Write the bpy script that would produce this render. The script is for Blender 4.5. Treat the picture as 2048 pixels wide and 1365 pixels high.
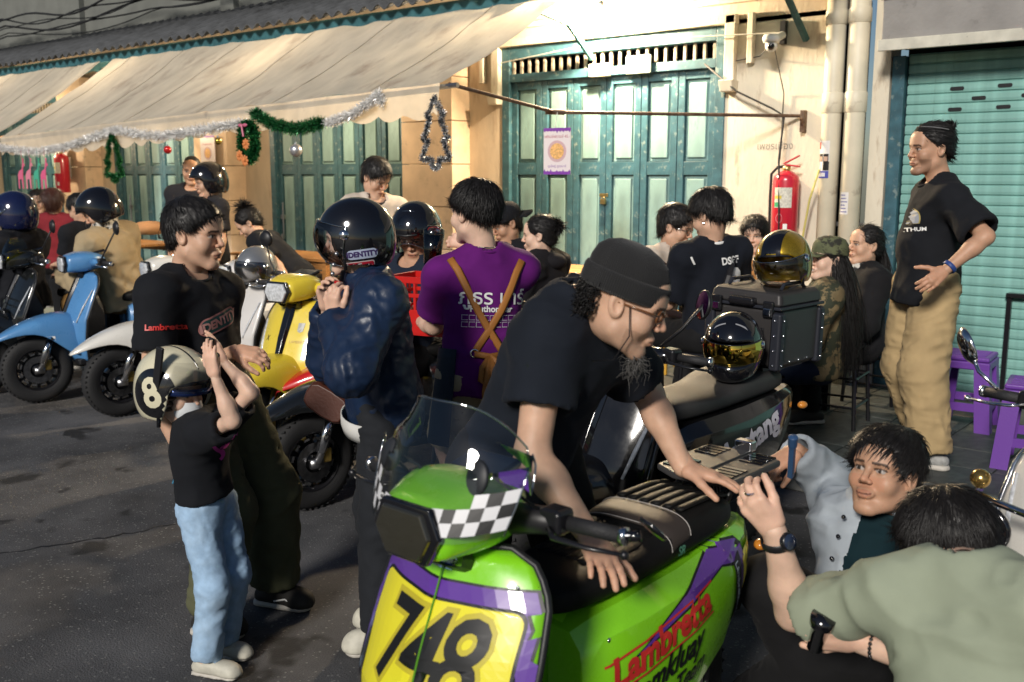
import bpy, bmesh, math, random
import numpy as np
from math import sin, cos, pi, radians
from mathutils import Vector, Matrix, Quaternion
from mathutils.bvhtree import BVHTree

for _o in list(bpy.data.objects):
    bpy.data.objects.remove(_o, do_unlink=True)
SC = bpy.context.scene
COL = SC.collection
rng = np.random.default_rng(7)
random.seed(7)

# ------------------------------------------------------------------ camera
cam = bpy.data.cameras.new('camera'); cam.lens = 35.0; cam.sensor_width = 36.0
cam.clip_start = 0.05; cam.clip_end = 400
cam_o = bpy.data.objects.new('camera', cam); COL.objects.link(cam_o)
cam_o.location = (0, 0, 1.70)
cam_o.rotation_euler = (radians(90 - 9.6), 0, radians(39.9))
cam.dof.use_dof = True; cam.dof.focus_distance = 3.9; cam.dof.aperture_fstop = 4.0
SC.camera = cam_o

# ------------------------------------------------------------------ night sky and the street floodlight (sun lamp)
SUN_AZ = radians(106.0)      # direction the light travels, measured in the facade's plan
SUN_EL = radians(27.0)
w = bpy.data.worlds.new('World'); SC.world = w; w.use_nodes = True
nt = w.node_tree
sky = nt.nodes.new('ShaderNodeTexSky'); sky.sky_type = 'NISHITA'; sky.sun_disc = False
_d = Vector((cos(SUN_AZ) * cos(SUN_EL), sin(SUN_AZ) * cos(SUN_EL), -sin(SUN_EL)))
sky.sun_elevation = SUN_EL
sky.sun_rotation = math.atan2(-_d.x, -_d.y)
sky.air_density = 1.0; sky.dust_density = 0.6; sky.ozone_density = 3.0
nt.nodes['Background'].inputs['Strength'].default_value = 0.032
nt.links.new(sky.outputs[0], nt.nodes['Background'].inputs['Color'])
sun = bpy.data.lights.new('street_flood', 'SUN'); sun.energy = 2.45; sun.angle = radians(10.0); sun.color = (1.0, 0.94, 0.86)
sun_o = bpy.data.objects.new('street_flood', sun); COL.objects.link(sun_o)
sun_o.rotation_euler = _d.to_track_quat('-Z', 'Y').to_euler()
SC.view_settings.view_transform = 'Standard'; SC.view_settings.look = 'None'
SC.view_settings.exposure = 0.5; SC.view_settings.gamma = 1.0
SC.view_settings.use_curve_mapping = False
SC.cycles.max_bounces = 6; SC.cycles.diffuse_bounces = 2; SC.cycles.glossy_bounces = 3
SC.cycles.transmission_bounces = 6; SC.cycles.transparent_max_bounces = 12
SC.cycles.caustics_reflective = False; SC.cycles.caustics_refractive = False
SC.cycles.use_denoising = True

# ------------------------------------------------------------------ materials
MATS = {}
def mat(name, col=(.5, .5, .5), rough=.6, metal=0., coat=0., bump=0., bscale=80., var=0., vscale=6., spec=.5,
        emit=None, estr=0., trans=0., ior=1.45, alpha=1., sheen=0., sss=0., attr=None, stretch=None, dirt=None):
    """Principled material: colour varied by noise, noise bump, optional colour attribute or stains of another colour."""
    if name in MATS: return MATS[name]
    m = bpy.data.materials.new(name); m.use_nodes = True
    N = m.node_tree.nodes; L = m.node_tree.links; b = N['Principled BSDF']
    def setin(k, v):
        if k in b.inputs: b.inputs[k].default_value = v
    c = (*col, 1)
    setin('Base Color', c); setin('Roughness', rough); setin('Metallic', metal); setin('Coat Weight', coat)
    setin('Coat Roughness', .04); setin('Specular IOR Level', spec); setin('IOR', ior); setin('Transmission Weight', trans)
    setin('Alpha', alpha); setin('Sheen Weight', sheen)
    if sss:
        setin('Subsurface Weight', sss); setin('Subsurface Radius', (1, .35, .2)); setin('Subsurface Scale', .012)
    if emit:
        setin('Emission Color', (*emit, 1)); setin('Emission Strength', estr)
    src = None
    if attr:
        a = N.new('ShaderNodeVertexColor'); a.layer_name = attr; src = a.outputs['Color']
    if var or bump or dirt:
        tc = N.new('ShaderNodeTexCoord'); vec = tc.outputs['Object']
        if stretch:
            mp = N.new('ShaderNodeMapping'); mp.inputs['Scale'].default_value = stretch; L.new(vec, mp.inputs['Vector']); vec = mp.outputs[0]
    if var:
        n = N.new('ShaderNodeTexNoise'); n.inputs['Scale'].default_value = vscale; n.inputs['Detail'].default_value = 5
        L.new(vec, n.inputs['Vector'])
        mr = N.new('ShaderNodeMapRange'); mr.inputs['From Min'].default_value = .3; mr.inputs['From Max'].default_value = .7
        mr.inputs['To Min'].default_value = 1 - var; mr.inputs['To Max'].default_value = 1 + var
        L.new(n.outputs['Fac'], mr.inputs['Value'])
        mx = N.new('ShaderNodeMix'); mx.data_type = 'RGBA'; mx.blend_type = 'MULTIPLY'; mx.inputs['Factor'].default_value = 1
        if src: L.new(src, mx.inputs[6])
        else: mx.inputs[6].default_value = c
        L.new(mr.outputs[0], mx.inputs[7]); src = mx.outputs[2]
    if dirt:                                   # (colour, scale, threshold, softness)
        n = N.new('ShaderNodeTexNoise'); n.inputs['Scale'].default_value = dirt[1]; n.inputs['Detail'].default_value = 8; n.inputs['Roughness'].default_value = .65
        L.new(vec, n.inputs['Vector'])
        mr = N.new('ShaderNodeMapRange'); mr.inputs['From Min'].default_value = dirt[2]; mr.inputs['From Max'].default_value = dirt[2] + dirt[3]
        L.new(n.outputs['Fac'], mr.inputs['Value'])
        mx = N.new('ShaderNodeMix'); mx.data_type = 'RGBA'
        L.new(mr.outputs[0], mx.inputs['Factor'])
        if src: L.new(src, mx.inputs[6])
        else: mx.inputs[6].default_value = c
        mx.inputs[7].default_value = (*dirt[0], 1); src = mx.outputs[2]
    if src: L.new(src, b.inputs['Base Color'])
    if bump:
        n = N.new('ShaderNodeTexNoise'); n.inputs['Scale'].default_value = bscale; n.inputs['Detail'].default_value = 4
        L.new(vec, n.inputs['Vector'])
        bp = N.new('ShaderNodeBump'); bp.inputs['Strength'].default_value = 1; bp.inputs['Distance'].default_value = bump
        L.new(n.outputs['Fac'], bp.inputs['Height']); L.new(bp.outputs[0], b.inputs['Normal'])
    MATS[name] = m
    return m

def wrinkled(m, dist=.010, scale=6., stretch=(1, 1, .55)):
    """Crease relief on top of a cloth material's weave."""
    N = m.node_tree.nodes; L = m.node_tree.links; b = N['Principled BSDF']
    tc = N.new('ShaderNodeTexCoord'); mp = N.new('ShaderNodeMapping'); mp.inputs['Scale'].default_value = stretch; mp.inputs['Rotation'].default_value = (.5, .35, .6)
    L.new(tc.outputs['Object'], mp.inputs['Vector'])
    n = N.new('ShaderNodeTexNoise'); n.noise_type = 'RIDGED_MULTIFRACTAL'; n.inputs['Scale'].default_value = scale; n.inputs['Detail'].default_value = 2.5; n.inputs['Distortion'].default_value = .6
    L.new(mp.outputs[0], n.inputs['Vector'])
    bp = N.new('ShaderNodeBump'); bp.inputs['Strength'].default_value = .8; bp.inputs['Distance'].default_value = dist; L.new(n.outputs['Fac'], bp.inputs['Height'])
    old = b.inputs['Normal'].links
    if old: L.new(old[0].from_socket, bp.inputs['Normal'])
    L.new(bp.outputs[0], b.inputs['Normal']); return m
def cloth(name, col, rough=.85, var=.12, bump=.0006, bscale=900, sheen=.02, wr=.007, **k):
    fresh = name not in MATS
    m = mat(name, col, rough, var=var, vscale=9, bump=bump, bscale=bscale, sheen=sheen, spec=.15, **k)
    return wrinkled(m, wr) if fresh and wr else m
def paint(name, col, rough=.28, var=.05, **k):
    fresh = name not in MATS
    m = mat(name, col, rough, coat=.8, var=var, vscale=5, dirt=k.pop('dirt', (tuple(c * .55 + .02 for c in col), 7, .66, .12)), **k)
    if fresh:                                  # smears and dust in the clear coat
        N = m.node_tree.nodes; L = m.node_tree.links; b = N['Principled BSDF']
        tc = N.new('ShaderNodeTexCoord'); n = N.new('ShaderNodeTexNoise'); n.inputs['Scale'].default_value = 14; n.inputs['Detail'].default_value = 9; n.inputs['Roughness'].default_value = .7
        L.new(tc.outputs['Object'], n.inputs['Vector'])
        for sock, lo, hi in (('Coat Roughness', .01, .16), ('Roughness', rough * .8, rough * 1.8)):
            mr = N.new('ShaderNodeMapRange'); mr.inputs['From Min'].default_value = .35; mr.inputs['From Max'].default_value = .75; mr.inputs['To Min'].default_value = lo; mr.inputs['To Max'].default_value = hi
            L.new(n.outputs['Fac'], mr.inputs['Value']); L.new(mr.outputs[0], b.inputs[sock])
    return m

BLACKP = mat('black_plastic', (.012, .012, .014), .42, bump=.0002, bscale=700)
SATIN = mat('satin_black', (.010, .010, .012), .3, coat=.2)
GLOSSK = mat('gloss_black', (.006, .006, .008), .12, coat=1)
RUBBER = mat('rubber', (.014, .014, .015), .75, bump=.0006, bscale=300)
CHROME = mat('chrome', (.75, .76, .78), .12, 1.)
STEEL = mat('steel', (.42, .42, .43), .35, 1., var=.15, vscale=20)
IRON = mat('rusty_steel', (.16, .11, .08), .6, .6, var=.3, vscale=30, dirt=((.10, .045, .02), 18, .5, .15))
WHITE = mat('white_print', (.78, .78, .76), .5)
BLACKPRINT = mat('black_print', (.01, .01, .011), .4)
REDPRINT = mat('red_print', (.55, .03, .025), .45)
GOLDP = mat('gold_print', (.55, .38, .10), .4)
GLASS = mat('clear_visor', (1, 1, 1), .03, trans=1., ior=1.06, coat=.6)

# ------------------------------------------------------------------ object helpers
def new_obj(name, me, parent=None, m=None, smooth=True):
    o = bpy.data.objects.new(name, me); COL.objects.link(o)
    if m is not None:
        for mm in (m if isinstance(m, (list, tuple)) else [m]): me.materials.append(mm)
    if smooth and len(me.polygons): me.polygons.foreach_set('use_smooth', np.ones(len(me.polygons), bool))
    if parent is not None: o.parent = parent
    return o

def tag(o, label=None, cat=None, group=None, kind=None):
    if label: o['label'] = label
    if cat: o['category'] = cat
    if group: o['group'] = group
    if kind: o['kind'] = kind
    return o

def thing(name, label, cat, loc=(0, 0, 0), rz=0., group=None, kind=None):
    o = bpy.data.objects.new(name, None); COL.objects.link(o)
    o.empty_display_size = .1
    o.location = loc; o.rotation_euler = (0, 0, rz)
    return tag(o, label, cat, group, kind)

def mesh_np(name, V, Fq=None, Ft=None):
    me = bpy.data.meshes.new(name)
    V = np.asarray(V, np.float32)
    nq = 0 if Fq is None else len(Fq); ntri = 0 if Ft is None else len(Ft)
    me.vertices.add(len(V)); me.vertices.foreach_set('co', V.ravel())
    li = []
    if nq: li.append(np.asarray(Fq, np.int32).ravel())
    if ntri: li.append(np.asarray(Ft, np.int32).ravel())
    li = np.concatenate(li) if li else np.zeros(0, np.int32)
    me.loops.add(len(li)); me.loops.foreach_set('vertex_index', li)
    me.polygons.add(nq + ntri)
    st = np.concatenate([np.arange(nq) * 4, nq * 4 + np.arange(ntri) * 3]).astype(np.int32)
    me.polygons.foreach_set('loop_start', st)
    me.update(calc_edges=True); me.validate()
    return me

class MB:
    """Collects shapes into one mesh."""
    def __init__(s): s.v = []; s.f = []; s.mi = []; s.cur = 0
    def add(s, V, F):
        n = len(s.v); s.v += [tuple(p) for p in V]; s.f += [tuple(i + n for i in q) for q in F]; s.mi += [s.cur] * len(F); return s
    def box(s, c, d, rot=None, taper=(1, 1)):
        h = [x / 2 for x in d]; P = []
        for z in (-1, 1):
            tx, ty = (taper if z > 0 else (1, 1))
            for x, y in ((-1, -1), (1, -1), (1, 1), (-1, 1)): P.append(Vector((x * h[0] * tx, y * h[1] * ty, z * h[2])))
        if rot is not None: P = [rot @ p for p in P]
        P = [p + Vector(c) for p in P]
        return s.add(P, [(3, 2, 1, 0), (4, 5, 6, 7), (0, 1, 5, 4), (1, 2, 6, 5), (2, 3, 7, 6), (3, 0, 4, 7)])
    def tube(s, pts, r, n=8, caps=True, closed=False, flat=1.0, upv=None):
        pts = [Vector(p) for p in pts]; k = len(pts)
        rs = r if isinstance(r, (list, tuple)) else [r] * k
        V = []; up = None
        for i, p in enumerate(pts):
            if closed: t = pts[(i + 1) % k] - pts[i - 1]
            else: t = pts[min(i + 1, k - 1)] - pts[max(i - 1, 0)]
            t.normalize()
            if upv is not None: up = Vector(upv)
            if up is None: up = Vector((0, 0, 1)) if abs(t.z) < .9 else Vector((1, 0, 0))
            a = t.cross(up)
            if a.length < 1e-5: a = t.orthogonal()
            a.normalize(); b = a.cross(t).normalized(); up = b
            for j in range(n):
                an = 2 * pi * j / n; V.append(p + a * cos(an) * rs[i] + b * sin(an) * rs[i] * flat)
        F = []
        for i in range(k if closed else k - 1):
            for j in range(n):
                i2 = (i + 1) % k; F.append((i * n + j, i * n + (j + 1) % n, i2 * n + (j + 1) % n, i2 * n + j))
        F = [q[::-1] for q in F]
        if caps and not closed: F += [tuple(range(n)), tuple(reversed(range((k - 1) * n, k * n)))]
        return s.add(V, F)
    def lathe(s, prof, n=24, M=None, arc=(0, 2 * pi)):
        """prof: (radius, height) pairs, spun about local z and placed by M."""
        M = M or Matrix(); V = []; F = []; full = abs(arc[1] - arc[0] - 2 * pi) < 1e-4; k = len(prof); cnt = n if full else n + 1
        for j in range(cnt):
            a = arc[0] + (arc[1] - arc[0]) * j / n
            for r, h in prof: V.append(M @ Vector((r * cos(a), r * sin(a), h)))
        for j in range(n):
            j2 = (j + 1) % cnt
            for i in range(k - 1): F.append((j * k + i, j2 * k + i, j2 * k + i + 1, j * k + i + 1))
        return s.add(V, F)
    def loft(s, rings, caps=True, closed=True):
        n = len(rings[0]); V = [p for r in rings for p in r]; F = []
        for i in range(len(rings) - 1):
            for j in range(n if closed else n - 1):
                j2 = (j + 1) % n; F.append((i * n + j, i * n + j2, (i + 1) * n + j2, (i + 1) * n + j))
        if caps and closed: F += [tuple(reversed(range(n))), tuple(range((len(rings) - 1) * n, len(rings) * n))]
        return s.add(V, F)
    def prism(s, poly, h, M=None):
        """poly of (x,y), extruded from z=0 to h, placed by M."""
        M = M or Matrix(); n = len(poly)
        V = [M @ Vector((x, y, 0)) for x, y in poly] + [M @ Vector((x, y, h)) for x, y in poly]
        F = [tuple(reversed(range(n))), tuple(range(n, 2 * n))] + [(i, (i + 1) % n, n + (i + 1) % n, n + i) for i in range(n)]
        return s.add(V, F)
    def sphere(s, c, r, n=12, sc=(1, 1, 1), M=None):
        prof = [(max(1e-4, sin(pi * i / (n // 2 + 2))) * r, -cos(pi * i / (n // 2 + 2)) * r) for i in range(n // 2 + 3)]
        T = Matrix.Translation(c) @ (M or Matrix()) @ Matrix.Diagonal((*sc, 1))
        return s.lathe(prof, n, T)
    def build(s, name, m=None, parent=None, smooth=False, bevel=0., sub=0, seg=2, solid=0., angle=35):
        me = bpy.data.meshes.new(name); me.from_pydata(s.v, [], s.f)
        bm = bmesh.new(); bm.from_mesh(me); bmesh.ops.recalc_face_normals(bm, faces=bm.faces)
        for q, i in zip(bm.faces, s.mi): q.material_index = i
        bm.to_mesh(me); bm.free()
        o = new_obj(name, me, parent, m, smooth or sub > 0 or bevel > 0)
        if solid: md = o.modifiers.new('solid', 'SOLIDIFY'); md.thickness = solid; md.offset = -1
        if bevel: md = o.modifiers.new('bevel', 'BEVEL'); md.width = bevel; md.segments = seg; md.limit_method = 'ANGLE'; md.angle_limit = radians(angle); md.harden_normals = True
        if sub: md = o.modifiers.new('sub', 'SUBSURF'); md.levels = sub; md.render_levels = sub
        return o

def copy_tree(o, parent=None):
    c = o.copy(); COL.objects.link(c)
    if parent is not None: c.parent = parent
    for ch in list(o.children): copy_tree(ch, c)
    return c

def arc_pts(c, r, a0, a1, n, plane='xz'):
    out = []
    for i in range(n + 1):
        a = a0 + (a1 - a0) * i / n; p, q = r * cos(a), r * sin(a)
        out.append(Vector(c) + (Vector((p, 0, q)) if plane == 'xz' else Vector((p, q, 0)) if plane == 'xy' else Vector((0, p, q))))
    return out

FONTS = {}
def text_mesh(txt, size=1., bold=0., shear=0., thick=0., spacing=1., align='CENTER', wscale=1.):
    cu = bpy.data.curves.new('lettering', 'FONT'); cu.body = txt; cu.size = size; cu.align_x = align; cu.align_y = 'CENTER'
    cu.offset = bold; cu.shear = shear; cu.extrude = thick; cu.space_character = spacing; cu.resolution_u = 3
    o = bpy.data.objects.new('lettering', cu)
    me = o.to_mesh().copy(); o.to_mesh_clear()
    bpy.data.objects.remove(o, do_unlink=True); bpy.data.curves.remove(cu)
    if wscale != 1:
        for v in me.vertices: v.co.x *= wscale
    return me

def decal(me, M, m, parent, target=None, off=.0015, name='lettering', maxd=.25, cut=.02, relM=None):
    """Lay a flat print (mesh in local xy, facing +z) on a surface: placed by M, then dropped along -z onto the target mesh."""
    bm = bmesh.new(); bm.from_mesh(me); bmesh.ops.transform(bm, matrix=M, verts=bm.verts)
    if target is not None:
        if cut:
            bmesh.ops.triangulate(bm, faces=[q for q in bm.faces if len(q.verts) > 4], ngon_method='EAR_CLIP')
            for _ in range(6):
                es = [e for e in bm.edges if e.calc_length() > cut]
                if not es or len(bm.verts) > 30000: break
                bmesh.ops.subdivide_edges(bm, edges=es, cuts=1)
                bmesh.ops.triangulate(bm, faces=[q for q in bm.faces if len(q.verts) > 4])
        d = -(M.to_3x3() @ Vector((0, 0, 1))).normalized()
        bad = []
        for v in bm.verts:
            hit = target.ray_cast(v.co - d * maxd, d, maxd * 2)
            if hit[0] is not None:
                nn_ = hit[1] if hit[1].dot(d) < 0 else -hit[1]
                v.co = hit[0] + (nn_ - d * .35) * off
            else: bad.append(v)
        if bad: bmesh.ops.delete(bm, geom=bad, context='VERTS')
    me2 = bpy.data.meshes.new(name); bm.to_mesh(me2); bm.free()
    return new_obj(name, me2, parent, m, smooth=False)

def bvh_of(objs):
    """Surface of objects (modifiers applied) in the objects' own frame."""
    dg = bpy.context.evaluated_depsgraph_get(); dg.update()
    V = []; Fs = []
    for o in (objs if isinstance(objs, (list, tuple)) else [objs]):
        ev = o.evaluated_get(dg); me = ev.to_mesh(); n = len(V)
        V += [v.co.copy() for v in me.vertices]; Fs += [[i + n for i in p.vertices] for p in me.polygons]
        ev.to_mesh_clear()
    return BVHTree.FromPolygons(V, Fs)

def frame(o, x, z):
    """Matrix at o with local x along x and local z along z (made orthogonal)."""
    z = Vector(z).normalized(); x = Vector(x); x = (x - z * x.dot(z)).normalized(); y = z.cross(x)
    M = Matrix((x, y, z)).transposed().to_4x4(); M.translation = Vector(o); return M

# ------------------------------------------------------------------ distance fields and surface nets, used for bodies, clothes, hair
_PERM = np.random.default_rng(3).permutation(256).astype(np.int64)
_GR = np.random.default_rng(5).uniform(-1, 1, 256)
def noise3(p):
    """Smooth value noise in [-1,1] at points p (N,3)."""
    i = np.floor(p).astype(np.int64); u = p - i; u = u * u * (3 - 2 * u); out = 0
    for dx in (0, 1):
        for dy in (0, 1):
            for dz in (0, 1):
                h = _PERM[(_PERM[(_PERM[(i[:, 0] + dx) & 255] + i[:, 1] + dy) & 255] + i[:, 2] + dz) & 255]
                wgt = (u[:, 0] if dx else 1 - u[:, 0]) * (u[:, 1] if dy else 1 - u[:, 1]) * (u[:, 2] if dz else 1 - u[:, 2])
                out = out + wgt * _GR[h]
    return out

class Field:
    def __init__(s, lo, hi, h):
        s.lo = np.array(lo, float) - h * 2; s.h = h
        s.n = np.ceil((np.array(hi, float) - s.lo) / h).astype(int) + 3
        s.F = np.full(tuple(s.n), .3, np.float32)
        s.ax = [s.lo[i] + np.arange(s.n[i]) * h for i in range(3)]
    def _sl(s, lo, hi, pad):
        a = np.clip(np.floor((np.asarray(lo) - pad - s.lo) / s.h).astype(int), 0, s.n)
        b = np.clip(np.ceil((np.asarray(hi) + pad - s.lo) / s.h).astype(int) + 1, 0, s.n)
        if np.any(b <= a): return None
        sl = tuple(slice(a[i], b[i]) for i in range(3))
        return sl, np.meshgrid(*[s.ax[i][sl[i]] for i in range(3)], indexing='ij', sparse=True)
    def _mix(s, sl, d, k, op):
        f = s.F[sl]
        if op == 'u':
            if k > 0: hh = np.maximum(k - np.abs(f - d), 0) / k; s.F[sl] = np.minimum(f, d) - hh * hh * k * .25
            else: s.F[sl] = np.minimum(f, d)
        else:
            d = -d
            if k > 0: hh = np.maximum(k - np.abs(f - d), 0) / k; s.F[sl] = np.maximum(f, d) + hh * hh * k * .25
            else: s.F[sl] = np.maximum(f, d)
    def cap(s, a, b, r1, r2=None, k=.02, flat=None, op='u'):
        """Tapered capsule; flat=(direction, factor) squashes the section along a direction."""
        a = np.array(a, float); b = np.array(b, float); r2 = r1 if r2 is None else r2
        R = max(r1, r2) * (max(1, flat[1]) if flat else 1)
        g = s._sl(np.minimum(a, b) - R, np.maximum(a, b) + R, k + 2 * s.h)
        if g is None: return s
        sl, (X, Y, Z) = g; ab = b - a; L = max(ab @ ab, 1e-9)
        t = np.clip(((X - a[0]) * ab[0] + (Y - a[1]) * ab[1] + (Z - a[2]) * ab[2]) / L, 0, 1)
        x = X - a[0] - t * ab[0]; y = Y - a[1] - t * ab[1]; z = Z - a[2] - t * ab[2]
        if flat:
            n = np.array(flat[0], float); n /= np.linalg.norm(n); q = (x * n[0] + y * n[1] + z * n[2]) * (1 / flat[1] - 1)
            x = x + n[0] * q; y = y + n[1] * q; z = z + n[2] * q
        d = np.sqrt(x * x + y * y + z * z) - (r1 + t * (r2 - r1))
        if flat and flat[1] < 1: d = d * (flat[1] * .5 + .5)
        s._mix(sl, d.astype(np.float32), k, op); return s
    def ell(s, c, r, Rm=None, k=.02, op='u'):
        c = np.array(c, float); r = np.array(r, float); m = r.max()
        g = s._sl(c - m, c + m, k + 2 * s.h)
        if g is None: return s
        sl, (X, Y, Z) = g; x = X - c[0]; y = Y - c[1]; z = Z - c[2]
        if Rm is not None:
            x, y, z = [Rm[0][i] * x + Rm[1][i] * y + Rm[2][i] * z for i in range(3)]
        q0 = np.sqrt((x / r[0]) ** 2 + (y / r[1]) ** 2 + (z / r[2]) ** 2)
        q1 = np.sqrt((x / r[0] ** 2) ** 2 + (y / r[1] ** 2) ** 2 + (z / r[2] ** 2) ** 2) + 1e-9
        d = q0 * (q0 - 1) / q1
        s._mix(sl, d.astype(np.float32), k, op); return s
    def box(s, c, hd, Rm, rad=.01, k=.01, op='u'):
        c = np.array(c, float); hd = np.array(hd, float); m = np.linalg.norm(hd)
        g = s._sl(c - m, c + m, k + 2 * s.h)
        if g is None: return s
        sl, (X, Y, Z) = g; x = X - c[0]; y = Y - c[1]; z = Z - c[2]
        q = [np.abs(Rm[0][i] * x + Rm[1][i] * y + Rm[2][i] * z) - hd[i] + rad for i in range(3)]
        d = np.sqrt(sum(np.maximum(v, 0) ** 2 for v in q)) + np.minimum(np.maximum(np.maximum(q[0], q[1]), q[2]), 0) - rad
        s._mix(sl, d.astype(np.float32), k, op); return s
    def half(s, p, n, k=0.):
        """Keep the side of the plane that n points away from."""
        n = np.array(n, float); n /= np.linalg.norm(n)
        X, Y, Z = np.meshgrid(*s.ax, indexing='ij', sparse=True)
        d = ((X - p[0]) * n[0] + (Y - p[1]) * n[1] + (Z - p[2]) * n[2]).astype(np.float32)
        if k > 0: hh = np.maximum(k - np.abs(s.F - d), 0) / k; s.F = np.maximum(s.F, d) + hh * hh * k * .25
        else: s.F = np.maximum(s.F, d)
        return s
    def cutcap(s, p, n, R):
        """Cut away what lies beyond the plane p,n within radius R of p."""
        n = np.array(n, float); n /= np.linalg.norm(n); p = np.array(p, float)
        g = s._sl(p - R, p + R, 0)
        if g is None: return s
        sl, (X, Y, Z) = g; x = X - p[0]; y = Y - p[1]; z = Z - p[2]
        d = x * n[0] + y * n[1] + z * n[2]
        rr = np.sqrt(x * x + y * y + z * z)
        d = np.where(rr < R, d, -.3)
        s.F[sl] = np.maximum(s.F[sl], d.astype(np.float32)); return s
    def like(s, a, b, c, pad):
        """A field on the same lattice covering the points a, b, c."""
        P = np.array([a, b, c]); o = Field.__new__(Field); o.h = s.h
        i0 = np.clip(np.floor((P.min(0) - pad - s.lo) / s.h).astype(int), 0, s.n - 2); i1 = np.clip(np.ceil((P.max(0) + pad - s.lo) / s.h).astype(int), i0 + 2, s.n)
        o.i0, o.i1 = i0, i1; o.n = i1 - i0; o.lo = s.lo + i0 * s.h; o.F = np.full(tuple(o.n), .3, np.float32)
        o.ax = [o.lo[i] + np.arange(o.n[i]) * s.h for i in range(3)]; return o
    def merge(s, o, k):
        sl = tuple(slice(o.i0[i], o.i1[i]) for i in range(3)); s._mix(sl, o.F, k, 'u')
    def shell(s, t): s.F = np.maximum(s.F, -(s.F + t)); return s
    def mesh(s):
        F = s.F; S = F < 0; nx, ny, nz = F.shape
        cnt = np.zeros((nx - 1, ny - 1, nz - 1), np.uint8)
        for dx in (0, 1):
            for dy in (0, 1):
                for dz in (0, 1): cnt += S[dx:nx - 1 + dx, dy:ny - 1 + dy, dz:nz - 1 + dz]
        act = (cnt > 0) & (cnt < 8)
        I = np.argwhere(act)
        if len(I) == 0: return np.zeros((0, 3)), np.zeros((0, 4), int)
        idx = np.full(act.shape, -1, np.int64); idx[act] = np.arange(len(I))
        pos = np.zeros((len(I), 3)); num = np.zeros(len(I))
        i, j, k = I.T
        for ax in range(3):
            o = [a for a in range(3) if a != ax]
            for u in (0, 1):
                for v in (0, 1):
                    c0 = [0, 0, 0]; c0[o[0]] = u; c0[o[1]] = v; c1 = list(c0); c1[ax] = 1
                    f0 = F[i + c0[0], j + c0[1], k + c0[2]]; f1 = F[i + c1[0], j + c1[1], k + c1[2]]
                    m = (f0 < 0) != (f1 < 0)
                    tt = np.where(m, f0 / np.where(m, f0 - f1, 1), 0)
                    p = np.tile(np.array(c0, float), (len(I), 1)); p[:, ax] = tt
                    pos += p * m[:, None]; num += m
        V = (I + pos / num[:, None]) * s.h + s.lo
        Q = []
        for ax in range(3):
            o = [(ax + 1) % 3, (ax + 2) % 3]
            a = [slice(None)] * 3; b = [slice(None)] * 3; a[ax] = slice(0, -1); b[ax] = slice(1, None)
            d = S[tuple(a)] != S[tuple(b)]
            for ee in o:
                c = [slice(None)] * 3; c[ee] = slice(1, -1); sl = [slice(None)] * 3
            E = np.argwhere(d); ok = np.ones(len(E), bool)
            for ee in o: ok &= (E[:, ee] > 0) & (E[:, ee] < F.shape[ee] - 1)
            E = E[ok]
            if len(E) == 0: continue
            q = []
            for (du, dv) in ((-1, -1), (0, -1), (0, 0), (-1, 0)):
                cc = E.copy(); cc[:, o[0]] += du; cc[:, o[1]] += dv
                q.append(idx[cc[:, 0], cc[:, 1], cc[:, 2]])
            q = np.stack(q, 1); neg = S[E[:, 0], E[:, 1], E[:, 2]]
            q[~neg] = q[~neg][:, ::-1]; Q.append(q)
        return V, np.concatenate(Q)

def vnormals(V, Q):
    n = np.cross(V[Q[:, 2]] - V[Q[:, 0]], V[Q[:, 3]] - V[Q[:, 1]]); N = np.zeros_like(V)
    for c in range(4): np.add.at(N, Q[:, c], n)
    return N / (np.linalg.norm(N, axis=1, keepdims=True) + 1e-12)
def relax(V, Q, it=1, w=.5):
    for _ in range(it):
        S = np.zeros_like(V); c = np.zeros(len(V))
        for a, b in ((0, 1), (1, 2), (2, 3), (3, 0)):
            np.add.at(S, Q[:, a], V[Q[:, b]]); np.add.at(c, Q[:, a], 1); np.add.at(S, Q[:, b], V[Q[:, a]]); np.add.at(c, Q[:, b], 1)
        V = V * (1 - w) + w * S / np.maximum(c, 1)[:, None]
    return V
def put_colors(me, C, name='Col'):
    a = me.color_attributes.new(name, 'FLOAT_COLOR', 'POINT')
    a.data.foreach_set('color', np.concatenate([C, np.ones((len(C), 1))], 1).astype(np.float32).ravel())

# ------------------------------------------------------------------ people
def nv(a): a = np.asarray(a, float); return a / (np.linalg.norm(a) + 1e-12)
def lerp(a, b, t): return np.asarray(a) * (1 - t) + np.asarray(b) * t
SKIN = {}
def skin_mat():
    return mat('skin', (.5, .3, .2), .48, attr='Col', var=.11, vscale=22, bump=.0005, bscale=260, sss=.12, spec=.4)
TONES = {'fair': (.66, .44, .33), 'mid': (.57, .35, .24), 'tan': (.47, .27, .175), 'dark': (.27, .135, .08)}
HAIRM = mat('black_hair', (.010, .009, .009), .46, spec=.35, var=.3, vscale=60)
HAIRB = mat('brown_hair', (.05, .018, .012), .4, var=.3, vscale=60)

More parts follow.
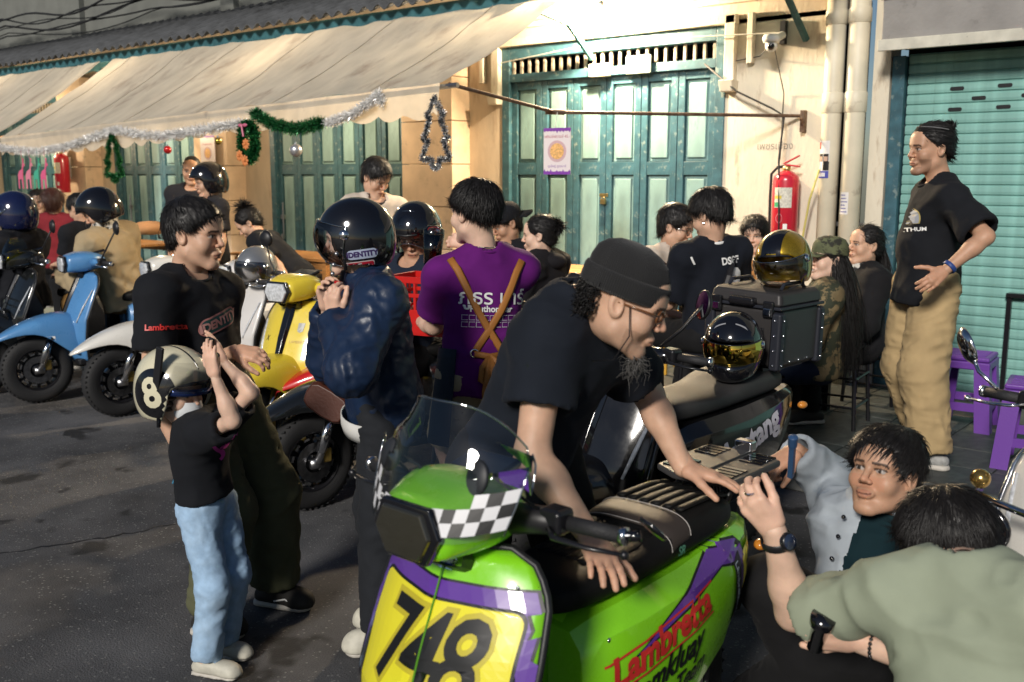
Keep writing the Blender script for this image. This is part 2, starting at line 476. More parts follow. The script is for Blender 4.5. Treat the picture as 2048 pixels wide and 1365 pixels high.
def head_mesh(s, tone, neck_dir, h=.0035, mouth=0., stubble=0., beard=False, wide=1., smile=0.):
    """Head with a face, local frame: x right, y forward, z up, origin between the ears at eye height."""
    f = Field((-.10, -.12, -.19), (.10, .135, .14), h)
    f.ell((0, -.015, .040), (.0755, .094, .082), k=.02)
    f.ell((0, .012, -.030), (.067 * wide, .072, .080), k=.03)
    for x in (-1, 1):
        f.cap((x * .054 * wide, .002, -.062), (x * .018, .066, -.104), .020, .017, k=.03)
        f.ell((x * .042 * wide, .058, -.028), (.026, .026, .028), k=.025)
        f.cap((x * .012, .086, .020), (x * .046, .070, .020), .0105, .010, k=.014)
    f.ell((0, .074, -.102), (.020, .016, .016), k=.02)
    f.ell((0, .060, .050), (.055, .034, .045), k=.03)
    for x in (-1, 1):
        f.ell((x * .031, .099, .003), (.020, .017, .011), k=.012, op='s')
        f.ell((x * .031, .0745, .002), (.0145, .0135, .0125), k=.004)
    f.cap((0, .086, .014), (0, .108, -.026), .0075, .0105, k=.012)
    for x in (-1, 1): f.ell((x * .0125, .097, -.031), (.0085, .0095, .0075), k=.006)
    f.ell((0, .086, -.062), (.027, .013, .016), k=.012)
    f.ell((0, .094, -.060), (.021, .0085, .0055), k=.004)
    f.ell((0, .0925, -.0715), (.018, .0085, .0065), k=.004)
    f.cap((-.022, .101, -.0655 + smile * .005), (0, .104, -.066), .0022, k=.003, op='s'); f.cap((.022, .101, -.0655 + smile * .005), (0, .104, -.066), .0022, k=.003, op='s')
    if mouth: f.ell((0, .101, -.067), (.017, .012, .004 + mouth), k=.003, op='s')
    ca, sa = cos(.28), sin(.28)
    for x in (-1, 1):
        Rm = np.array(((1, 0, 0), (0, ca, sa), (0, -sa, ca))).T
        f.ell((x * .079, -.012, -.004), (.010, .020, .032), Rm, k=.008)
        f.ell((x * .088, -.007, -.002), (.008, .011, .020), Rm, k=.004, op='s')
    nd = np.array(neck_dir)
    f.cap((0, -.022, -.045), nd, .053, .058, k=.03)
    V, Q = f.mesh(); V = relax(V, Q, 1, .35)
    x, y, z = np.abs(V[:, 0]), V[:, 1], V[:, 2]
    C = np.tile(np.array(tone), (len(V), 1))
    def blend(m, col, a=1.):
        C[m] = C[m] * (1 - a) + np.array(col) * a
    t = np.array(tone)
    blend((x < .05) & (y > .05) & (z < -.015) & (z > -.05), t * np.array((1.05, .86, .82)), .5)      # cheeks
    lips = (((V[:, 0] / .0235) ** 2 + ((z + .0655 - smile * .004 * (x / .02) ** 2) / .0125) ** 2) < 1) & (y > .085)
    blend(lips, t * np.array((.88, .58, .56)), .6)
    blend(lips & (np.abs(z + .066 - smile * .004 * (x / .02) ** 2) < .0022), (.06, .02, .02), .75)
    if mouth: blend(lips & (np.abs(z + .067) < .003 + mouth * .8) & (x < .016), (.62, .6, .55), .8)
    e = (((x - .031) / .0145) ** 2 + ((z - .0025) / .0056) ** 2 < 1) & (y > .06)
    blend(e, (.38, .36, .34), .85)
    blend(e & ((x - .031) ** 2 + (z - .003) ** 2 < .0056 ** 2), (.012, .008, .006), .97)
    blend((((x - .031) / .0175) ** 2 < 1) & (np.abs(z - (.0095 - 12 * (x - .031) ** 2)) < .0026) & (y > .06), (.02, .012, .01), .85)
    bz = .0215 + .05 * (x - .012) - 2.2 * np.maximum(x - .035, 0) ** 2 * 10
    blend((x > .011) & (x < .052) & (np.abs(z - bz) < .0042) & (y > .05), (.016, .011, .01), .85)
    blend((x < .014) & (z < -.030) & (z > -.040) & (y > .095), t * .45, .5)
    if stubble:
        m = (y > .03) & (z < -.045) & (z > -.12) & ~lips & (((z < -.082)) | ((z > -.056) & (x < .03) & (z < -.044)) | (x > .036))
        blend(m, t * .38, stubble)
    return V * s, Q, C

def hand_field(f, w, d, back, side, curl=(.25, .35, .25), spread=.06, thumb=(.9, .55), sc=1., tips=None):
    """Palm, four fingers of three joints and a thumb; d fingers' direction, back the back of the hand."""
    y = nv(d); z = nv(np.asarray(back) - y * np.dot(back, y)); x = np.cross(y, z); u = -x * side     # side +1: right hand
    P = lambda a, b, c: w + (u * a + y * b + z * c) * sc
    f.cap(P(.018, .02, 0), P(.024, .082, 0), .016 * sc, .0135 * sc, k=.012)
    f.cap(P(0, .012, 0), P(.002, .086, .001), .0175 * sc, .0145 * sc, k=.016)
    f.cap(P(-.016, .02, 0), P(-.024, .078, 0), .016 * sc, .012 * sc, k=.014)
    f.cap(P(.022, .015, -.006), P(.034, .045, -.010), .014 * sc, .011 * sc, k=.014)
    L = (.068, .077, .071, .055); X = (.027, .0095, -.009, -.0265); B = (.088, .093, .089, .080); Rr = (.0088, .0092, .0087, .0076)
    for i in range(4):
        p = P(X[i], B[i] - .006, 0); a = 0.; ci = curl if np.ndim(curl[0]) == 0 else curl[i]
        yy = nv(y + u * spread * (1.5 - i)); r = Rr[i] * sc
        for q, fr in enumerate((.47, .30, .23)):
            a += ci[q]; dd = yy * cos(a) - z * sin(a); p2 = p + dd * L[i] * fr * sc
            f.cap(p, p2, r * (1 - .05 * q), r * (.95 - .05 * q), k=.0035 if q else .007); p = p2
    p = P(.030, .030, -.006); dd = nv(u * sin(thumb[0]) + y * cos(thumb[0]) - z * .35)
    for q, l in enumerate((.036, .030, .026)):
        if q: dd = nv(dd * cos(thumb[1] * .5) + (y * .6 - u * .5 - z * .4) * sin(thumb[1] * .5))
        p2 = p + dd * l * sc; f.cap(p, p2, (.0125 - .0012 * q) * sc, (.0115 - .0014 * q) * sc, k=.006); p = p2

class Fig:
    """Joint positions in world metres plus axes."""
    def __init__(g, J, s):
        g.s = s
        for k, v in J.items(): setattr(g, k, np.array(v, float))
        g.up = nv(g.nek - g.pel)
        l = g.sL - g.sR; g.lat = nv(l - g.up * (l @ g.up)); g.fro = nv(np.cross(g.lat, g.up))     # lat: to the figure's left
        hl = g.hL - g.hR; g.hlat = nv(hl)
        g.Rm = np.stack([g.lat, -g.fro, g.up], 1)     # columns: lateral, back, up

def torso(f, g, off=0., belly=0., k=.05, wide=1., flatten=1., low=True):
    s = g.s; c = lambda t, y=0., x=0.: lerp(g.pel, g.nek, t) + g.fro * y * s + g.lat * x * s
    f.ell(c(.72, .005), (np.array((.150 * wide, .105, .175)) * s + off), g.Rm, k=k)
    f.ell(c(.38, .012 + belly * .5), (np.array((.132 * wide, .098 + belly, .17)) * s + off), g.Rm, k=k)
    if low: f.ell(c(.05, -.012), (np.array((.155, .108, .12)) * s + off), g.Rm, k=k)
    for S in (g.sL, g.sR):
        n2 = g.nek + (S - g.nek) * .25 + g.up * .012 * s
        f.cap(n2, S, .052 * s + off * .8, .058 * s + off, k=k)
        f.cap(lerp(c(.62), S, .35) + g.fro * .03 * s, S, .06 * s + off * .5, .055 * s + off, k=k)

def body_mesh(g, tone, h=.009, legs=True, armr=1., hands=None, headpar=None, belly=0., wide=1.):
    s = g.s
    pts = np.array([g.pel, g.nek, g.sL, g.sR, g.eL, g.eR, g.wL, g.wR, g.hL, g.hR] + ([g.kL, g.kR, g.aL, g.aR] if legs else []))
    f = Field(pts.min(0) - .14 * s, pts.max(0) + .14 * s, h * 1.75)
    torso(f, g, -.008, belly, wide=wide)
    if legs:
        for Hh, K, A in ((g.hL, g.kL, g.aL), (g.hR, g.kR, g.aR)):
            f.cap(Hh, K, .080 * s, .053 * s, k=.05)
            f.cap(K, lerp(K, A, .35), .053 * s, .054 * s, k=.03); f.cap(lerp(K, A, .3), A, .053 * s, .036 * s, k=.03)
            f.cap(A, A + np.array((0, 0, -.05 * s)), .036 * s, .034 * s, k=.02)
    for S, E, W in ((g.sL, g.eL, g.wL), (g.sR, g.eR, g.wR)): f.cap(S, lerp(S, E, .5), .049 * s * armr, .044 * s * armr, k=.03)
    V, Q = f.mesh(); Vs = [V]; Qs = [Q]; n = len(V)
    for S, E, W in ((g.sL, g.eL, g.wL), (g.sR, g.eR, g.wR)):
        P_ = np.array([S, E, W]); f = Field(P_.min(0) - .07 * s, P_.max(0) + .07 * s, h)
        f.cap(S, E, .049 * s * armr, .039 * s * armr, k=.03)
        f.cap(E, lerp(E, W, .35), .040 * s * armr, .040 * s * armr, k=.02)
        f.cap(lerp(E, W, .3), W, .040 * s * armr, .0255 * s * armr, k=.02)
        V, Q = f.mesh(); Vs.append(relax(V, Q, 1, .3)); Qs.append(Q + n); n += len(V)
    Cs = [np.tile(np.array(tone), (n, 1))]
    # head
    M = np.stack([nv(np.cross(g.hf, g.hu)), nv(g.hf), nv(np.cross(nv(np.cross(g.hf, g.hu)), g.hf))], 1)
    nd = (g.nek - g.hed) @ M / s
    hp = dict(headpar or {}); hs = hp.pop('hs', 1.)
    V, Q, C = head_mesh(s * hs, tone, nd / hs, **hp)
    g.HM = M; g.hs = hs * s
    Vs.append(V @ M.T + g.hed); Qs.append(Q + n); Cs.append(C); n += len(V)
    for key, side in (('R', 1), ('L', -1)):
        hd = (hands or {}).get(key)
        if hd is None: continue
        W = getattr(g, 'w' + key); E = getattr(g, 'e' + key); hd = dict(hd)
        d = nv(hd.pop('d')); b = hd.pop('b'); hh = hd.pop('h', .0038); sc = hd.pop('sc', s)
        ff = Field(W - .06 * s + np.minimum(d * .19 * s, 0) - .05 * s, W + .06 * s + np.maximum(d * .19 * s, 0) + .05 * s, hh)
        ff.cap(lerp(W, E, .28), W + d * .02 * s, .0295 * s * armr, .0225 * s, k=.012, flat=(b, .8))
        hand_field(ff, W, d, b, side, sc=sc, **hd)
        V, Q = ff.mesh(); V = relax(V, Q, 1, .3)
        C = np.tile(np.array(tone) * np.array((1.02, .96, .94)), (len(V), 1))
        Vs.append(V); Qs.append(Q + n); Cs.append(C); n += len(V)
    return np.concatenate(Vs), np.concatenate(Qs), np.concatenate(Cs)

def folds(V, Q, amp, fr=(7, 7, 13), seed=0., M=None, fine=.35):
    """Push cloth in and out along ridged, stretched noise."""
    N = vnormals(V, Q); P = V if M is None else V @ M
    P = P * np.array(fr) + seed * 7.3
    wv = noise3(P * .45 + 11) * 1.3
    r1 = 1 - np.abs(noise3(P + wv[:, None])) * 2.2
    r2 = 1 - np.abs(noise3(P * 2.1 + 5.2 + wv[:, None])) * 2.2
    return V + N * (amp * (r1 * .65 + r2 * fine))[:, None]

def shirt_mesh(g, h=.009, off=.014, hem=.0, sleeve=.5, sl_r=.075, loose=.02, belly=0., wide=1., amp=.006, seed=1., long=False, neck=.075, flare=0., fr=(8, 8, 9)):
    """T-shirt or jacket: torso shell, sleeves to a share of the upper arm (or to the wrist)."""
    s = g.s
    pts = np.array([g.pel, g.nek, g.sL, g.sR, g.eL, g.eR] + ([g.wL, g.wR] if long else []))
    f = Field(pts.min(0) - .2 * s, pts.max(0) + .2 * s, h)
    torso(f, g, off, belly, k=.06, wide=wide)
    bot = lerp(g.pel, g.nek, hem)
    f.cap(lerp(g.pel, g.nek, .62), bot - g.up * .06 * s, .130 * s * wide + off, (.135 + flare) * s * wide + loose, k=.05, flat=(g.fro, .74 + belly))
    ends = []
    for S, E, W in ((g.sL, g.eL, g.wL), (g.sR, g.eR, g.wR)):
        if long:
            e = W; d = W - E; fs = f.like(S, E, W, .16 * s)
            fs.cap(S, E, .060 * s + off, .052 * s + loose, k=.04)
            fs.cap(E, W + nv(W - E) * .03, .052 * s + loose, .036 * s + loose * .7, k=.03)
        else:
            e = lerp(S, E, sleeve)
            dn = np.array((0, 0, -1.)) * .012 * s
            d = E - S; fs = f.like(S, E, E, .16 * s)
            fs.cap(S, lerp(S, E, sleeve + .12) + dn, .056 * s + off, sl_r * s, k=.04)
        fs.shell(max(h * 2.1, .016)).half(e, d); ends.append(fs)
    f.shell(max(h * 2.1, .016))
    f.half(bot, -g.up)
    for fs in ends: f.merge(fs, .035)
    nb = g.nek + g.up * .012 * s
    f.ell(nb + g.fro * .028 * s, (neck * s, (neck + .005) * s, .05 * s), g.Rm, k=.01, op='s')
    f.cap(nb, nb + g.up * .2, neck * s * .8, neck * s, k=.0, op='s')
    V, Q = f.mesh(); V = relax(V, Q, 1, .4)
    if amp: V = folds(V, Q, amp, seed=seed, M=g.Rm, fr=fr)
    return V, Q

def pants_mesh(g, h=.010, off=.016, cuff=1., kr=.075, ar=.07, amp=.007, seed=2., waist=.16, shorts=None, seat=1.):
    s = g.s
    pts = np.array([g.pel + g.up * .12 * s, g.hL, g.hR, g.kL, g.kR] + ([] if shorts else [g.aL, g.aR]))
    f = Field(pts.min(0) - .17 * s, pts.max(0) + .17 * s, h)
    f.ell(lerp(g.pel, g.nek, .04) - g.fro * .012 * s, np.array((.155 * seat, .112 * seat, .125)) * s + off * .6, g.Rm, k=.05)
    f.ell(lerp(g.pel, g.nek, .2), np.array((.138, .1, .12)) * s + off * .6, g.Rm, k=.05)
    cuts = []
    for Hh, K, A in ((g.hL, g.kL, g.aL), (g.hR, g.kR, g.aR)):
        fs = f.like(Hh, K, K if shorts else A, .18 * s)
        fs.cap(Hh, K, .086 * s + off, kr * s, k=.04)
        if not shorts: fs.cap(K, A, kr * s, ar * s, k=.03)
        fs.shell(max(h * 1.6, .014))
        if shorts: fs.half(lerp(Hh, K, shorts), K - Hh)
        else: fs.cutcap(lerp(K, A, cuff), A - K, .17 * s)
        cuts.append(fs)
    f.shell(max(h * 1.6, .014))
    f.half(lerp(g.pel, g.nek, waist), g.up)
    for fs in cuts: f.merge(fs, .04)
    V, Q = f.mesh(); V = relax(V, Q, 1, .4)
    if amp:
        V = folds(V, Q, amp * s ** .5, seed=seed, fr=(10 / s, 10 / s, 15 / s))
    return V, Q

def shoe_mesh(A, T, s, h=.011, low=False):
    """Sole and upper between ankle A and toe T (both near the ground)."""
    A = np.array(A, float); T = np.array(T, float); z0 = min(A[2] - .085 * s, T[2] - .03 * s)
    d = nv((T - A) * np.array((1, 1, 0))); heel = np.array((*(A - d * .055 * s)[:2], z0)); toe = np.array((*(T)[:2], z0)); u = np.array((0, 0, 1.)); l = np.cross(u, d)
    fu = Field(np.minimum(heel, toe) - .08, np.maximum(heel, toe) + (.08, .08, .17), h)
    fu.cap(heel + u * .045 * s, toe - d * .03 * s + u * .038 * s, .036 * s, .038 * s, k=.02)
    fu.cap(A + u * .0, lerp(A, toe, .55) + u * .02, .040 * s, .034 * s, k=.04)
    fu.ell(toe - d * .045 * s + u * .03 * s, (.05 * s,) * 3, k=.03)
    fu.half(heel + u * .018 * s, -u); fu.cutcap(A + u * .012 * s, u, .12)
    V, Q = fu.mesh()
    fs = Field(np.minimum(heel, toe) - .08, np.maximum(heel, toe) + (.08, .08, .1), h)
    fs.cap(heel + u * .012 * s, lerp(heel, toe, .45) + u * .012 * s, .041 * s, .040 * s, k=.02); fs.cap(lerp(heel, toe, .45) + u * .012 * s, toe - d * .048 * s + u * .012 * s, .040 * s, .050 * s, k=.02)
    fs.half(heel + u * .030 * s, u, .006); fs.half(heel, -u, .004)
    V2, Q2 = fs.mesh()
    return (relax(V, Q, 1), Q), (relax(V2, Q2, 1), Q2)

def hair_obj(root, g, style='short', m=HAIRM, h=.005, n=1400, seed=1, vol=.014, length=.05, fringe=.3, part=0., cut=(.088, .062, -.055, -.062), spiky=.0, width=.0042, name='hair', tuft=None):
    """Hair cap with tapered locks; cut: front y, front z, nape y, nape z of the hairline."""
    r = np.random.default_rng(seed); hs = g.hs
    f = Field((-.11, -.14, -.12), (.11, .12, .16), h)
    f.ell((0, -.017, .044), np.array((.0755, .095, .082)) + vol)
    f.ell((0, -.035, -.01), np.array((.064, .068, .075)) + vol * .7, k=.02)
    y0, z0, y1, z1 = cut
    sl = (z0 - z1) / (y0 - y1); f.half((0, y0, z0), (0, sl, -1), .012)
    f.ell((0, .10, .0), (.062, .05, .062), k=.02, op='s')
    for x in (-1, 1): f.ell((x * .083, -.004, -.012), (.02, .030, .036), k=.008, op='s')
    V, Q = f.mesh(); V = relax(V, Q, 1)
    N = vnormals(V, Q)
    V = V + N * (noise3(V * np.array((160, 90, 90))) * .0022 + noise3(V * 45) * .003)[:, None]
    Vs = [V]; Qs = [Q]; Ts = []; nn = len(V)
    # locks
    out = np.where(V @ np.array((0, 0, 1)) > -.2)[0]
    cen = np.array((0, -.02, .04)); ok = ((V - cen) * N).sum(1) > .02
    cand = np.where(ok)[0]
    pick = r.choice(cand, n); P = V[pick]; NN = N[pick]
    crown = np.array((.012, -.045, .13))
    if style == 'back': flow = np.array((0, -1., -.25)) + 0 * P
    elif style == 'up': flow = np.array((0, -.2, 1.)) + 0 * P
    else:
        flow = P - crown; flow = flow / (np.linalg.norm(flow, axis=1, keepdims=True) + 1e-6)
        flow = flow + np.array((part, fringe, -.5))
    flow = flow - NN * (flow * NN).sum(1)[:, None]; flow /= (np.linalg.norm(flow, axis=1, keepdims=True) + 1e-6)
    flow = flow + r.normal(0, .16, flow.shape); lift = spiky + r.random(n) * .14 + .01
    L = length * r.uniform(.6, 1.25, n)
    side = np.cross(flow, NN); side /= (np.linalg.norm(side, axis=1, keepdims=True) + 1e-6)
    base = P - NN * .003
    rings = []
    for t, wd in ((0, 1.), (.4, .85), (.75, .5)):
        c = base + (flow + NN * lift[:, None] * (1 - .6 * t)) * (L * t)[:, None] - NN * (.10 * L * t * t)[:, None] + np.array((0, 0, -.12)) * (L * t * t)[:, None]
        for a in (-1, 0, 1): rings.append(c + side * (a * width * wd) + NN * ((.0016 if a == 0 else 0) * wd))
    tip = base + (flow + NN * lift[:, None] * .35) * L[:, None] - NN * (.10 * L)[:, None] + np.array((0, 0, -.12)) * L[:, None]
    VL = np.stack(rings + [tip], 1).reshape(-1, 3); ids = np.arange(n) * 10 + nn
    for a, b in ((0, 3), (3, 6)):
        for j in (0, 1): Qs.append(np.stack([ids + a + j, ids + a + j + 1, ids + b + j + 1, ids + b + j], 1))
    for j in (6, 7): Ts.append(np.stack([ids + j, ids + j + 1, ids + 9], 1))
    Vs.append(VL)
    W = np.concatenate(Vs) * hs @ g.HM.T + g.hed
    me = mesh_np(name, W, np.concatenate(Qs), np.concatenate(Ts))
    return new_obj(name, me, root, m)

def locks_obj(root, name, roots, dirs, L, m=HAIRM, width=.005, droop=.5, seed=1, seg=5, jit=.15, curl=0.):
    """Free-hanging tapered locks (long hair, beards, buns) from world roots."""
    r = np.random.default_rng(seed); n = len(roots); roots = np.array(roots, float); d = np.array(dirs, float)
    d = d / np.linalg.norm(d, axis=1, keepdims=True) + r.normal(0, jit, d.shape)
    L = np.broadcast_to(L, n) * r.uniform(.75, 1.2, n)
    sd = np.cross(d, r.normal(0, 1, d.shape)); sd /= np.linalg.norm(sd, axis=1, keepdims=True); s2 = np.cross(d, sd); s2 /= np.linalg.norm(s2, axis=1, keepdims=True)
    V = []; ph = r.uniform(0, 6.28, n)
    for i in range(seg + 1):
        t = i / seg; c = roots + d * (L * t * (1 - droop * .4 * t))[:, None] + np.array((0, 0, -1.)) * (droop * L * t * t)[:, None]
        if curl: c = c + sd * (np.sin(ph + t * 9) * curl * t)[:, None] + s2 * (np.cos(ph + t * 9) * curl * t)[:, None]
        wd = width * (1 - t ** 2 * .9) + .0004
        for j in range(3): a = j * 2.094; V.append(c + sd * cos(a) * wd + s2 * sin(a) * wd)
    V = np.stack(V, 1).reshape(-1, 3); k = 3 * (seg + 1); ids = np.arange(n) * k; Q = []
    for i in range(seg):
        for j in range(3): Q.append(np.stack([ids + i * 3 + j, ids + i * 3 + (j + 1) % 3, ids + i * 3 + 3 + (j + 1) % 3, ids + i * 3 + 3 + j], 1))
    return new_obj(name, mesh_np(name, V, np.concatenate(Q)), root, m)

def vq_obj(name, VQ, m, root): return new_obj(name, mesh_np(name, VQ[0], VQ[1]), root, m)

def person(label, J, s, tone='mid', loc=None, hands=None, headpar=None, shirt=None, shirt_m=None, pants=None, pants_m=None,
           shoes=None, sole=None, legs=True, hair=None, h=.009, belly=0., wide=1., armr=1., group=None, shirt_name='shirt'):
    g = Fig(J, s)
    root = thing('person', label, 'person', (0, 0, 0), group=group)
    base = loc if loc is not None else (float(g.pel[0]), float(g.pel[1]), 0)
    V, Q, C = body_mesh(g, TONES[tone] if isinstance(tone, str) else tone, h, legs, armr, hands, headpar, belly, wide)
    me = mesh_np('body', V, Q); put_colors(me, C); new_obj('body', me, root, skin_mat())
    g.root = root
    if shirt is not None:
        p = dict(h=h, belly=belly, wide=wide); p.update(shirt); g.shirt = vq_obj(shirt_name, shirt_mesh(g, **p), shirt_m, root)
    if pants is not None:
        p = dict(h=h * 1.05); p.update(pants); g.pants = vq_obj('shorts' if p.get('shorts') else 'trousers', pants_mesh(g, **p), pants_m, root)
    if shoes is not None:
        for A, T in ((g.aL, g.tL), (g.aR, g.tR)):
            u, so = shoe_mesh(A, T, s); o = vq_obj('shoe', u, shoes, root); vq_obj('sole', so, sole or WHITE, o)
    if hair is not None: hair_obj(root, g, **hair)
    # put the empty at the figure's base without moving the parts
    root.location = base
    for ch in root.children: ch.location = (-base[0], -base[1], -base[2])
    return g
def finish(g):
    """Children added after person() keep world coordinates under the moved root."""
    b = g.root.location
    for ch in g.root.children: ch.location = (-b[0], -b[1], -b[2])

# ------------------------------------------------------------------ road, kerb, pavement
def asphalt():
    m = mat('asphalt', (.098, .100, .106), .82, bump=.004, bscale=120, var=.35, vscale=220)
    N = m.node_tree.nodes; L = m.node_tree.links; b = N['Principled BSDF']
    tc = N.new('ShaderNodeTexCoord'); old = b.inputs['Base Color'].links[0].from_socket
    n = N.new('ShaderNodeTexNoise'); n.inputs['Scale'].default_value = 1.3; n.inputs['Detail'].default_value = 7; n.inputs['Roughness'].default_value = .6
    L.new(tc.outputs['Object'], n.inputs['Vector'])
    r = N.new('ShaderNodeValToRGB'); r.color_ramp.elements[0].position = .33; r.color_ramp.elements[0].color = (.34, .34, .35, 1); r.color_ramp.elements[1].position = .7; r.color_ramp.elements[1].color = (1.25, 1.22, 1.2, 1)
    L.new(n.outputs['Fac'], r.inputs['Fac'])
    mx = N.new('ShaderNodeMix'); mx.data_type = 'RGBA'; mx.blend_type = 'MULTIPLY'; mx.inputs['Factor'].default_value = 1
    L.new(old, mx.inputs[6]); L.new(r.outputs[0], mx.inputs[7])
    v = N.new('ShaderNodeTexVoronoi'); v.inputs['Scale'].default_value = 62; L.new(tc.outputs['Object'], v.inputs['Vector'])   # pale aggregate
    lt = N.new('ShaderNodeMath'); lt.operation = 'LESS_THAN'; lt.inputs[1].default_value = .30; L.new(v.outputs['Distance'], lt.inputs[0])
    ws = N.new('ShaderNodeTexWhiteNoise'); L.new(v.outputs['Position'], ws.inputs['Vector'])
    g2 = N.new('ShaderNodeMath'); g2.operation = 'GREATER_THAN'; g2.inputs[1].default_value = .74; L.new(ws.outputs['Value'], g2.inputs[0])
    an = N.new('ShaderNodeMath'); an.operation = 'MULTIPLY'; L.new(lt.outputs[0], an.inputs[0]); L.new(g2.outputs[0], an.inputs[1])
    m2 = N.new('ShaderNodeMix'); m2.data_type = 'RGBA'; L.new(an.outputs[0], m2.inputs['Factor']); L.new(mx.outputs[2], m2.inputs[6]); m2.inputs[7].default_value = (.17, .17, .165, 1)
    st = N.new('ShaderNodeTexNoise'); st.inputs['Scale'].default_value = 3.1; st.inputs['Detail'].default_value = 3; L.new(tc.outputs['Object'], st.inputs['Vector'])   # oil spots
    sr = N.new('ShaderNodeMapRange'); sr.inputs['From Min'].default_value = .62; sr.inputs['From Max'].default_value = .68; L.new(st.outputs['Fac'], sr.inputs['Value'])
    m3 = N.new('ShaderNodeMix'); m3.data_type = 'RGBA'; L.new(sr.outputs[0], m3.inputs['Factor']); L.new(m2.outputs[2], m3.inputs[6]); m3.inputs[7].default_value = (.018, .018, .019, 1)
    L.new(m3.outputs[2], b.inputs['Base Color'])
    return m
ASPH = asphalt()
def sheet(x0, x1, y0, y1, z, nx, ny, amp=0.):
    X, Y = np.meshgrid(np.linspace(x0, x1, nx), np.linspace(y0, y1, ny), indexing='ij')
    P = np.stack([X.ravel(), Y.ravel(), np.full(X.size, z)], 1)
    if amp: P[:, 2] += noise3(P * np.array((.9, .9, 1))) * amp
    i = (np.arange(nx - 1)[:, None] * ny + np.arange(ny - 1)[None, :]).ravel()
    return P, np.stack([i, i + ny, i + ny + 1, i + 1], 1)
P, Q = sheet(-120, 80, -90, 7.6, 0, 60, 40)
road = new_obj('road', mesh_np('road', P, Q), None, ASPH); tag(road, 'dark worn asphalt street with oil spots', None, kind='structure')
# a repaired trench crossing the street
cp_ = [(-4.740, 1.463, 0.000), (-4.522, 1.798, 0.000), (-4.423, 2.025, 0.000), (-4.301, 2.330, -0.000), (-4.247, 2.707, 0.000), (-4.104, 3.293, 0.000), (-3.919, 4.116, 0.000)]
cp_ = [tuple(Vector(cp_[i]).lerp(Vector(cp_[i + 1]), k / 8) + Vector((random.gauss(0, .012), random.gauss(0, .012), 0))) for i in range(6) for k in range(8)]
MB().tube(cp_, [.004 + .008 * random.random() for _ in cp_], 6, flat=.25).build('road_crack', mat('tar', (.012, .012, .013), .5, bump=.002, bscale=60), road)

KERB = mat('kerb_concrete', (.16, .16, .15), .85, bump=.003, bscale=60, var=.3, vscale=12, dirt=((.05, .05, .05), 9, .5, .2))
pav = MB().box((-20, 6.35, .062), (76, 2.5, .124)).build('pavement', mat('grout', (.20, .23, .20), .9, var=.25, vscale=20, bump=.002, bscale=90))
tag(pav, 'tiled pavement raised in front of the shophouses', None, kind='structure')
kb = MB().box((0, 0, 0), (.985, .15, .14)).build('kerb_stone', KERB, pav, bevel=.012); kb.location = (-2.5, 5.03, .07)
for i in range(14):
    if i != 5:
        c = kb.copy(); COL.objects.link(c); c.location = (2.5 - i, 5.03, .07)
tl = []
for i, c in enumerate(((.060, .066, .062), (.052, .060, .058), (.085, .062, .050), (.070, .070, .066))):
    tl.append(MB().box((0, 0, 0), (.392, .392, .03)).build('tile', mat('paving_%d' % i, c, .55, var=.35, vscale=14, bump=.0015, bscale=120, dirt=((.03, .03, .03), 11, .52, .2)), pav, bevel=.004))
first = [True] * 4
for i in range(26):
    for j in range(6):
        x, y = .9 - .4 * i, 5.305 + .4 * j
        k = random.choices(range(4), (5, 5, 2, 3))[0]
        if first[k]: o = tl[k]; first[k] = False
        else: o = tl[k].copy(); COL.objects.link(o)
        o.location = (x, y, .1265 + random.uniform(-.0015, .0015)); o.rotation_euler = (random.uniform(-.003, .003), random.uniform(-.003, .003), 0)

# ------------------------------------------------------------------ shophouse with folding doors
WALL = mat('cream_plaster', (.60, .50, .38), .85, bump=.003, bscale=30, var=.12, vscale=5, stretch=(1.6, 1, .45), dirt=((.46, .36, .26), 4, .55, .12))
WALL2 = mat('pale_plaster', (.66, .60, .48), .85, bump=.003, bscale=30, var=.08, vscale=5, stretch=(1.6, 1, .45), dirt=((.48, .40, .30), 5, .57, .10))
UPW = mat('grey_plaster', (.15, .155, .14), .9, bump=.002, bscale=30, var=.15, vscale=3)
TEALF = mat('teal_frame_paint', (.037, .105, .135), .5, var=.25, vscale=14, bump=.0012, bscale=60, dirt=((.16, .22, .22), 20, .58, .05))
TEALP = mat('sea_green_panel_paint', (.20, .325, .32), .55, var=.2, vscale=9, bump=.0015, bscale=40, stretch=(1, 1, .35), dirt=((.12, .20, .20), 9, .56, .14))
DARKIN = mat('dark_interior', (.006, .006, .007), .9)
FY = 7.30
house = thing('shophouse', 'cream shophouse with teal folding doors behind the awnings', 'building', (-8, FY, .124))
def part(name, mb, m, parent=house, **k):
    o = mb.build(name, m, None, **k)
    o.parent = parent
    if parent is house: o.location = (8, -FY, -.124)
    return o
DX = [-5.06, -8.64, -12.19, -15.75]; DW = 2.32
z0, ztop = .14, 2.84
# wall: piers between doors, band above, upper storey
edges = [-3.06] + [e for c in DX for e in (c + DW / 2, c - DW / 2)] + [-24]
for a, b in zip(edges[0::2], edges[1::2]):
    part('wall', MB().box(((a + b) / 2, FY + .10, 1.5), (abs(a - b), .2, 2.75)), WALL2 if a > -4 else WALL)
part('wall', MB().box((-13.5, FY + .10, 3.2), (21, .2, .72)), WALL)
part('wall', MB().box((-16, FY + .16, 5.3), (38, .2, 3.6)), UPW).name = 'upper_wall'
for x in (-3.6, -7.3, -10.5, -14.15, -18.2):
    part('upper_pilaster', MB().box((x, FY + .03, 5.3), (.26, .1, 3.6)), UPW)
part('interior_shade_sheet', MB().box((-13, FY + .6, 1.5), (20, .04, 3)), DARKIN)  # near-black upright sheet; shade of the rooms behind the doors is its colour
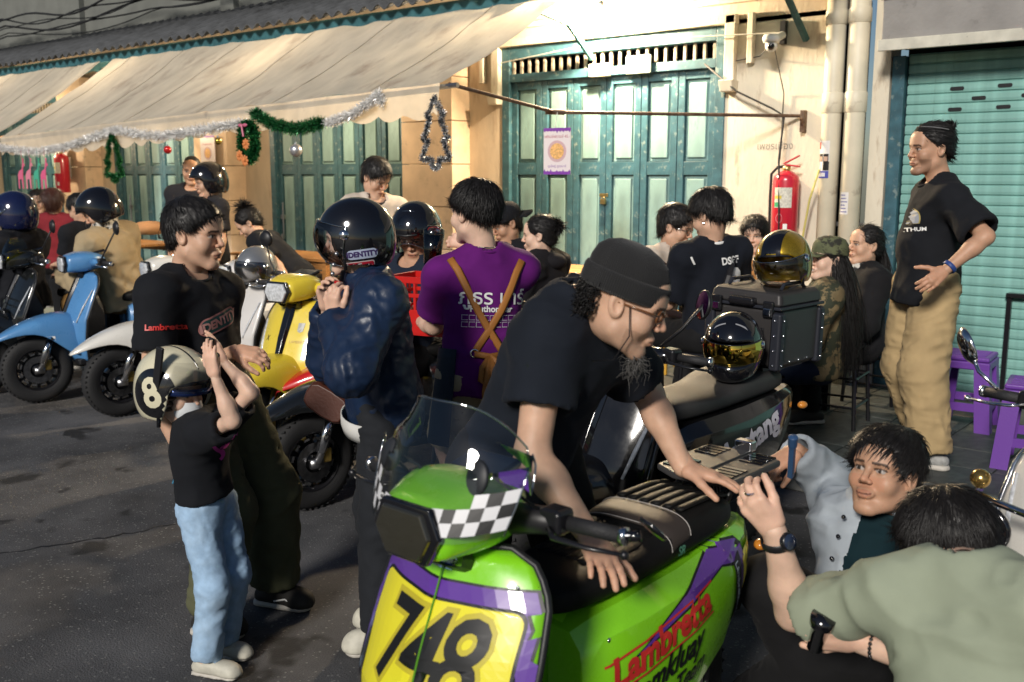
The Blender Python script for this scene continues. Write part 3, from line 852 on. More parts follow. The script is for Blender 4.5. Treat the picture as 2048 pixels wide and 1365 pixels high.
# projecting piers with masonry courses, each course a block
pier = [(-7.33, -6.64), (-10.99, -10.30), (-14.42, -13.72)]
PIERM = mat('pier_plaster', (.66, .50, .35), .85, bump=.002, bscale=40, var=.12, vscale=6, dirt=((.40, .30, .22), 5, .6, .1))
for a, b in pier:
    for i in range(7):
        part('block', MB().box(((a + b) / 2, FY - .12, .14 + .41 * i + .205), (b - a, .26, .404)), PIERM, bevel=.006)
# plinth of the right wall strip
part('wall_base', MB().box((-3.5, FY - .02, .26), (.84, .06, .26)), WALL2, bevel=.01)

def folding_door(cx, first=None):
    d = part('door', MB().box((cx - DW / 2 + .045, FY + .04, 1.49), (.09, .1, 2.7)).box((cx + DW / 2 - .045, FY + .04, 1.49), (.09, .1, 2.7)).box((cx, FY + .04, 2.785), (DW - .18, .1, .11))
             .box((cx, FY + .04, 2.56), (DW - .18, .09, .075)), TEALF, bevel=.006)
    nl = 6; lw = (DW - .18) / nl
    shared = {}
    for i in range(nl):
        x = cx - DW / 2 + .09 + lw * (i + .5)
        def sub(key, mk, m, loc, bevel):
            if key in shared: o = shared[key].copy(); COL.objects.link(o)
            else: o = mk().build(key.split(':')[0], m, None, bevel=bevel, seg=2); shared[key] = o
            o.parent = d; o.location = loc
        sub('stile', lambda: MB().box((-lw / 2 + .034, 0, 0), (.062, .05, 2.38)).box((lw / 2 - .034, 0, 0), (.062, .05, 2.38)), TEALF, (x, FY + .055, 1.332), .004)
        for zz, hh in ((2.487, .07), (1.735, .11), (.235, .19)):
            sub('rail:%.2f' % hh, lambda: MB().box((0, 0, 0), (lw - .13, .046, hh)), TEALF, (x, FY + .056, zz), .003)
        for za, zb in ((1.79, 2.452), (.33, 1.68)):
            sub('panel:%.2f' % za, lambda: MB().box((0, 0, 0), (lw - .13, .02, zb - za)).box((0, -.018, 0), (lw - .19, .025, zb - za - .06)), TEALP, (x, FY + .07, (za + zb) / 2), .009)
    nb = 24
    for i in range(nb):
        x = cx - DW / 2 + .12 + (DW - .24) * i / (nb - 1)
        if 'bar' in shared: o = shared['bar'].copy(); COL.objects.link(o)
        else: o = MB().box((0, 0, 0), (.026, .022, .14)).build('bar', mat('bar_paint', (.34, .30, .24), .6, var=.2, vscale=20), None, bevel=.003); shared['bar'] = o
        o.parent = d; o.location = (x, FY + .03, 2.664)
    return d
doors = [folding_door(c) for c in DX]
# architrave with corbels round the first door
arch = MB()
for sx in (-1, 1):
    arch.box((DX[0] + sx * (DW / 2 + .05), FY - .03, 2.66), (.09, .06, .5))
    arch.box((DX[0] + sx * (DW / 2 + .05), FY - .045, 2.37), (.11, .09, .09), taper=(1.1, 1.5))
    arch.box((DX[0] + sx * (DW / 2 + .22), FY - .03, 2.72), (.05, .05, .38))
arch.box((DX[0], FY - .03, 2.875), (DW + .2, .06, .07)).box((DX[0], FY - .025, 3.02), (DW + .5, .05, .05))
part('architrave', arch, WALL2, bevel=.008)
# padlock, hasps and number plate on the first door
lock = MB().box((-5.06, FY - .0, 1.45), (.05, .022, .045)).tube(arc_pts((-5.06, FY, 1.472), .017, 0, pi, 8), .004, 6).box((-5.06, FY + .012, 1.505), (.09, .01, .03))
lk = lock.build('padlock', mat('brass', (.55, .42, .18), .35, 1.), None, bevel=.003); tag(lk, 'small brass padlock hanging on the hasp of the teal doors', 'padlock')
npl = MB().box((-4.70, FY - .028, 2.59), (.25, .022, .15)).build('number_plate', mat('plate', (.42, .50, .42), .5, var=.1), None, bevel=.02, seg=3)
tag(npl, 'pale green house number plate reading 122 above the folding doors', 'sign')
decal(text_mesh('122', .13, bold=.004, thick=.004, spacing=1.1), frame((-4.70, FY - .041, 2.59), (1, 0, 0), (0, -1, 0)), mat('plate_no', (.62, .64, .52), .5), npl, name='number')
sw = MB().box((-5.10, FY - .02, 2.57), (.20, .06, .11)).build('junction_box', mat('box_cream', (.66, .60, .45), .5), None, bevel=.008); tag(sw, 'small cream electrical box on the door head beside the number plate', 'junction box')
for i, (x, z) in enumerate(((-9.6, 1.16), (-12.0, 1.15), (-13.0, 1.2))):
    b = MB().tube([(x, FY, z - .2), (x, FY, z + .2)], .011, 6).box((x, FY + .0, z + .03), (.05, .03, .05)).box((x, FY - .01, z - .2), (.035, .03, .06)).build('bolt', STEEL, doors[1 if i == 0 else 2])

# ------------------------------------------------------------------ neighbouring house with the roller shutter
house2 = thing('shophouse', 'house with a pale teal roller shutter and grey concrete header', 'building', (-1, FY, .124))
def part2(name, mb, m, **k):
    o = mb.build(name, m, None, **k); o.parent = house2; o.location = (1, -FY, -.124); return o
SHUT = mat('shutter_teal', (.21, .42, .38), .5, .0, var=.22, vscale=4, stretch=(2.5, 1, .3), bump=.0008, bscale=40, dirt=((.10, .20, .17), 7, .60, .12))
GREYC = mat('concrete_header', (.27, .26, .25), .9, bump=.003, bscale=40, var=.15, vscale=4, dirt=((.13, .12, .11), 3.5, .58, .12))
part2('wall', MB().box((-2.67, FY + .10, 2.2), (.12, .2, 4.2)), WALL2)
part2('shutter_frame', MB().box((-2.555, FY + .06, 1.33), (.09, .1, 2.36)), TEALF, bevel=.005)
part2('header', MB().box((.6, FY - .02, 3.0), (6.38, .5, .86)), GREYC, bevel=.01)
part2('header_trim', MB().box((.6, FY - .285, 2.555), (6.40, .03, .075)), mat('header_trim_paint', (.55, .53, .45), .7, var=.2, vscale=8, dirt=((.12, .12, .12), 14, .62, .06)), bevel=.004)
for z in (2.86, 3.12): part2('header_groove', MB().tube([(-2.6, FY - .275, z), (3, FY - .275, z + .02)], .006, 6), BLACKP)
shut = part2('shutter', MB().box((.2, FY + .12, 1.35), (5.45, .03, 2.42)), DARKIN)
slat = None; zz = .16; k = 0
while zz < 2.50:
    hh = .068
    if slat is None:
        prof = [(0, -.034), (-.012, -.030), (-.016, -.012), (-.016, .018), (-.010, .026), (.0, .030), (0, .034)]
        mb = MB(); n = len(prof)
        for x in (-2.5, 2.9): mb.v += [(x, y, z) for y, z in prof]
        mb.f = [(i, i + 1, n + i + 1, n + i) for i in range(n - 1)]; mb.mi = [0] * len(mb.f)
        slat = mb.build('slat', SHUT, None, smooth=False, solid=.002); o = slat
    else: o = slat.copy(); COL.objects.link(o)
    o.parent = shut; o.location = (0, FY + .075, zz + .034); zz += hh + .0015; k += 1
ventm = BLACKP
for (px, pz) in ((-2.165, 2.27), (-1.86, 2.275), (-2.02, 2.20), (-1.71, 2.205), (-2.17, 2.13), (-1.86, 2.135)):
    vv = MB().prism([(cos(a) * .013 + (.033 if cos(a) > 0 else -.033), sin(a) * .013) for a in np.linspace(0, 2 * pi, 16, endpoint=False)], .004, frame((px, FY + .0575, pz), (1, 0, 0), (0, -1, 0))).build('vent_slot', ventm, shut)

# drain pipes with collars
for x, r, lab in ((-2.985, .075, 'cream drain pipe with the election sticker, beside the fire extinguisher'), (-2.815, .078, 'cream drain pipe nearest the roller shutter')):
    pm = mat('pipe_cream', (.66, .60, .46), .5, var=.10, vscale=5, dirt=((.42, .36, .27), 6, .6, .1))
    t = thing('drain_pipe', lab, 'pipe', (x, FY - .085, .124))
    o = MB().tube([(0, 0, 0), (0, 0, 4)], r * .93, 20).build('pipe', pm, t, smooth=True)
    MB().lathe([(r * .93, 2.0), (r * 1.03, 2.01), (r * 1.03, 2.14), (r * .93, 2.15)], 20).build('collar', pm, t, smooth=True)
    MB().lathe([(r * .93, 2.62), (r * 1.03, 2.63), (r * 1.03, 2.72), (r * .93, 2.73)], 20).build('collar', pm, t, smooth=True)
    MB().box((0, .05, 1.2), (r * 2.3, .02, .03)).build('clip', STEEL, t)

# ------------------------------------------------------------------ corrugated lean-to roof over the pavement edge
ROOFM = mat('fibre_cement', (.085, .088, .092), .85, bump=.004, bscale=30, var=.3, vscale=7, dirt=((.03, .03, .03), 5, .55, .2))
lean = thing('lean_to_roof', 'dark corrugated roof running along the shophouse above the awnings', 'roof', (-13, 6.8, 3.1))
nx = 1100; xs = np.linspace(-30, -2.75, nx); prof = np.sin(xs * 2 * pi / .175) * .026
rows = []
for y, z in ((6.26, 3.135), (6.27, 3.14), (6.6, 3.28), (7.42, 3.64)): rows.append(np.stack([xs + 13, np.full(nx, y - 6.8), z + prof - 3.1], 1))
V = np.concatenate(rows); Q = np.concatenate([np.stack([np.arange(nx - 1) + k * nx, np.arange(1, nx) + k * nx, np.arange(1, nx) + (k + 1) * nx, np.arange(nx - 1) + (k + 1) * nx], 1) for k in range(3)])
o = new_obj('roof_sheet', mesh_np('roof_sheet', V, Q), lean, ROOFM); md = o.modifiers.new('s', 'SOLIDIFY'); md.thickness = .009; md.offset = 1
BEAM = mat('teal_beam_paint', (.035, .12, .14), .6, var=.3, vscale=10)
MB().box((-3.4, -.40, -.035), (27.3, .05, .09)).build('eave_beam', BEAM, lean, bevel=.004)
MB().box((-3.4, .1, .10), (27.3, .05, .07)).build('purlin', BEAM, lean)
for x in (-16.2, -12.4, -8.9, -5.2, -3.25):
    MB().tube([(x + 13, .5, -.42), (x + 13, .15, -.16), (x + 13, -.42, -.08)], .03, 6).box((x + 13, .06, .02), (.05, .95, .06), Matrix.Rotation(.38, 3, 'X')).build('bracket', BEAM, lean)

# cables looping over the roof
CAB = mat('cable', (.012, .012, .013), .6)
for i in range(6):
    z = 3.66 + .05 * i; pts = []
    for kx in range(90):
        x = -28 + kx * .28; ph = ((x + 28) % 4.1) / 4.1
        pts.append((x, 7.02 - .02 * i, z + .10 * (4 * (ph - .5) ** 2) - .05 + .05 * sin(x * (1.1 + .3 * i) + i * 1.7)))
    c = MB().tube(pts, .008 + .003 * (i % 3), 5).build('overhead_cable', CAB, None, smooth=True)
    tag(c, 'black cable sagging along the grey upper wall above the roof', 'cable', 'cables along the upper wall')

# ------------------------------------------------------------------ canvas awnings
CANV = mat('cream_canvas', (.54, .49, .40), .85, var=.12, vscale=4, bump=.004, bscale=18, stretch=(1.4, .5, 1), dirt=((.36, .30, .24), 2.6, .55, .15))
VAL = mat('valance_canvas', (.56, .49, .39), .85, var=.12, vscale=6, bump=.001, bscale=60, dirt=((.20, .17, .17), 2.6, .60, .12))
for _m in (CANV, VAL):                         # canvas lets lamplight through
    N = _m.node_tree.nodes; L = _m.node_tree.links; b = N['Principled BSDF']
    tl2 = N.new('ShaderNodeBsdfTranslucent'); L.new(b.inputs['Base Color'].links[0].from_socket, tl2.inputs['Color'])
    mx = N.new('ShaderNodeMixShader'); mx.inputs[0].default_value = .25; L.new(b.outputs[0], mx.inputs[1]); L.new(tl2.outputs[0], mx.inputs[2]); L.new(mx.outputs[0], N['Material Output'].inputs['Surface'])
def bar_z(x): return 2.30 - .0316 * (-4.77 - x) if x < -4.77 else 2.30
def awning(label, xl, xr, seed):
    a = thing('awning', label, 'awning', ((xl + xr) / 2, 5.0, 2.1))
    nx, ny = int((xr - xl) * 22), 40; X = np.linspace(xl, xr, nx); T = np.linspace(0, 1, ny); P = []
    for x in X:
        for t in T:
            y = 5.0 + 1.46 * t; z = bar_z(x) * (1 - t) + 3.085 * t - .05 * sin(pi * t)
            P.append((x, y, z))
    P = np.array(P)
    S = (P[:, 0] * .8 + (P[:, 1] - 5) * .75) ; q = np.stack([S * 4.2, (P[:, 1] - 5) * .9 + seed, P[:, 0] * .15], 1)
    r = 1 - np.abs(noise3(q + noise3(q * .5)[:, None] * .8)) * 2
    tt = (P[:, 1] - 5) / 1.46
    P[:, 2] += r * .016 * (.35 + tt) + noise3(q * np.array((2.3, 1, 1)) + 9) * .006 - .02 * np.sin(P[:, 0] * 2.9) * np.sin(pi * tt)
    i = (np.arange(nx - 1)[:, None] * ny + np.arange(ny - 1)[None, :]).ravel()
    o = new_obj('canvas', mesh_np('canvas', P, np.stack([i, i + ny, i + ny + 1, i + 1], 1)), a, CANV)
    for x in np.arange(xl + .4, xr, 1.12):
        k_ = int(np.argmin(np.abs(X - x))); MB().tube([tuple(P[k_ * ny + j] + np.array((0, 0, .004))) for j in range(0, ny, 3)], .006, 5, flat=.4).build('seam', VAL, a, smooth=True)
    # valance with scallops
    nz = 12; V = []
    for x in X:
        sc = abs(sin((x + .05) * pi / .30)) ** .75 * .055; L = .17 + sc + .02 * sin(x * 1.3 + seed)
        for k in range(nz):
            t = k / (nz - 1); V.append((x, 4.985 - .02 * sin(x * 5.1 + seed) * t - .015 * sin(x * 12 + 2) * t, bar_z(x) + .0 - L * t))
    V = np.array(V); i = (np.arange(nx - 1)[:, None] * nz + np.arange(nz - 1)[None, :]).ravel()
    o2 = new_obj('valance', mesh_np('valance', V, np.stack([i, i + nz, i + nz + 1, i + 1], 1)), a, VAL)
    o3 = MB().tube([(xl - .05, 5.03, bar_z(xl) - .032), (xr + .12, 5.03, bar_z(xr) - .02)], .018, 10).build('front_bar', STEEL, a)
    arms = [MB().tube([(x, 5.02, bar_z(x) - .02), (x, 7.25, 2.32)], .016, 8).build('arm', IRON, a) for x in (xl + .3, (xl + xr) / 2)]
    for ch in a.children: ch.location = -a.location
    return a
awning('wide cream canvas awning with scalloped valance hung with tinsel', -11.55, -4.80, 1.)
awning('cream canvas awning beyond the gap, at the picture edge', -19.0, -11.85, 4.)
st = thing('awning_stay', 'rusty two-piece steel rod staying the awning corner to the wall', 'rod', (-4.76, 5.03, 2.28))
Kp = (-4.525, 5.900, 2.134); Wp = (-3.226, 7.30, 2.12)
for a, b in (((-4.76, 5.03, 2.29), Kp), (Kp, Wp)):
    o = MB().tube([a, b], .013, 8).build('rod', IRON, st); o.location = -st.location
o = MB().tube([Vector(Kp) + Vector((-.05, -.05, .004)), Vector(Kp) + Vector((.05, .05, 0))], .02, 8).build('wire_binding', IRON, st); o.location = -st.location
o = MB().box((-3.226, 7.27, 2.08), (.03, .06, .16)).tube([(-3.226, 7.28, 2.0), (-3.226, 7.22, 2.1)], .012, 6).build('wall_hook', IRON, st); o.location = -st.location

# ------------------------------------------------------------------ Christmas tinsel and ornaments
def tinsel(name, pts, r, n, mats, label, cat='garland', seed=1, width=.0022, core=.004, closed=False):
    rr = np.random.default_rng(seed); P = np.array(pts, float)
    if closed: P = np.concatenate([P, P[:1]])
    d = np.linalg.norm(np.diff(P, axis=0), axis=1); c = np.concatenate([[0], np.cumsum(d)])
    t = rr.uniform(0, c[-1], n); B = np.stack([np.interp(t, c, P[:, i]) for i in range(3)], 1)
    D = rr.normal(0, 1, (n, 3)); D /= np.linalg.norm(D, axis=1, keepdims=True); L = r * rr.uniform(.5, 1.15, n)
    S = np.cross(D, rr.normal(0, 1, (n, 3))); S /= np.linalg.norm(S, axis=1, keepdims=True)
    V = np.stack([B - S * width, B + S * width, B + D * L[:, None] + S * width * .6, B + D * L[:, None] - S * width * .6], 1).reshape(-1, 3)
    Q = np.arange(n * 4).reshape(n, 4)
    me = mesh_np(name, V, Q)
    o = new_obj(name, me, None, mats, smooth=False)
    if len(mats) > 1: me.polygons.foreach_set('material_index', rr.integers(0, len(mats), n).astype(np.int32))
    t2 = MB().tube([tuple(p) for p in P], core, 5).build('core_wire', BLACKP, o)
    return tag(o, label, cat)
TW = mat('tinsel_white', (.92, .90, .86), .5); TS = mat('tinsel_silver', (.8, .8, .8), .3, .4); TG = mat('tinsel_green', (.02, .16, .045), .35, .3)
TG2 = mat('tinsel_deep_green', (.01, .09, .03), .3, .5); TB = mat('tinsel_navy', (.03, .045, .07), .3, .5)
def along(lst, n=30):
    """Smooth path through (x, drop below bar) control points on the valance."""
    xs = [p[0] for p in lst]; out = []
    for x in np.linspace(xs[0], xs[-1], n * len(lst)): out.append((x, 4.955, bar_z(x) - float(np.interp(x, xs[::-1] if xs[0] > xs[-1] else xs, [p[1] for p in lst][::-1] if xs[0] > xs[-1] else [p[1] for p in lst]))))
    return out
tinsel('tinsel_garland', along([(-11.6, .10), (-11.2, .15), (-10.6, .20), (-10.0, .18), (-9.5, .12), (-9.0, .07), (-8.6, .13), (-8.2, .17), (-7.6, .15), (-7.0, .13)]), .055, 14000, [TW, TW, TS], 'white tinsel garland looping along the awning valance beyond the wreath')
tinsel('tinsel_garland', along([(-5.95, .20), (-5.7, .16), (-5.45, .08), (-5.38, .03), (-5.34, .10)]), .048, 4200, [TW, TW, TS], 'short white tinsel rising to the awning bar near the corner', seed=2)
tinsel('tinsel_garland', along([(-6.85, .06), (-6.6, .17), (-6.3, .22), (-6.0, .19)]), .06, 5200, [TG, TG2], 'green tinsel garland sagging beside the wreath', seed=3, width=.003)
def tree_path(c, h, wd):
    pr = [(0, 1), (.16, .80), (.30, .72), (.20, .66), (.38, .42), (.46, .36), (.27, .33), (.48, .10), (.5, .04), (.14, .05), (.12, -.06), (0, -.1)]
    L = [(x, z) for x, z in pr] + [(-x, z) for x, z in pr[::-1][1:-1]]
    return [(c[0] + x * wd, c[1], c[2] + (z - .5) * h) for x, z in L]
tinsel('tinsel_tree', tree_path((-4.835, 4.97, 1.99), .44, .26), .028, 7000, [TB, TB, TS], 'frosted navy tinsel Christmas tree outline hanging from the awning corner', 'ornament', 4, closed=True)
tinsel('tinsel_tree', tree_path((-9.08, 4.95, 1.86), .40, .30), .032, 6000, [TG, TG2], 'green tinsel Christmas tree outline hanging under the awning', 'ornament', 5, width=.003, closed=True)
wc = (-6.9, 4.93, 1.945)
wr = tinsel('wreath', [(wc[0] + cos(a) * .085, wc[1], wc[2] + sin(a) * .14) for a in np.linspace(0, 2 * pi, 24, endpoint=False)], .055, 4000, [TG2, TG], 'green Christmas wreath with orange flowers and a pink bow', 'wreath', 6, width=.006, closed=True)
ORF = mat('orange_flower', (.62, .22, .07), .5)
for (dx, dz) in ((.03, -.02), (-.06, -.11), (.01, -.15)):
    mb = MB()
    for k in range(8):
        a = k * pi / 4; mb.sphere((wc[0] + dx + cos(a) * .028, wc[1] - .05, wc[2] + dz + sin(a) * .028), .02, 6, (1, .35, .6), Matrix.Rotation(-a, 4, 'Y'))
    mb.sphere((wc[0] + dx, wc[1] - .056, wc[2] + dz), .012, 6); mb.build('flower', ORF, wr)
MB().sphere((wc[0] - .03, wc[1] - .05, wc[2] + .13), .03, 8, (1, .4, .5)).sphere((wc[0] + .03, wc[1] - .05, wc[2] + .13), .03, 8, (1, .4, .5)).tube([(wc[0], wc[1] - .06, wc[2] + .13), (wc[0] + .02, wc[1] - .06, wc[2] + .04)], .01, 5).build('bow', mat('pink_ribbon', (.50, .12, .20), .5), wr)
for (x, z, r, m, lab) in ((-8.13, 1.90, .036, mat('red_bauble', (.55, .02, .02), .15, .3, 1.), 'red glass bauble hanging below the white tinsel'),
                          (-6.32, 1.87, .05, mat('silver_bauble', (.6, .6, .62), .3, .8, var=.25, vscale=70), 'glittering silver bauble hanging below the green tinsel'),
                          (-7.35, 1.96, .03, mat('gold_bauble', (.6, .42, .08), .2, .9), 'small gold bauble on the white tinsel beside the menu sheet')):
    t = MB().sphere((0, 0, 0), r, 16).build('bauble', m, None, smooth=True); t.location = (x, 4.95, z); tag(t, lab, 'ornament')
    MB().lathe([(.001, r + .014), (.008, r + .014), (.009, r - .002)], 10).tube([(0, 0, r), (0, 0, r + .11)], .0012, 4).build('cap', CHROME, t)
# reindeer bunting cut from felt, far end
def deer(): return [(0, .0), (.012, 0), (.016, .06), (.05, .065), (.056, 0), (.068, 0), (.07, .09), (.075, .13), (.09, .15), (.105, .15), (.098, .165), (.085, .17), (.095, .20), (.085, .19), (.078, .20), (.076, .172), (.062, .13), (.02, .115), (.0, .09)]
for k, (x, c, cn) in enumerate(((-11.05, (.60, .12, .22), 'pink'), (-10.87, (.62, .20, .28), 'pale pink'), (-10.69, (.06, .36, .24), 'green'), (-10.53, (.62, .10, .22), 'bright pink'))):
    o = MB().prism([(a * 1.6, b * 1.6) for a, b in deer()], .006, frame((x, 4.93, 1.53), (1, 0, 0), (0, -1, 0))).tube([(x + .1, 4.93, 1.85), (x + .1, 4.93, 1.95)], .002, 4).build('felt_reindeer', mat('felt_' + cn.replace(' ', '_'), c, .9), None)
    tag(o, '%s felt reindeer cut-out, number %s along the bunting string' % (cn, ('one', 'two', 'three', 'four')[k]), 'bunting')

# ------------------------------------------------------------------ wall fixtures
PURP = mat('purple_print', (.20, .05, .36), .5)
def menu_sheet(loc, label, rot=0., wd=.225, ht=.335, strings=True):
    t = thing('menu_sheet', label, 'poster', loc, rot)
    M = frame((0, 0, 0), (1, 0, 0), (0, -1, 0))
    o = MB().box((0, 0, 0), (wd, .004, ht)).build('sheet', mat('menu_paper', (.72, .66, .68), .4), t)
    def fl(mb, name, m): return mb.build(name, m, t)
    for sgn in (1, -1):
        pts = [(-wd / 2, sgn * ht / 2)]; n = 26; r = np.random.default_rng(5 + sgn)
        prof = [(-wd / 2 + wd * i / n, sgn * (ht / 2 - .018 - (.022 * r.random() if i % 3 == 1 else .004))) for i in range(n + 1)]
        pts = [(-wd / 2, sgn * ht / 2)] + prof + [(wd / 2, sgn * ht / 2)]
        mb = MB().prism(pts if sgn > 0 else pts, .0012, frame((0, -.0025, 0), (1, 0, 0), (0, -1, 0))); fl(mb, 'drip_border', PURP)
    disc = lambda c, r, y: MB().prism([(c[0] + cos(a) * r, c[1] + sin(a) * r) for a in np.linspace(0, 2 * pi, 24, endpoint=False)], .001, frame((0, y, 0), (1, 0, 0), (0, -1, 0)))
    fl(disc((0, .0), .078, -.0024), 'plate_print', mat('plate_pink', (.55, .38, .42), .5)); fl(disc((.0, .0), .058, -.0036), 'noodle_print', mat('noodle', (.72, .42, .16), .5, var=.4, vscale=90))
    decal(text_mesh('เฟรนช์ฟรายส์ 45.-', .030), frame((0, -.003, .105), (1, 0, 0), (0, -1, 0)), mat('menu_red', (.42, .10, .16), .5), t)
    decal(text_mesh('ชุดใหญ่ สูตรบาร์', .024), frame((.0, -.003, -.108), (1, 0, 0), (0, -1, 0)), PURP, t)
    if strings: MB().tube([(-.02, 0, ht / 2), (.0, 0, ht / 2 + .11)], .003, 5).build('string', WHITE, t)
    return t
kp = Vector(Kp)
menu_sheet((kp.x + .03, kp.y - .01, kp.z - .28), 'menu sheet with purple drips and a plate, tied to the steel rod', radians(8))
menu_sheet((-10.62, 7.0, 1.93), 'menu sheet with purple drips fixed to the pier by the second doors', 0, .3, .42, False)
menu_sheet((-14.25, 6.98, 1.86), 'menu sheet with purple drips at the far doors above the red fire box', 0, .36, .4, False)

def extinguisher(loc, label):
    t = thing('fire_extinguisher', label, 'extinguisher', loc)
    RED = mat('extinguisher_red', (.50, .015, .035), .3, coat=.5, var=.06)
    MB().lathe([(.001, 0), (.09, 0), (.098, .012), (.098, .47), (.09, .505), (.05, .535), (.03, .545), (.001, .546)], 28).build('cylinder', RED, t, smooth=True)
    MB().lathe([(.028, .545), (.03, .55), (.03, .575), (.02, .58), (.001, .58)], 16).build('valve', mat('brass', (1, 1, 1)), t, smooth=True)
    MB().box((.035, 0, .625), (.14, .024, .012), Matrix.Rotation(-.45, 3, 'Y')).build('lever', RED, t, bevel=.004)
    MB().box((.045, 0, .582), (.12, .024, .012), Matrix.Rotation(.12, 3, 'Y')).build('carry_handle', RED, t, bevel=.004)
    MB().tube([(-.02, 0, .575), (-.075, 0, .57), (-.118, -.01, .52), (-.12, -.012, .35), (-.116, -.012, .1), (-.114, -.012, -.05)], .011, 8).build('hose', RUBBER, t, smooth=True)
    MB().lathe([(.0995, .27), (.0995, .42)], 16, Matrix.Rotation(radians(-118), 4, 'Z'), (0, radians(80))).build('label_print', mat('ext_label', (.60, .58, .50), .45, var=.25, vscale=60), t, smooth=True)
    MB().lathe([(.0998, .275), (.0998, .31)], 10, Matrix.Rotation(radians(-118), 4, 'Z'), (0, radians(26))).build('label_patch', mat('ext_green', (.06, .36, .16), .45), t, smooth=True)
    MB().lathe([(.0998, .335), (.0998, .36)], 10, Matrix.Rotation(radians(-116), 4, 'Z'), (0, radians(34))).build('label_patch', mat('ext_yellow', (.62, .5, .08), .45), t, smooth=True)
    for a, z0_, z1_ in ((-72, .10, .15), (-112, .04, .09)): MB().lathe([(.0998, z0_), (.0998, z1_)], 6, Matrix.Rotation(radians(a), 4, 'Z'), (0, radians(18))).build('inspection_sticker', WHITE, t, smooth=True)
    MB().tube([Vector((0, -.1003, .19)) + Vector((cos(a) * .024, 0, sin(a) * .034)) for a in np.linspace(0, 2 * pi, 20, endpoint=False)], .0022, 4, closed=True).build('crest', mat('ext_pink', (.62, .25, .28), .5), t)
    MB().box((0, .105, .35), (.06, .03, .3)).build('wall_mount', STEEL, t)
    return t
extinguisher((-3.30, FY - .12, 1.17), 'red fire extinguisher with black hose on the cream wall beside the drain pipes')
extinguisher((-14.05, FY - .42, 1.42), 'red fire extinguisher on the far pier beside the dark doorway')

ct = thing('security_camera', 'white dome security camera on a bracket near the drain pipes', 'camera', (-3.42, FY - .02, 2.68))
cw = mat('camera_white', (.74, .74, .72), .4)
MB().box((0, 0, .06), (.04, .05, .17)).build('bracket', BLACKP, ct)
MB().tube([(0, -.02, .04), (-.0, -.14, .0)], .03, 10).build('arm', cw, ct)
MB().lathe([(.001, .03), (.055, .025), (.068, 0), (.06, -.03), (.001, -.032)], 20, Matrix.Translation((0, -.2, .0))).build('housing', cw, ct, smooth=True)
MB().sphere((0, -.2, -.055), .045, 16).build('ball', cw, ct, smooth=True)
MB().lathe([(.001, .0), (.024, .0), (.026, -.012)], 14, frame((.018, -.24, -.068), (1, 0, 0), (.35, -.85, -.4))).build('lens', GLOSSK, ct, smooth=True)
for pts, lab in (([(-3.42, 7.1, 2.66), (-3.6, 7.27, 2.58), (-3.9, 7.28, 2.55)], 'thin black wire from the security camera to the door head'),
                 ([(-3.42, 7.12, 2.64), (-3.40, 7.285, 2.3), (-3.41, 7.29, 1.8)], 'thin wire dropping from the security camera down the wall')):
    tag(MB().tube(pts, .004, 5).build('camera_wire', CAB, None), lab, 'wire')
tag(MB().tube([(-4.06, 7.24, 2.55), (-3.75, 7.2, 2.32), (-3.45, 7.2, 2.18), (-3.34, 7.18, 2.12), (-3.33, 7.10, 1.8), (-3.30, 7.08, 1.4), (-3.29, 7.1, .9)], .008, 6).build('power_cable', CAB, None, smooth=True), 'black cable hanging from the rod across the fire extinguisher', 'cable')
tag(MB().tube([(-3.02, 7.12, 1.72), (-3.10, 7.16, 1.5), (-3.16, 7.2, 1.2), (-3.2, 7.22, .8)], .008, 6).build('yellow_hose', mat('yellow_hose', (.62, .55, .16), .5), None, smooth=True), 'thin yellow hose hanging beside the drain pipe', 'hose')
tag(MB().tube([(-6.2, FY - .06, 2.70), (-5.0, FY - .07, 2.80), (-3.4, FY - .1, 2.73)], .005, 5).build('white_wire', mat('wire_white', (.6, .58, .52), .5), None), 'pale wire strung across the bars above the folding doors', 'wire')
# stickers on the pipes (bent round them)
def pipe_sticker(x, r, z0_, z1_, a0, a1, m, label):
    o = MB().lathe([(r, z0_), (r, z1_)], 12, Matrix(), (radians(a0), radians(a1))).build('sticker', m, None, smooth=True); o.location = (x, FY - .085, 0); return tag(o, label, 'sticker')
k = pipe_sticker(-2.985, .0715, 1.66, 1.93, -150, -70, mat('sticker_white', (.70, .68, .66), .45), 'election sticker with two portraits on the drain pipe')
def on_pipe(mb_rings, name, m): pass
for a, z, col, sz in ((-126, 1.80, (.50, .34, .26), .017), (-90, 1.80, (.42, .28, .22), .017)):
    MB().lathe([(.0722, z - sz), (.0722, z + sz)], 6, Matrix(), (radians(a - 11), radians(a + 11))).build('face_print', mat('print_face', (.50, .33, .25), .5), k)
    MB().lathe([(.0719, z - .02), (.0719, z + .035)], 6, Matrix(), (radians(a - 16), radians(a + 16))).build('hair_print', BLACKPRINT, k)
    MB().lathe([(.0719, 1.715), (.0719, z - .02)], 6, Matrix(), (radians(a - 20), radians(a + 20))).build('dress_print', BLACKPRINT if a == -90 else WHITE, k)
MB().lathe([(.0722, 1.66), (.0722, 1.712)], 10, Matrix(), (radians(-150), radians(-70))).build('name_band', mat('band_blue', (.06, .07, .35), .5), k)
MB().lathe([(.0722, 1.87), (.0722, 1.92)], 6, Matrix(), (radians(-150), radians(-128))).build('red_numeral', REDPRINT, k)
for kk, z in enumerate((1.685,)):
    for j in range(6): MB().lathe([(.0727, z - .014), (.0727, z + .014)], 3, Matrix(), (radians(-142 + j * 9), radians(-142 + j * 9 + 6))).build('letter', WHITE, k)
k2 = pipe_sticker(-2.815, .0745, 1.40, 1.56, -130, -78, mat('sticker_white', ()), 'small printed notice stuck on the drain pipe by the shutter')
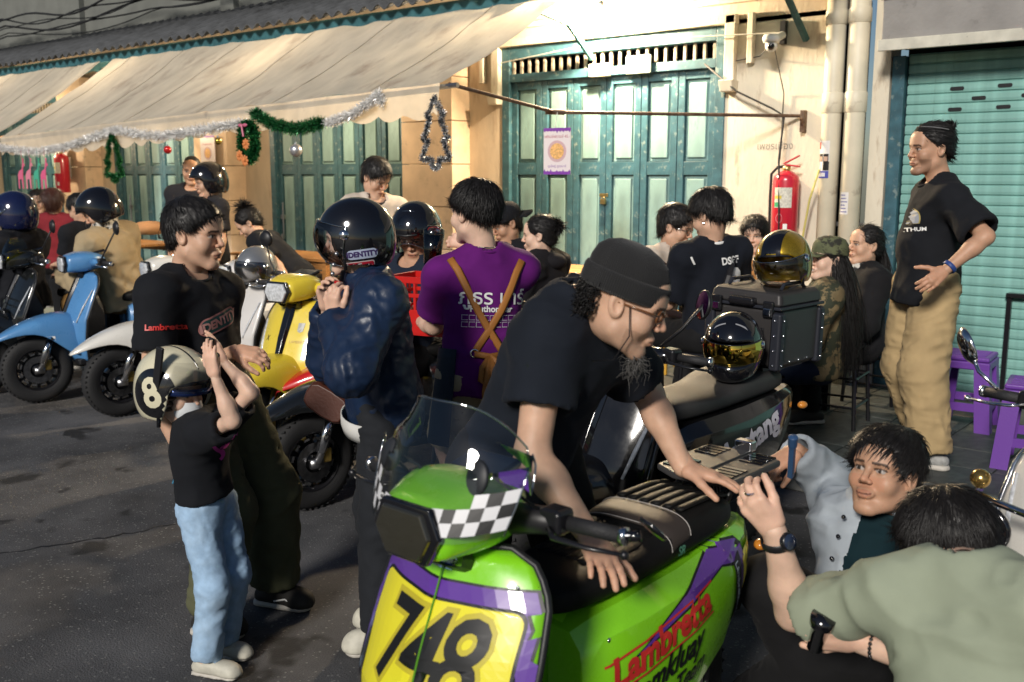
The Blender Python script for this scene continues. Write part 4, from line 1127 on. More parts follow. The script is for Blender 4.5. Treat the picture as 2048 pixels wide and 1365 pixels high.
for j in range(6): MB().lathe([(.0752, 1.415 + j * .024), (.0752, 1.423 + j * .024)], 8, Matrix(), (radians(-126), radians(-84 - (j % 3) * 6))).build('text_line', mat('notice_ink', (.18, .18, .38), .6), k2)
decal(text_mesh('เพชรเมือง', .075), frame((-3.46, FY - .0035, 1.90), (1, 0, 0), (0, -1, 0)), mat('stencil', (.22, .20, .17), .8), house, name='stencil_lettering').location = (8, -FY, -.124)

# ------------------------------------------------------------------ lit lamps: wall bulb over the doors, bulbs under the awnings
BULB = mat('lit_bulb', (1, .9, .7), .4, emit=(1, .78, .45), estr=60)
def lamp(loc, watts, label, r=.05, col=(1, .77, .50)):
    t = thing('lamp', label, 'lamp', loc)
    MB().sphere((0, 0, 0), .035, 12).build('bulb', BULB, t, smooth=True)
    MB().lathe([(.02, .03), (.022, .075), (.001, .08)], 12).build('socket', BLACKP, t, smooth=True)
    MB().tube([(0, 0, .075), (0, 0, .14)], .006, 5).build('flex', CAB, t)
    L = bpy.data.lights.new('lamp_light', 'POINT'); L.energy = watts; L.color = col; L.shadow_soft_size = r
    lo = bpy.data.objects.new('lamp_light', L); COL.objects.link(lo); lo.parent = t; lo.location = (0, -.045, -.045)
    return t
lamp((-4.93, 7.04, 3.02), 420, 'glowing wall bulb above the folding doors with the number plate')
lamp((-8.2, 6.55, 2.38), 60, 'bulb under the wide awning in front of the middle doors')
lamp((-11.4, 6.55, 2.40), 60, 'bulb in the gap between the two awnings')
lamp((-14.9, 6.55, 2.38), 80, 'bulb under the far awning by the red fire box')

# ------------------------------------------------------------------ scooters: x forward, y left, z up, origin on the ground
LENS = mat('lamp_lens', (.55, .57, .6), .08, .0, 1., var=.3, vscale=60, bump=.002, bscale=90)
AMBER = mat('amber_lens', (.6, .22, .03), .15, coat=1.)
REDL = mat('red_lens', (.45, .01, .015), .12, coat=1.)
MIRR = mat('mirror_glass', (.8, .82, .85), .03, 1.)
SEATK = mat('black_vinyl', (.007, .007, .007), .55, bump=.0005, bscale=500, spec=.22)
GRIP = mat('grip_rubber', (.018, .018, .02), .6, bump=.002, bscale=260)
TYRE = mat('tyre_rubber', (.016, .016, .017), .72, bump=.0015, bscale=160)

def wheel(parent, loc, name='wheel', rimm=None, r=.255, steer=0., wd=.058, disc=True):
    M = Matrix.Rotation(pi / 2, 4, 'X')
    prof = [(.150, -wd * .78), (.175, -wd * .95), (.205, -wd), (.232, -wd * .86), (r - .006, -wd * .5), (r, 0), (r - .006, wd * .5), (.232, wd * .86), (.205, wd), (.175, wd * .95), (.150, wd * .78)]
    o = MB().lathe(prof, 56, M).build(name, TYRE, parent, smooth=True); o.location = loc; o.rotation_euler = (0, 0, steer)
    tr = MB()
    for i in range(44):
        a = i * 2 * pi / 44
        for sd in (-1, 1):
            an = a + (.035 if sd > 0 else 0)
            B = Matrix.Rotation(-an, 4, 'Y')
            p0 = B @ Vector((r - .001, sd * wd * .18, 0)); p1 = B @ Matrix.Rotation(-.10, 4, 'Y') @ Vector((r - .018, sd * wd * .78, 0))
            c = (p0 + p1) / 2; x = (p1 - p0); z = B @ Vector((1, 0, 0)); Mf = frame(c, x, z)
            tr.box(c, (x.length, .0125, .0035), Mf.to_3x3())
    tr.build('tread', TYRE, o)
    rimm = rimm or SATIN
    rm = MB().lathe([(.153, -wd * .74), (.157, -wd * .84), (.150, -wd * .84), (.140, -wd * .5), (.140, wd * .5), (.150, wd * .84), (.157, wd * .84), (.153, wd * .74)], 40, M)
    for i in range(12):
        a = i * pi / 6; c = Vector((cos(a) * .098, 0, sin(a) * .098)); rm.box(c, (.09, .030, .022), Matrix.Rotation(-a, 3, 'Y'))
    rm.lathe([(.001, -.048), (.03, -.046), (.062, -.03), (.066, .03), (.03, .046), (.001, .048)], 24, M)
    rm.build('rim', rimm, o, smooth=False)
    sl = MB()
    for i in range(12):
        a = i * pi / 6 + .26; sl.box((cos(a) * .118, 0, sin(a) * .118), (.012, .066, .032), Matrix.Rotation(-a, 3, 'Y'))
    sl.build('rim_slot', STEEL, o)
    if disc:
        d = MB().lathe([(.055, .050), (.102, .050), (.102, .055), (.055, .055)], 36, M)
        d.lathe([(.055, -.050), (.102, -.050), (.102, -.055), (.055, -.055)], 36, M)
        d.build('brake_disc', mat('disc_steel', (.25, .25, .26), .3, 1., var=.3, vscale=40), o)
    MB().lathe([(.001, -.075), (.016, -.075), (.018, -.06), (.018, .06), (.016, .075), (.001, .075)], 12, M).build('axle', STEEL, o, smooth=True)
    return o

def sring(x, w, zt, zb, n=14, p=2.6, yc=0.):
    """Rounded cross-section ring at x."""
    zc, h = (zt + zb) / 2, (zt - zb) / 2; out = []
    for i in range(n):
        a = 2 * pi * i / n; c, s_ = cos(a), sin(a)
        out.append((x, yc + w * math.copysign(abs(c) ** (2 / p), c), zc + h * math.copysign(abs(s_) ** (2 / p), s_)))
    return out

SHZ = [(.30, .405, .190), (.36, .425, .215), (.48, .446, .240), (.62, .438, .252), (.76, .384, .250), (.87, .332, .236), (.935, .301, .195), (.965, .287, .13)]
def shield_pt(z, u):
    """Point on the front of the leg shield; u from -1 to 1 across."""
    zs = [q[0] for q in SHZ]; xc = float(np.interp(z, zs, [q[1] for q in SHZ])); w = float(np.interp(z, zs, [q[2] for q in SHZ]))
    y = u * w; return Vector((xc - .085 * (abs(u) ** 2.2) * (w / .23) + .014 * math.exp(-(y / .05) ** 2) * min(1, (z - .3) / .2), y, z))

def mirror(root, base, tip, head_r=.055, facing=(-1, 0, 0), m=BLACKP, oval=1.0):
    o = MB().tube([base, (Vector(base) * .45 + Vector(tip) * .55) + Vector((.01, 0, -.02)), tip], .006, 8).build('mirror_stalk', m, root, smooth=True)
    M = frame(tip, (0, 1, .1), Vector(facing))
    hd = MB().lathe([(.001, -.022), (head_r * .7, -.018), (head_r, -.004), (head_r, .004), (head_r * .93, .006)], 22, M @ Matrix.Diagonal((1, oval, 1, 1))).build('mirror_head', m, o, smooth=True)
    MB().lathe([(.001, .0045), (head_r * .94, .0045)], 22, M @ Matrix.Diagonal((1, oval, 1, 1))).build('mirror_glass', MIRR, o)
    return o

def scooter(label, loc, heading, body, trim=None, seat_m=None, steer=0., mirrors=True, rack=False, ribs=True, detail=2, lean=0., rimm=None, headlight='hex', group='scooters parked in the row', fender_m=None, seat=True):
    """heading: angle of the scooter's front in plan."""
    t = thing('scooter', label, 'scooter', loc, heading, group); t.rotation_euler = (lean, 0, heading)
    trim = trim or BLACKP; seat_m = seat_m or SEATK; fender_m = fender_m or body
    wheel(t, (.655, 0, .255), steer=steer, rimm=rimm)
    wheel(t, (-.665, 0, .255), rimm=rimm)
    # fork
    f = MB()
    for sy in (-.085, .085):
        f.tube([(.655, sy, .255), (.60, sy, .36), (.52, sy * .85, .62)], [.020, .018, .018], 10)
        f.box((.655, sy, .255), (.07, .02, .045))
    f.build('fork', STEEL, t, smooth=True)
    for sy in (-.088, .088): MB().tube([(.64, sy, .31), (.56, sy, .50)], .026, 12).build('shock_absorber', CHROME, t, smooth=True)
    MB().box((.60, .075, .29), (.06, .03, .075)).build('brake_caliper', mat('gold_caliper', (.4, .28, .08), .35, .8), t, bevel=.008)
    # front fender
    fs = [(.36, .175, .655, .34), (.43, .172, .675, .36), (.52, .155, .672, .44), (.62, .135, .655, .525), (.74, .108, .615, .535), (.85, .076, .562, .51), (.93, .044, .512, .482), (.975, .014, .478, .466)]
    rings = []
    for x, w_, zt, zb in fs:
        rings.append([(x, w_ * math.copysign(abs(cos(a)) ** .62, cos(a)), zb + (zt - zb) * abs(sin(a)) ** .72) for a in np.linspace(0, pi, 17)])
    fd = MB().loft(rings, caps=False, closed=False); fen = fd.build('front_fender', fender_m, t, smooth=True, solid=.006, sub=1)
    # leg shield
    nz_, nu = 26, 25; zs = np.linspace(.30, .965, nz_); rings = [[shield_pt(z, u) for u in np.linspace(-1, 1, nu)] for z in zs]
    sh = MB().loft(rings, caps=False, closed=False).build('leg_shield', body, t, smooth=True, solid=.012)
    edge = [shield_pt(z, -1) for z in zs] + [shield_pt(.968, u) for u in np.linspace(-1, 1, 12)[1:-1]] + [shield_pt(z, 1) for z in zs[::-1]]
    MB().tube([p + Vector((-.006, 0, 0)) for p in edge], .0095, 8).build('edge_trim', trim, t, smooth=True)
    MB().loft([sring(x, .055, zt, .30, 10, 3) for x, zt in ((.16, .70), (.22, .86), (.285, .955))]).build('steering_column', trim if detail < 2 else body, t, smooth=True, bevel=.004)
    # horn casting wedge and side vents
    M0 = []
    for z, w_ in ((.50, .012), (.62, .024), (.76, .034), (.88, .040), (.945, .036)):
        c = shield_pt(z, 0); M0.append([(c.x - .004, w_, z), (c.x + .016, w_ * .55, z), (c.x + .016, -w_ * .55, z), (c.x - .004, -w_, z)])
    MB().loft(M0).build('horn_cover', GLOSSK if detail else body, t, smooth=False, bevel=.003)
    for s_ in (-1, 1):
        pts = [shield_pt(z, s_ * u) + Vector((.004, 0, 0)) for z, u in ((.60, .70), (.70, .78), (.84, .90))]
        MB().tube(pts, [.007, .010, .007], 8, flat=.6).build('indicator', AMBER if detail == 3 else LENS, t, smooth=True)
    # headset
    hs_ = [(.12, .075, 1.075, 1.00), (.18, .135, 1.105, .985), (.26, .155, 1.122, .965), (.33, .130, 1.118, .958), (.395, .104, 1.095, .958), (.42, .098, 1.085, .962)]
    hd = MB().loft([sring(x, w_, zt, zb, 20, 3.2) for x, w_, zt, zb in hs_]).build('headset', body, t, smooth=True, sub=1)
    MB().loft([sring(.30, .075, .99, .90, 14, 3), sring(.34, .08, .985, .93, 14, 3), sring(.27, .06, .96, .91, 14, 3)], caps=True).build('headset_neck', trim, t)
    hexp = lambda k, x: [(x, .098 * k * cy, 1.023 + .062 * k * cz) for cy, cz in ((-1, .05), (-.72, 1), (.72, 1), (1, .05), (.62, -1), (-.62, -1))]
    hl = MB().loft([hexp(1.0, .415), hexp(1.0, .432), hexp(.86, .436)], caps=True).build('headlight', GLOSSK, t, bevel=.004)
    MB().loft([hexp(.85, .434), hexp(.80, .446), hexp(.4, .452)]).build('lens', LENS, hl, bevel=.004)
    MB().box((.175, 0, 1.112), (.09, .15, .02), Matrix.Rotation(.25, 3, 'Y')).build('instrument', GLOSSK, t, bevel=.008)
    for s_ in (-1, 1):
        MB().tube([(.24, s_ * .12, 1.035), (.215, s_ * .20, 1.04), (.20, s_ * .245, 1.04)], [.036, .030, .026], 12).build('handlebar', body if detail < 2 else trim, t, smooth=True)
        MB().box((.205, s_ * .225, 1.045), (.06, .06, .055)).build('switch_housing', SATIN, t, bevel=.012)
        g = MB().tube([(.198, s_ * .255, 1.042), (.180, s_ * .372, 1.04)], .0165, 12).build('grip', GRIP, t, smooth=True)
        MB().tube([(.180, s_ * .372, 1.04), (.1775, s_ * .385, 1.04)], .019, 12).build('bar_end', CHROME, g, smooth=True)
        MB().tube([(.235, s_ * .23, 1.035), (.262, s_ * .26, 1.03), (.245, s_ * .33, 1.022), (.222, s_ * .405, 1.020)], [.008, .008, .007, .006], 8, flat=.7).sphere((.222, s_ * .408, 1.02), .010, 8).build('brake_lever', CHROME if detail == 1 else SATIN, t, smooth=True)
        if mirrors: mirror(t, (.20, s_ * .20, 1.06), (.12, s_ * .36, 1.30), .052)
    # floor, inner body, side panels
    MB().box((.17, 0, .30), (.46, .36, .05)).build('floorboard', trim, t, bevel=.015)
    MB().box((.17, 0, .332), (.40, .28, .014)).build('floor_mat', RUBBER, t, bevel=.004)
    core = [sring(x, w_, zt, zb, 16, 3) for x, w_, zt, zb in ((-.02, .12, .72, .30), (-.2, .14, .745, .34), (-.6, .13, .75, .50), (-.9, .07, .735, .62))]
    MB().loft(core).build('frame_body', trim if detail < 2 else body, t, smooth=True)
    pan = [(-.005, .150, .690, .335), (-.06, .182, .715, .305), (-.2, .205, .728, .300), (-.42, .215, .738, .335), (-.65, .198, .748, .43), (-.82, .155, .748, .53), (-.93, .095, .738, .61), (-.965, .05, .725, .655)]
    for s_ in (1, -1):
        rings = []
        for x, w_, zt, zb in pan:
            h_ = zt - zb
            R_ = [(.045, zt), (w_ * .72, zt - .004), (w_ * .93, zt - .05 * h_ / .4), (w_, zt - .30 * h_), (w_ * .985, zb + .35 * h_), (w_ * .90, zb + .07 * h_), (w_ * .80, zb), (.045, zb)]
            rings.append([(x, s_ * y, z) for y, z in R_])
        sp = MB().loft(rings).build('side_panel', body, t, smooth=True, bevel=.006, angle=25)
        if s_ == 1: t_left = sp
        else: t_right = sp
    for s_, pn in ((1, t_left), (-1, t_right)):
        for k in range(6): MB().box((-.085 - k * .022, s_ * .206, .45 - k * .004), (.006, .012, .13), Matrix.Rotation(.25, 3, 'Y')).build('vent_slot', trim, pn)
    MB().box((-.30, 0, .30), (.44, .2, .16)).tube([(-.45, -.10, .27), (-.68, -.13, .28), (-.93, -.15, .33)], [.035, .05, .045], 12).build('engine', mat('engine_grey', (.03, .03, .032), .5, .3), t, bevel=.01)
    MB().loft([sring(x, .06, zt, zb, 10, 2.5) for x, zt, zb in ((-.62, .56, .50), (-.88, .58, .46), (-1.0, .50, .38))]).build('rear_mudguard', BLACKP, t, smooth=True)
    tlp = MB().box((-.972, 0, .675), (.03, .11, .06)).build('tail_light', REDL, t, bevel=.012)
    for s_ in (-1, 1): MB().sphere((-.965, s_ * .13, .645), .022, 10, (1.3, 1, .8)).build('rear_indicator', AMBER, t, smooth=True)
    for s_ in (1, -1): MB().tube([(-.2, s_ * .1, .3), (-.22, s_ * .20, .02)], .014, 8).build('stand', STEEL, t)
    # seat
    if seat:
        sr = [(.035, .075, .775, .725), (.0, .112, .800, .715), (-.12, .138, .812, .718), (-.26, .146, .806, .725), (-.36, .148, .812, .728), (-.43, .150, .846, .730), (-.52, .150, .858, .732), (-.68, .146, .856, .738), (-.78, .128, .840, .745), (-.83, .09, .81, .755)]
        so = MB().loft([sring(x, w_, zt, zb, 22, 3.4) for x, w_, zt, zb in sr]).build('seat', seat_m, t, smooth=True, sub=1)
        if ribs:
            for y in np.linspace(-.09, .09, 6):
                MB().tube([(x, y, np.interp(-x, [.0, .12, .26, .36, .43, .52, .68, .78], [.800, .812, .806, .812, .846, .858, .856, .840]) - .001) for x in np.linspace(-.04, -.76, 22)], .006, 6, flat=.7).build('stitch_rib', seat_m, so, smooth=True)
    if rack:
        MB().tube([(-.72, .10, .80), (-.98, .10, .86), (-1.02, .0, .865), (-.98, -.10, .86), (-.72, -.10, .80)], .011, 8).tube([(-.85, -.10, .83), (-.85, .10, .83)], .008, 8).build('rear_rack', SATIN, t, smooth=True)
    return t, dict(shield=sh, left=t_left, right=t_right, headset=hd, fender=fen)

# ------------------------------------------------------------------ the scooters of the row
def thin_glass(name, tint=(1, 1, 1), refl=.06, rough=.02, base=.0):
    if name in MATS: return MATS[name]
    m = bpy.data.materials.new(name); m.use_nodes = True; N = m.node_tree.nodes; L = m.node_tree.links; N.remove(N['Principled BSDF'])
    tr = N.new('ShaderNodeBsdfTransparent'); tr.inputs['Color'].default_value = (*tint, 1)
    gl = N.new('ShaderNodeBsdfGlossy'); gl.inputs['Roughness'].default_value = rough
    fr = N.new('ShaderNodeFresnel'); fr.inputs['IOR'].default_value = 1.5
    ad = N.new('ShaderNodeMath'); ad.operation = 'MULTIPLY_ADD'; ad.inputs[1].default_value = 1.; ad.inputs[2].default_value = base; L.new(fr.outputs[0], ad.inputs[0])
    mx = N.new('ShaderNodeMixShader'); L.new(ad.outputs[0], mx.inputs[0]); L.new(tr.outputs[0], mx.inputs[1]); L.new(gl.outputs[0], mx.inputs[2]); L.new(mx.outputs[0], N['Material Output'].inputs['Surface'])
    MATS[name] = m; return m
SCREEN = thin_glass('windscreen_acrylic', (.80, .84, .85), base=.05)
VISOR = thin_glass('visor_clear', (.80, .80, .82), base=.06)
YTINT = thin_glass('yellow_acrylic', (.75, .68, .05), base=.04)

HB = -1.7877      # heading of the row
HG = -1.5961      # heading of the green scooter
def back(p, hd, d): return (p[0] - cos(hd) * d, p[1] - sin(hd) * d, 0)
def poly_mesh(pts):
    me = bpy.data.meshes.new('poly'); me.from_pydata([(x, y, 0) for x, y in pts], [], [tuple(range(len(pts)))]); return me
def rrect(x0, y0, x1, y1, r, n=4):
    out = []
    for cx, cy, a in ((x1 - r, y0 + r, -pi / 2), (x1 - r, y1 - r, 0), (x0 + r, y1 - r, pi / 2), (x0 + r, y0 + r, pi)):
        for i in range(n + 1): out.append((cx + r * cos(a + i * pi / 2 / n), cy + r * sin(a + i * pi / 2 / n)))
    return out

# --- lime green racing scooter in front
LIME = paint('lime_paint', (.22, .62, .015), .25)
YPLATE = mat('yellow_vinyl', (.78, .70, .03), .3, coat=.5); PURV = mat('purple_vinyl', (.11, .035, .30), .3, coat=.5)
gl = (-1.381, 1.321, 0.990)
G, GP = scooter('lime green racing scooter with number 748 and a clear windscreen', back(gl, HG, .395), HG, LIME, BLACKP, None, steer=.12, mirrors=False, ribs=False, detail=3, group='scooters parked in the row')
for ch in list(G.children):
    if ch.name.split('.')[0] in ('horn_cover', 'indicator') : bpy.data.objects.remove(ch, do_unlink=True)
G.scale = (.92, .97, .97)
B = bvh_of(GP['shield'])
FM = frame((.6, 0, .0), (0, 1, 0), (1, 0, 0))       # prints on the leg shield: local x = left, y = up
def on_shield(pts, m, off, name): return decal(poly_mesh(pts), FM, m, GP['shield'], B, off, name, .5, .03)
on_shield([(-.245, .36), (.245, .36), (.262, .62), (.256, .82), (.215, .898), (-.215, .898), (-.256, .82), (-.262, .62)], BLACKPRINT, .0016, 'outline_print')
on_shield([(-.240, .365), (.240, .365), (.256, .62), (.250, .818), (.211, .893), (-.211, .893), (-.250, .818), (-.256, .62)], PURV, .0024, 'purple_border')
on_shield(rrect(-.213, .30, .213, .860, .03), BLACKPRINT, .0032, 'outline_print')
on_shield(rrect(-.207, .30, .207, .854, .027), YPLATE, .004, 'number_board')
m748 = text_mesh('748', .25, bold=.014, shear=.22, spacing=.84, wscale=.86)
decal(m748, frame((.6, -.005, .735), (0, 1, 0), (1, 0, 0)), mat('gold_outline', (.50, .42, .03), .4), GP['shield'], B, .0048, 'number_outline', .5, .03)
m748b = text_mesh('748', .25, bold=.003, shear=.22, spacing=.84, wscale=.86)
decal(m748b, frame((.6, -.005, .735), (0, 1, 0), (1, 0, 0)), BLACKPRINT, GP['shield'], B, .0056, 'race_number', .5, .03)
bz = [(-.036, .935), (-.02, .950), (.02, .950), (.036, .935), (.030, .915), (-.030, .915)]
on_shield(bz, CHROME, .003, 'badge'); 
for k, mm in enumerate((mat('badge_blue', (.03, .06, .35), .3), mat('badge_white', (.7, .7, .7), .3), mat('badge_red', (.5, .03, .03), .3))): on_shield([(-.028, .919 + .009 * k), (.028, .919 + .009 * k), (.029, .927 + .009 * k), (-.029, .927 + .009 * k)], mm, .0045, 'badge_stripe')
MB().tube([shield_pt(z, .10 * .0 + .05) + Vector((.008, 0, 0)) for z in np.linspace(.36, .93, 20)], .0022, 5).build('crest_line', mat('line_green', (.10, .30, .02), .3), G)
for s_ in (-1, 1):
    pts = [(s_ * .212, .40), (s_ * .232, .46), (s_ * .236, .62), (s_ * .214, .74), (s_ * .206, .70)]
    decal(poly_mesh(pts if s_ > 0 else pts[::-1]), FM, GLOSSK, GP['shield'], B, .006, 'side_slot', .5, .03)
# headlight of the green scooter is smoked
for ch in G.children:
    if ch.name.startswith('headlight'):
        for c2 in ch.children: c2.data.materials[0] = mat('smoked_lens', (.03, .028, .02), .08, coat=1.)
# side print
SB = bvh_of(GP['left'])
def side(me, x, z, m, ang, off, name, parent=GP['left']): 
    return decal(me, frame((x, .4, z), (-cos(ang), 0, sin(ang)), (0, 1, 0)), m, parent, SB, off, name, .4, .03)
side(poly_mesh([(-.28, .07), (-.02, .125), (.22, .155), (.36, .11), (.40, -.02), (.30, -.17), (.24, -.19), (.335, -.03), (.30, .06), (.20, .10), (.02, .085)]), -.42, .565, BLACKPRINT, .16, .0016, 'stripe_outline')
side(poly_mesh([(-.25, .075), (-.02, .120), (.22, .150), (.352, .106), (.392, -.02), (.30, -.16), (.25, -.18), (.343, -.03), (.306, .068), (.20, .106), (.02, .092)]), -.42, .565, PURV, .16, .0026, 'purple_stripe')
side(poly_mesh([(.0, -.09), (.06, -.09), (.06, .09), (.0, .09)]), -.70, .60, BLACKPRINT, .35, .0034, 'name_band')
side(text_mesh('Lambrettista', .036, bold=.0004, shear=.3), -.722, .60, mat('script_blue', (.55, .68, .75), .4), .35 - pi / 2, .0044, 'script_lettering')
side(poly_mesh(rrect(.0, -.07, .12, .06, .015)), -.775, .63, YPLATE, .25, .0034, 'tail_number_board')
side(text_mesh('748', .07, bold=.003, shear=.3, wscale=.7), -.835, .63, BLACKPRINT, .25, .0044, 'tail_number')
tl_ = text_mesh('Lambretta', .105, bold=.004, shear=.12, spacing=1.0)
side(tl_, -.29, .605, REDPRINT, .17, .003, 'brand_lettering')
for dz in (.641, .559): side(poly_mesh([(-.24, -.003), (.24, -.003), (.24, .003), (-.24, .003)]), -.29, dz, REDPRINT, .17, .0028, 'brand_line')
side(text_mesh('Lamkluay', .09, bold=.0022, shear=.5), -.29, .52, BLACKPRINT, .17, .003, 'team_lettering')
side(text_mesh('Racing Team', .07, bold=.0016, shear=.5), -.30, .45, BLACKPRINT, .17, .003, 'team_lettering')
# seat details: carbon front, brown band, ribbed pillion with stitching
so = [c for c in G.children if c.name.startswith('seat')][0]
topz = lambda x: float(np.interp(-x, [-.035, .0, .12, .26, .36, .43, .52, .68, .78, .83], [.775, .800, .812, .806, .812, .846, .858, .856, .840, .81]))
BRN = mat('brown_vinyl', (.038, .030, .026), .5, bump=.0004, bscale=500)
def seat_band(x0, x1, lift, m, name, w0=.149):
    rings = []
    for x in np.linspace(x0, x1, 8):
        zt = topz(x) + lift; rings.append([(x, w0 * math.copysign(abs(cos(a)) ** .6, cos(a)) * 1.01, zt - .075 + .075 * abs(sin(a)) ** .6) for a in np.linspace(0.05, pi - .05, 19)])
    return MB().loft(rings, caps=False, closed=False).build(name, m, so, smooth=True, solid=.004, sub=1)
seat_band(-.40, -.50, .004, BRN, 'backrest_band')
for y in np.linspace(-.095, .095, 6):
    MB().tube([(x, y, topz(x) - .002) for x in np.linspace(-.52, -.78, 12)], .0135, 8, flat=.45).build('pillion_rib', SEATK, so, smooth=True)
CARB = mat('carbon_vinyl', (.006, .006, .006), .7, spec=.2, bump=.0012, bscale=420)
for y in np.linspace(-.085, .085, 6):
    MB().tube([(x, y, topz(x) - .003) for x in np.linspace(-.13, -.39, 12)], .0155, 8, flat=.3).build('seat_rib', CARB, so, smooth=True)
for dx in (-.404, -.497):
    MB().tube([(dx, .149 * math.copysign(abs(cos(a)) ** .6, cos(a)) * 1.012, topz(dx) + .0045 - .075 + .076 * abs(sin(a)) ** .6) for a in np.linspace(.1, pi - .1, 24)], .0011, 4).build('stitching', mat('thread', (.45, .42, .40), .7), so)
decal(text_mesh('SR', .035, bold=.001), frame((-.45, .4, .80), (-1, 0, 0), (0, 1, .1)), mat('tag_green', (.1, .3, .2), .5), so, bvh_of(so), .004, 'seat_tag', .4, .03)
# luggage plate at the back
PL = mat('plate_grey', (.045, .044, .045), .42, bump=.0004, bscale=300)
pl = MB().prism([(-.17, -.06), (-.14, -.135), (.15, -.135), (.20, -.05), (.20, .05), (.15, .135), (-.14, .135), (-.17, .06)], .022, Matrix.Translation((-.93, 0, .865))).build('luggage_plate', PL, G, bevel=.008)
for s_ in (-1, 1): MB().tube([(-.80, s_ * .08, .79), (-.86, s_ * .09, .855), (-1.04, s_ * .09, .86)], .012, 8).build('rack_bar', SATIN, G, smooth=True)
MB().box((-.93, 0, .889), (.34, .05, .008)).build('plate_rail', PL, pl, bevel=.003)
for sx, sy in ((-1, -1), (-1, 1), (1, -1), (1, 1)):
    for k in range(4): MB().box((-.93 + sx * .095 + (k - 1.5) * .028, sy * .078, .888), (.018, .075, .006)).build('grille_slot', GLOSSK, pl)
MB().box((-1.095, 0, .905), (.04, .06, .035)).build('latch', CHROME, pl, bevel=.006)
# grab handle, lever mirror, stay and fog tube
MB().tube([(.178, .385, 1.04), (.165, .41, 1.045)], .012, 8).lathe([(.001, .0), (.03, .002), (.036, .008), (.03, .012), (.001, .014)], 20, frame((.155, .425, 1.055), (1, 0, 0), (-.6, .3, .7))).build('bar_end_mirror', GLOSSK, G, smooth=True)
MB().tube([(.28, .06, .72), (.25, .075, .97)], .022, 12).build('teal_tube', mat('teal_anodised', (.01, .07, .09), .25, .8), G, smooth=True)
MB().box((.255, .095, .90), (.03, .03, .02)).tube([(.25, .105, .90), (.25, .15, .895)], .007, 6).build('ignition_key', mat('key_red', (.4, .03, .03), .4), G)
# control cables, bolts, licence plate
for s_ in (-1, 1):
    MB().tube([(.215, s_ * .20, 1.055), (.33, s_ * .16, 1.15), (.30, s_ * .09, 1.12), (.24, s_ * .07, 1.0), (.24, s_ * .05, .85)], .004, 6).build('control_cable', RUBBER, G, smooth=True)
    for z, u in ((.90, .80), (.62, .955), (.45, .955)): MB().sphere(shield_pt(z, s_ * u) + Vector((.002, 0, 0)), .006, 8, (.5, 1, 1)).build('bolt', CHROME, G, smooth=True)
    for x, z in ((-.08, .66), (-.50, .40), (-.85, .69)): MB().sphere((x, s_ * float(np.interp(-x, [.005, .06, .2, .42, .65, .82, .93], [.150, .182, .205, .215, .198, .155, .095])) * (.99 if z < .66 else .93), z), .007, 8, (1, .5, 1)).build('bolt', CHROME, G, smooth=True)
# windscreen
def scr(u, v):
    w_ = (.185 + .03 * sin(pi * min(v + .15, 1) * .75)) * (1 - .25 * max(0, v - .72) ** 1.0 / .28 * .9)
    y = u * w_; z = 1.015 + .27 * v - .045 * abs(u) ** 3 * (1 if v > .5 else -.5) - (.05 * abs(u) ** 4 if v > .8 else 0)
    return Vector((.452 - .12 * v - .11 * u * u, y, z))
nu, nv_ = 33, 25; rings = [[scr(u, v) for u in np.linspace(-1, 1, nu)] for v in np.linspace(0, 1, nv_)]
ws = MB().loft(rings, caps=False, closed=False).build('windscreen', SCREEN, G, smooth=True)
eg = [scr(-1, v) for v in np.linspace(0, 1, 16)] + [scr(u, 1) for u in np.linspace(-1, 1, 24)[1:-1]] + [scr(1, v) for v in np.linspace(1, 0, 16)]
MB().tube(eg, .0026, 6).build('screen_edge', thin_glass('edge_acrylic', (.8, .85, .85), base=.45), ws, smooth=True)
for i in range(17):
    for j in range(3):
        u0, u1 = -1 + 2 * i / 17, -1 + 2 * (i + 1) / 17; v0, v1 = .05 + .10 * j, .05 + .10 * (j + 1)
        sk = .03 * (1 - abs((u0 + u1) / 2)) * 2
        if j == 2 and abs(i - 8) < 6: continue
        q = [scr(u0, v0), scr(u1, v0), scr(u1, v1), scr(u0, v1)]; n_ = (q[1] - q[0]).cross(q[3] - q[0]).normalized()
        if n_.x < 0: n_ = -n_
        MB().add([p + n_ * .0012 for p in q], [(0, 1, 2, 3)]).build('checker', BLACKPRINT if (i + j) % 2 else mat('checker_white', (.66, .66, .68), .4), ws)
SCB = bvh_of(ws)
decal(text_mesh('CHAMPIONOLO', .019, bold=.0008), frame((.7, -.04, 1.145), (0, 1, 0), (1, 0, .25)), WHITE, ws, SCB, .0014, 'screen_lettering', .6, .03)
for y in (-.13, .13): MB().lathe([(.001, .0), (.026, .0), (.03, .006), (.026, .012), (.001, .013)], 18, frame((scr(y / .2, .42).x - .014, y, scr(y / .2, .42).z + .01), (0, 1, 0), (1, 0, .3)) @ Matrix.Diagonal((1, 1.25, 1, 1))).build('screen_mount', mat('mount_grey', (.02, .022, .026), .5), ws, smooth=True)

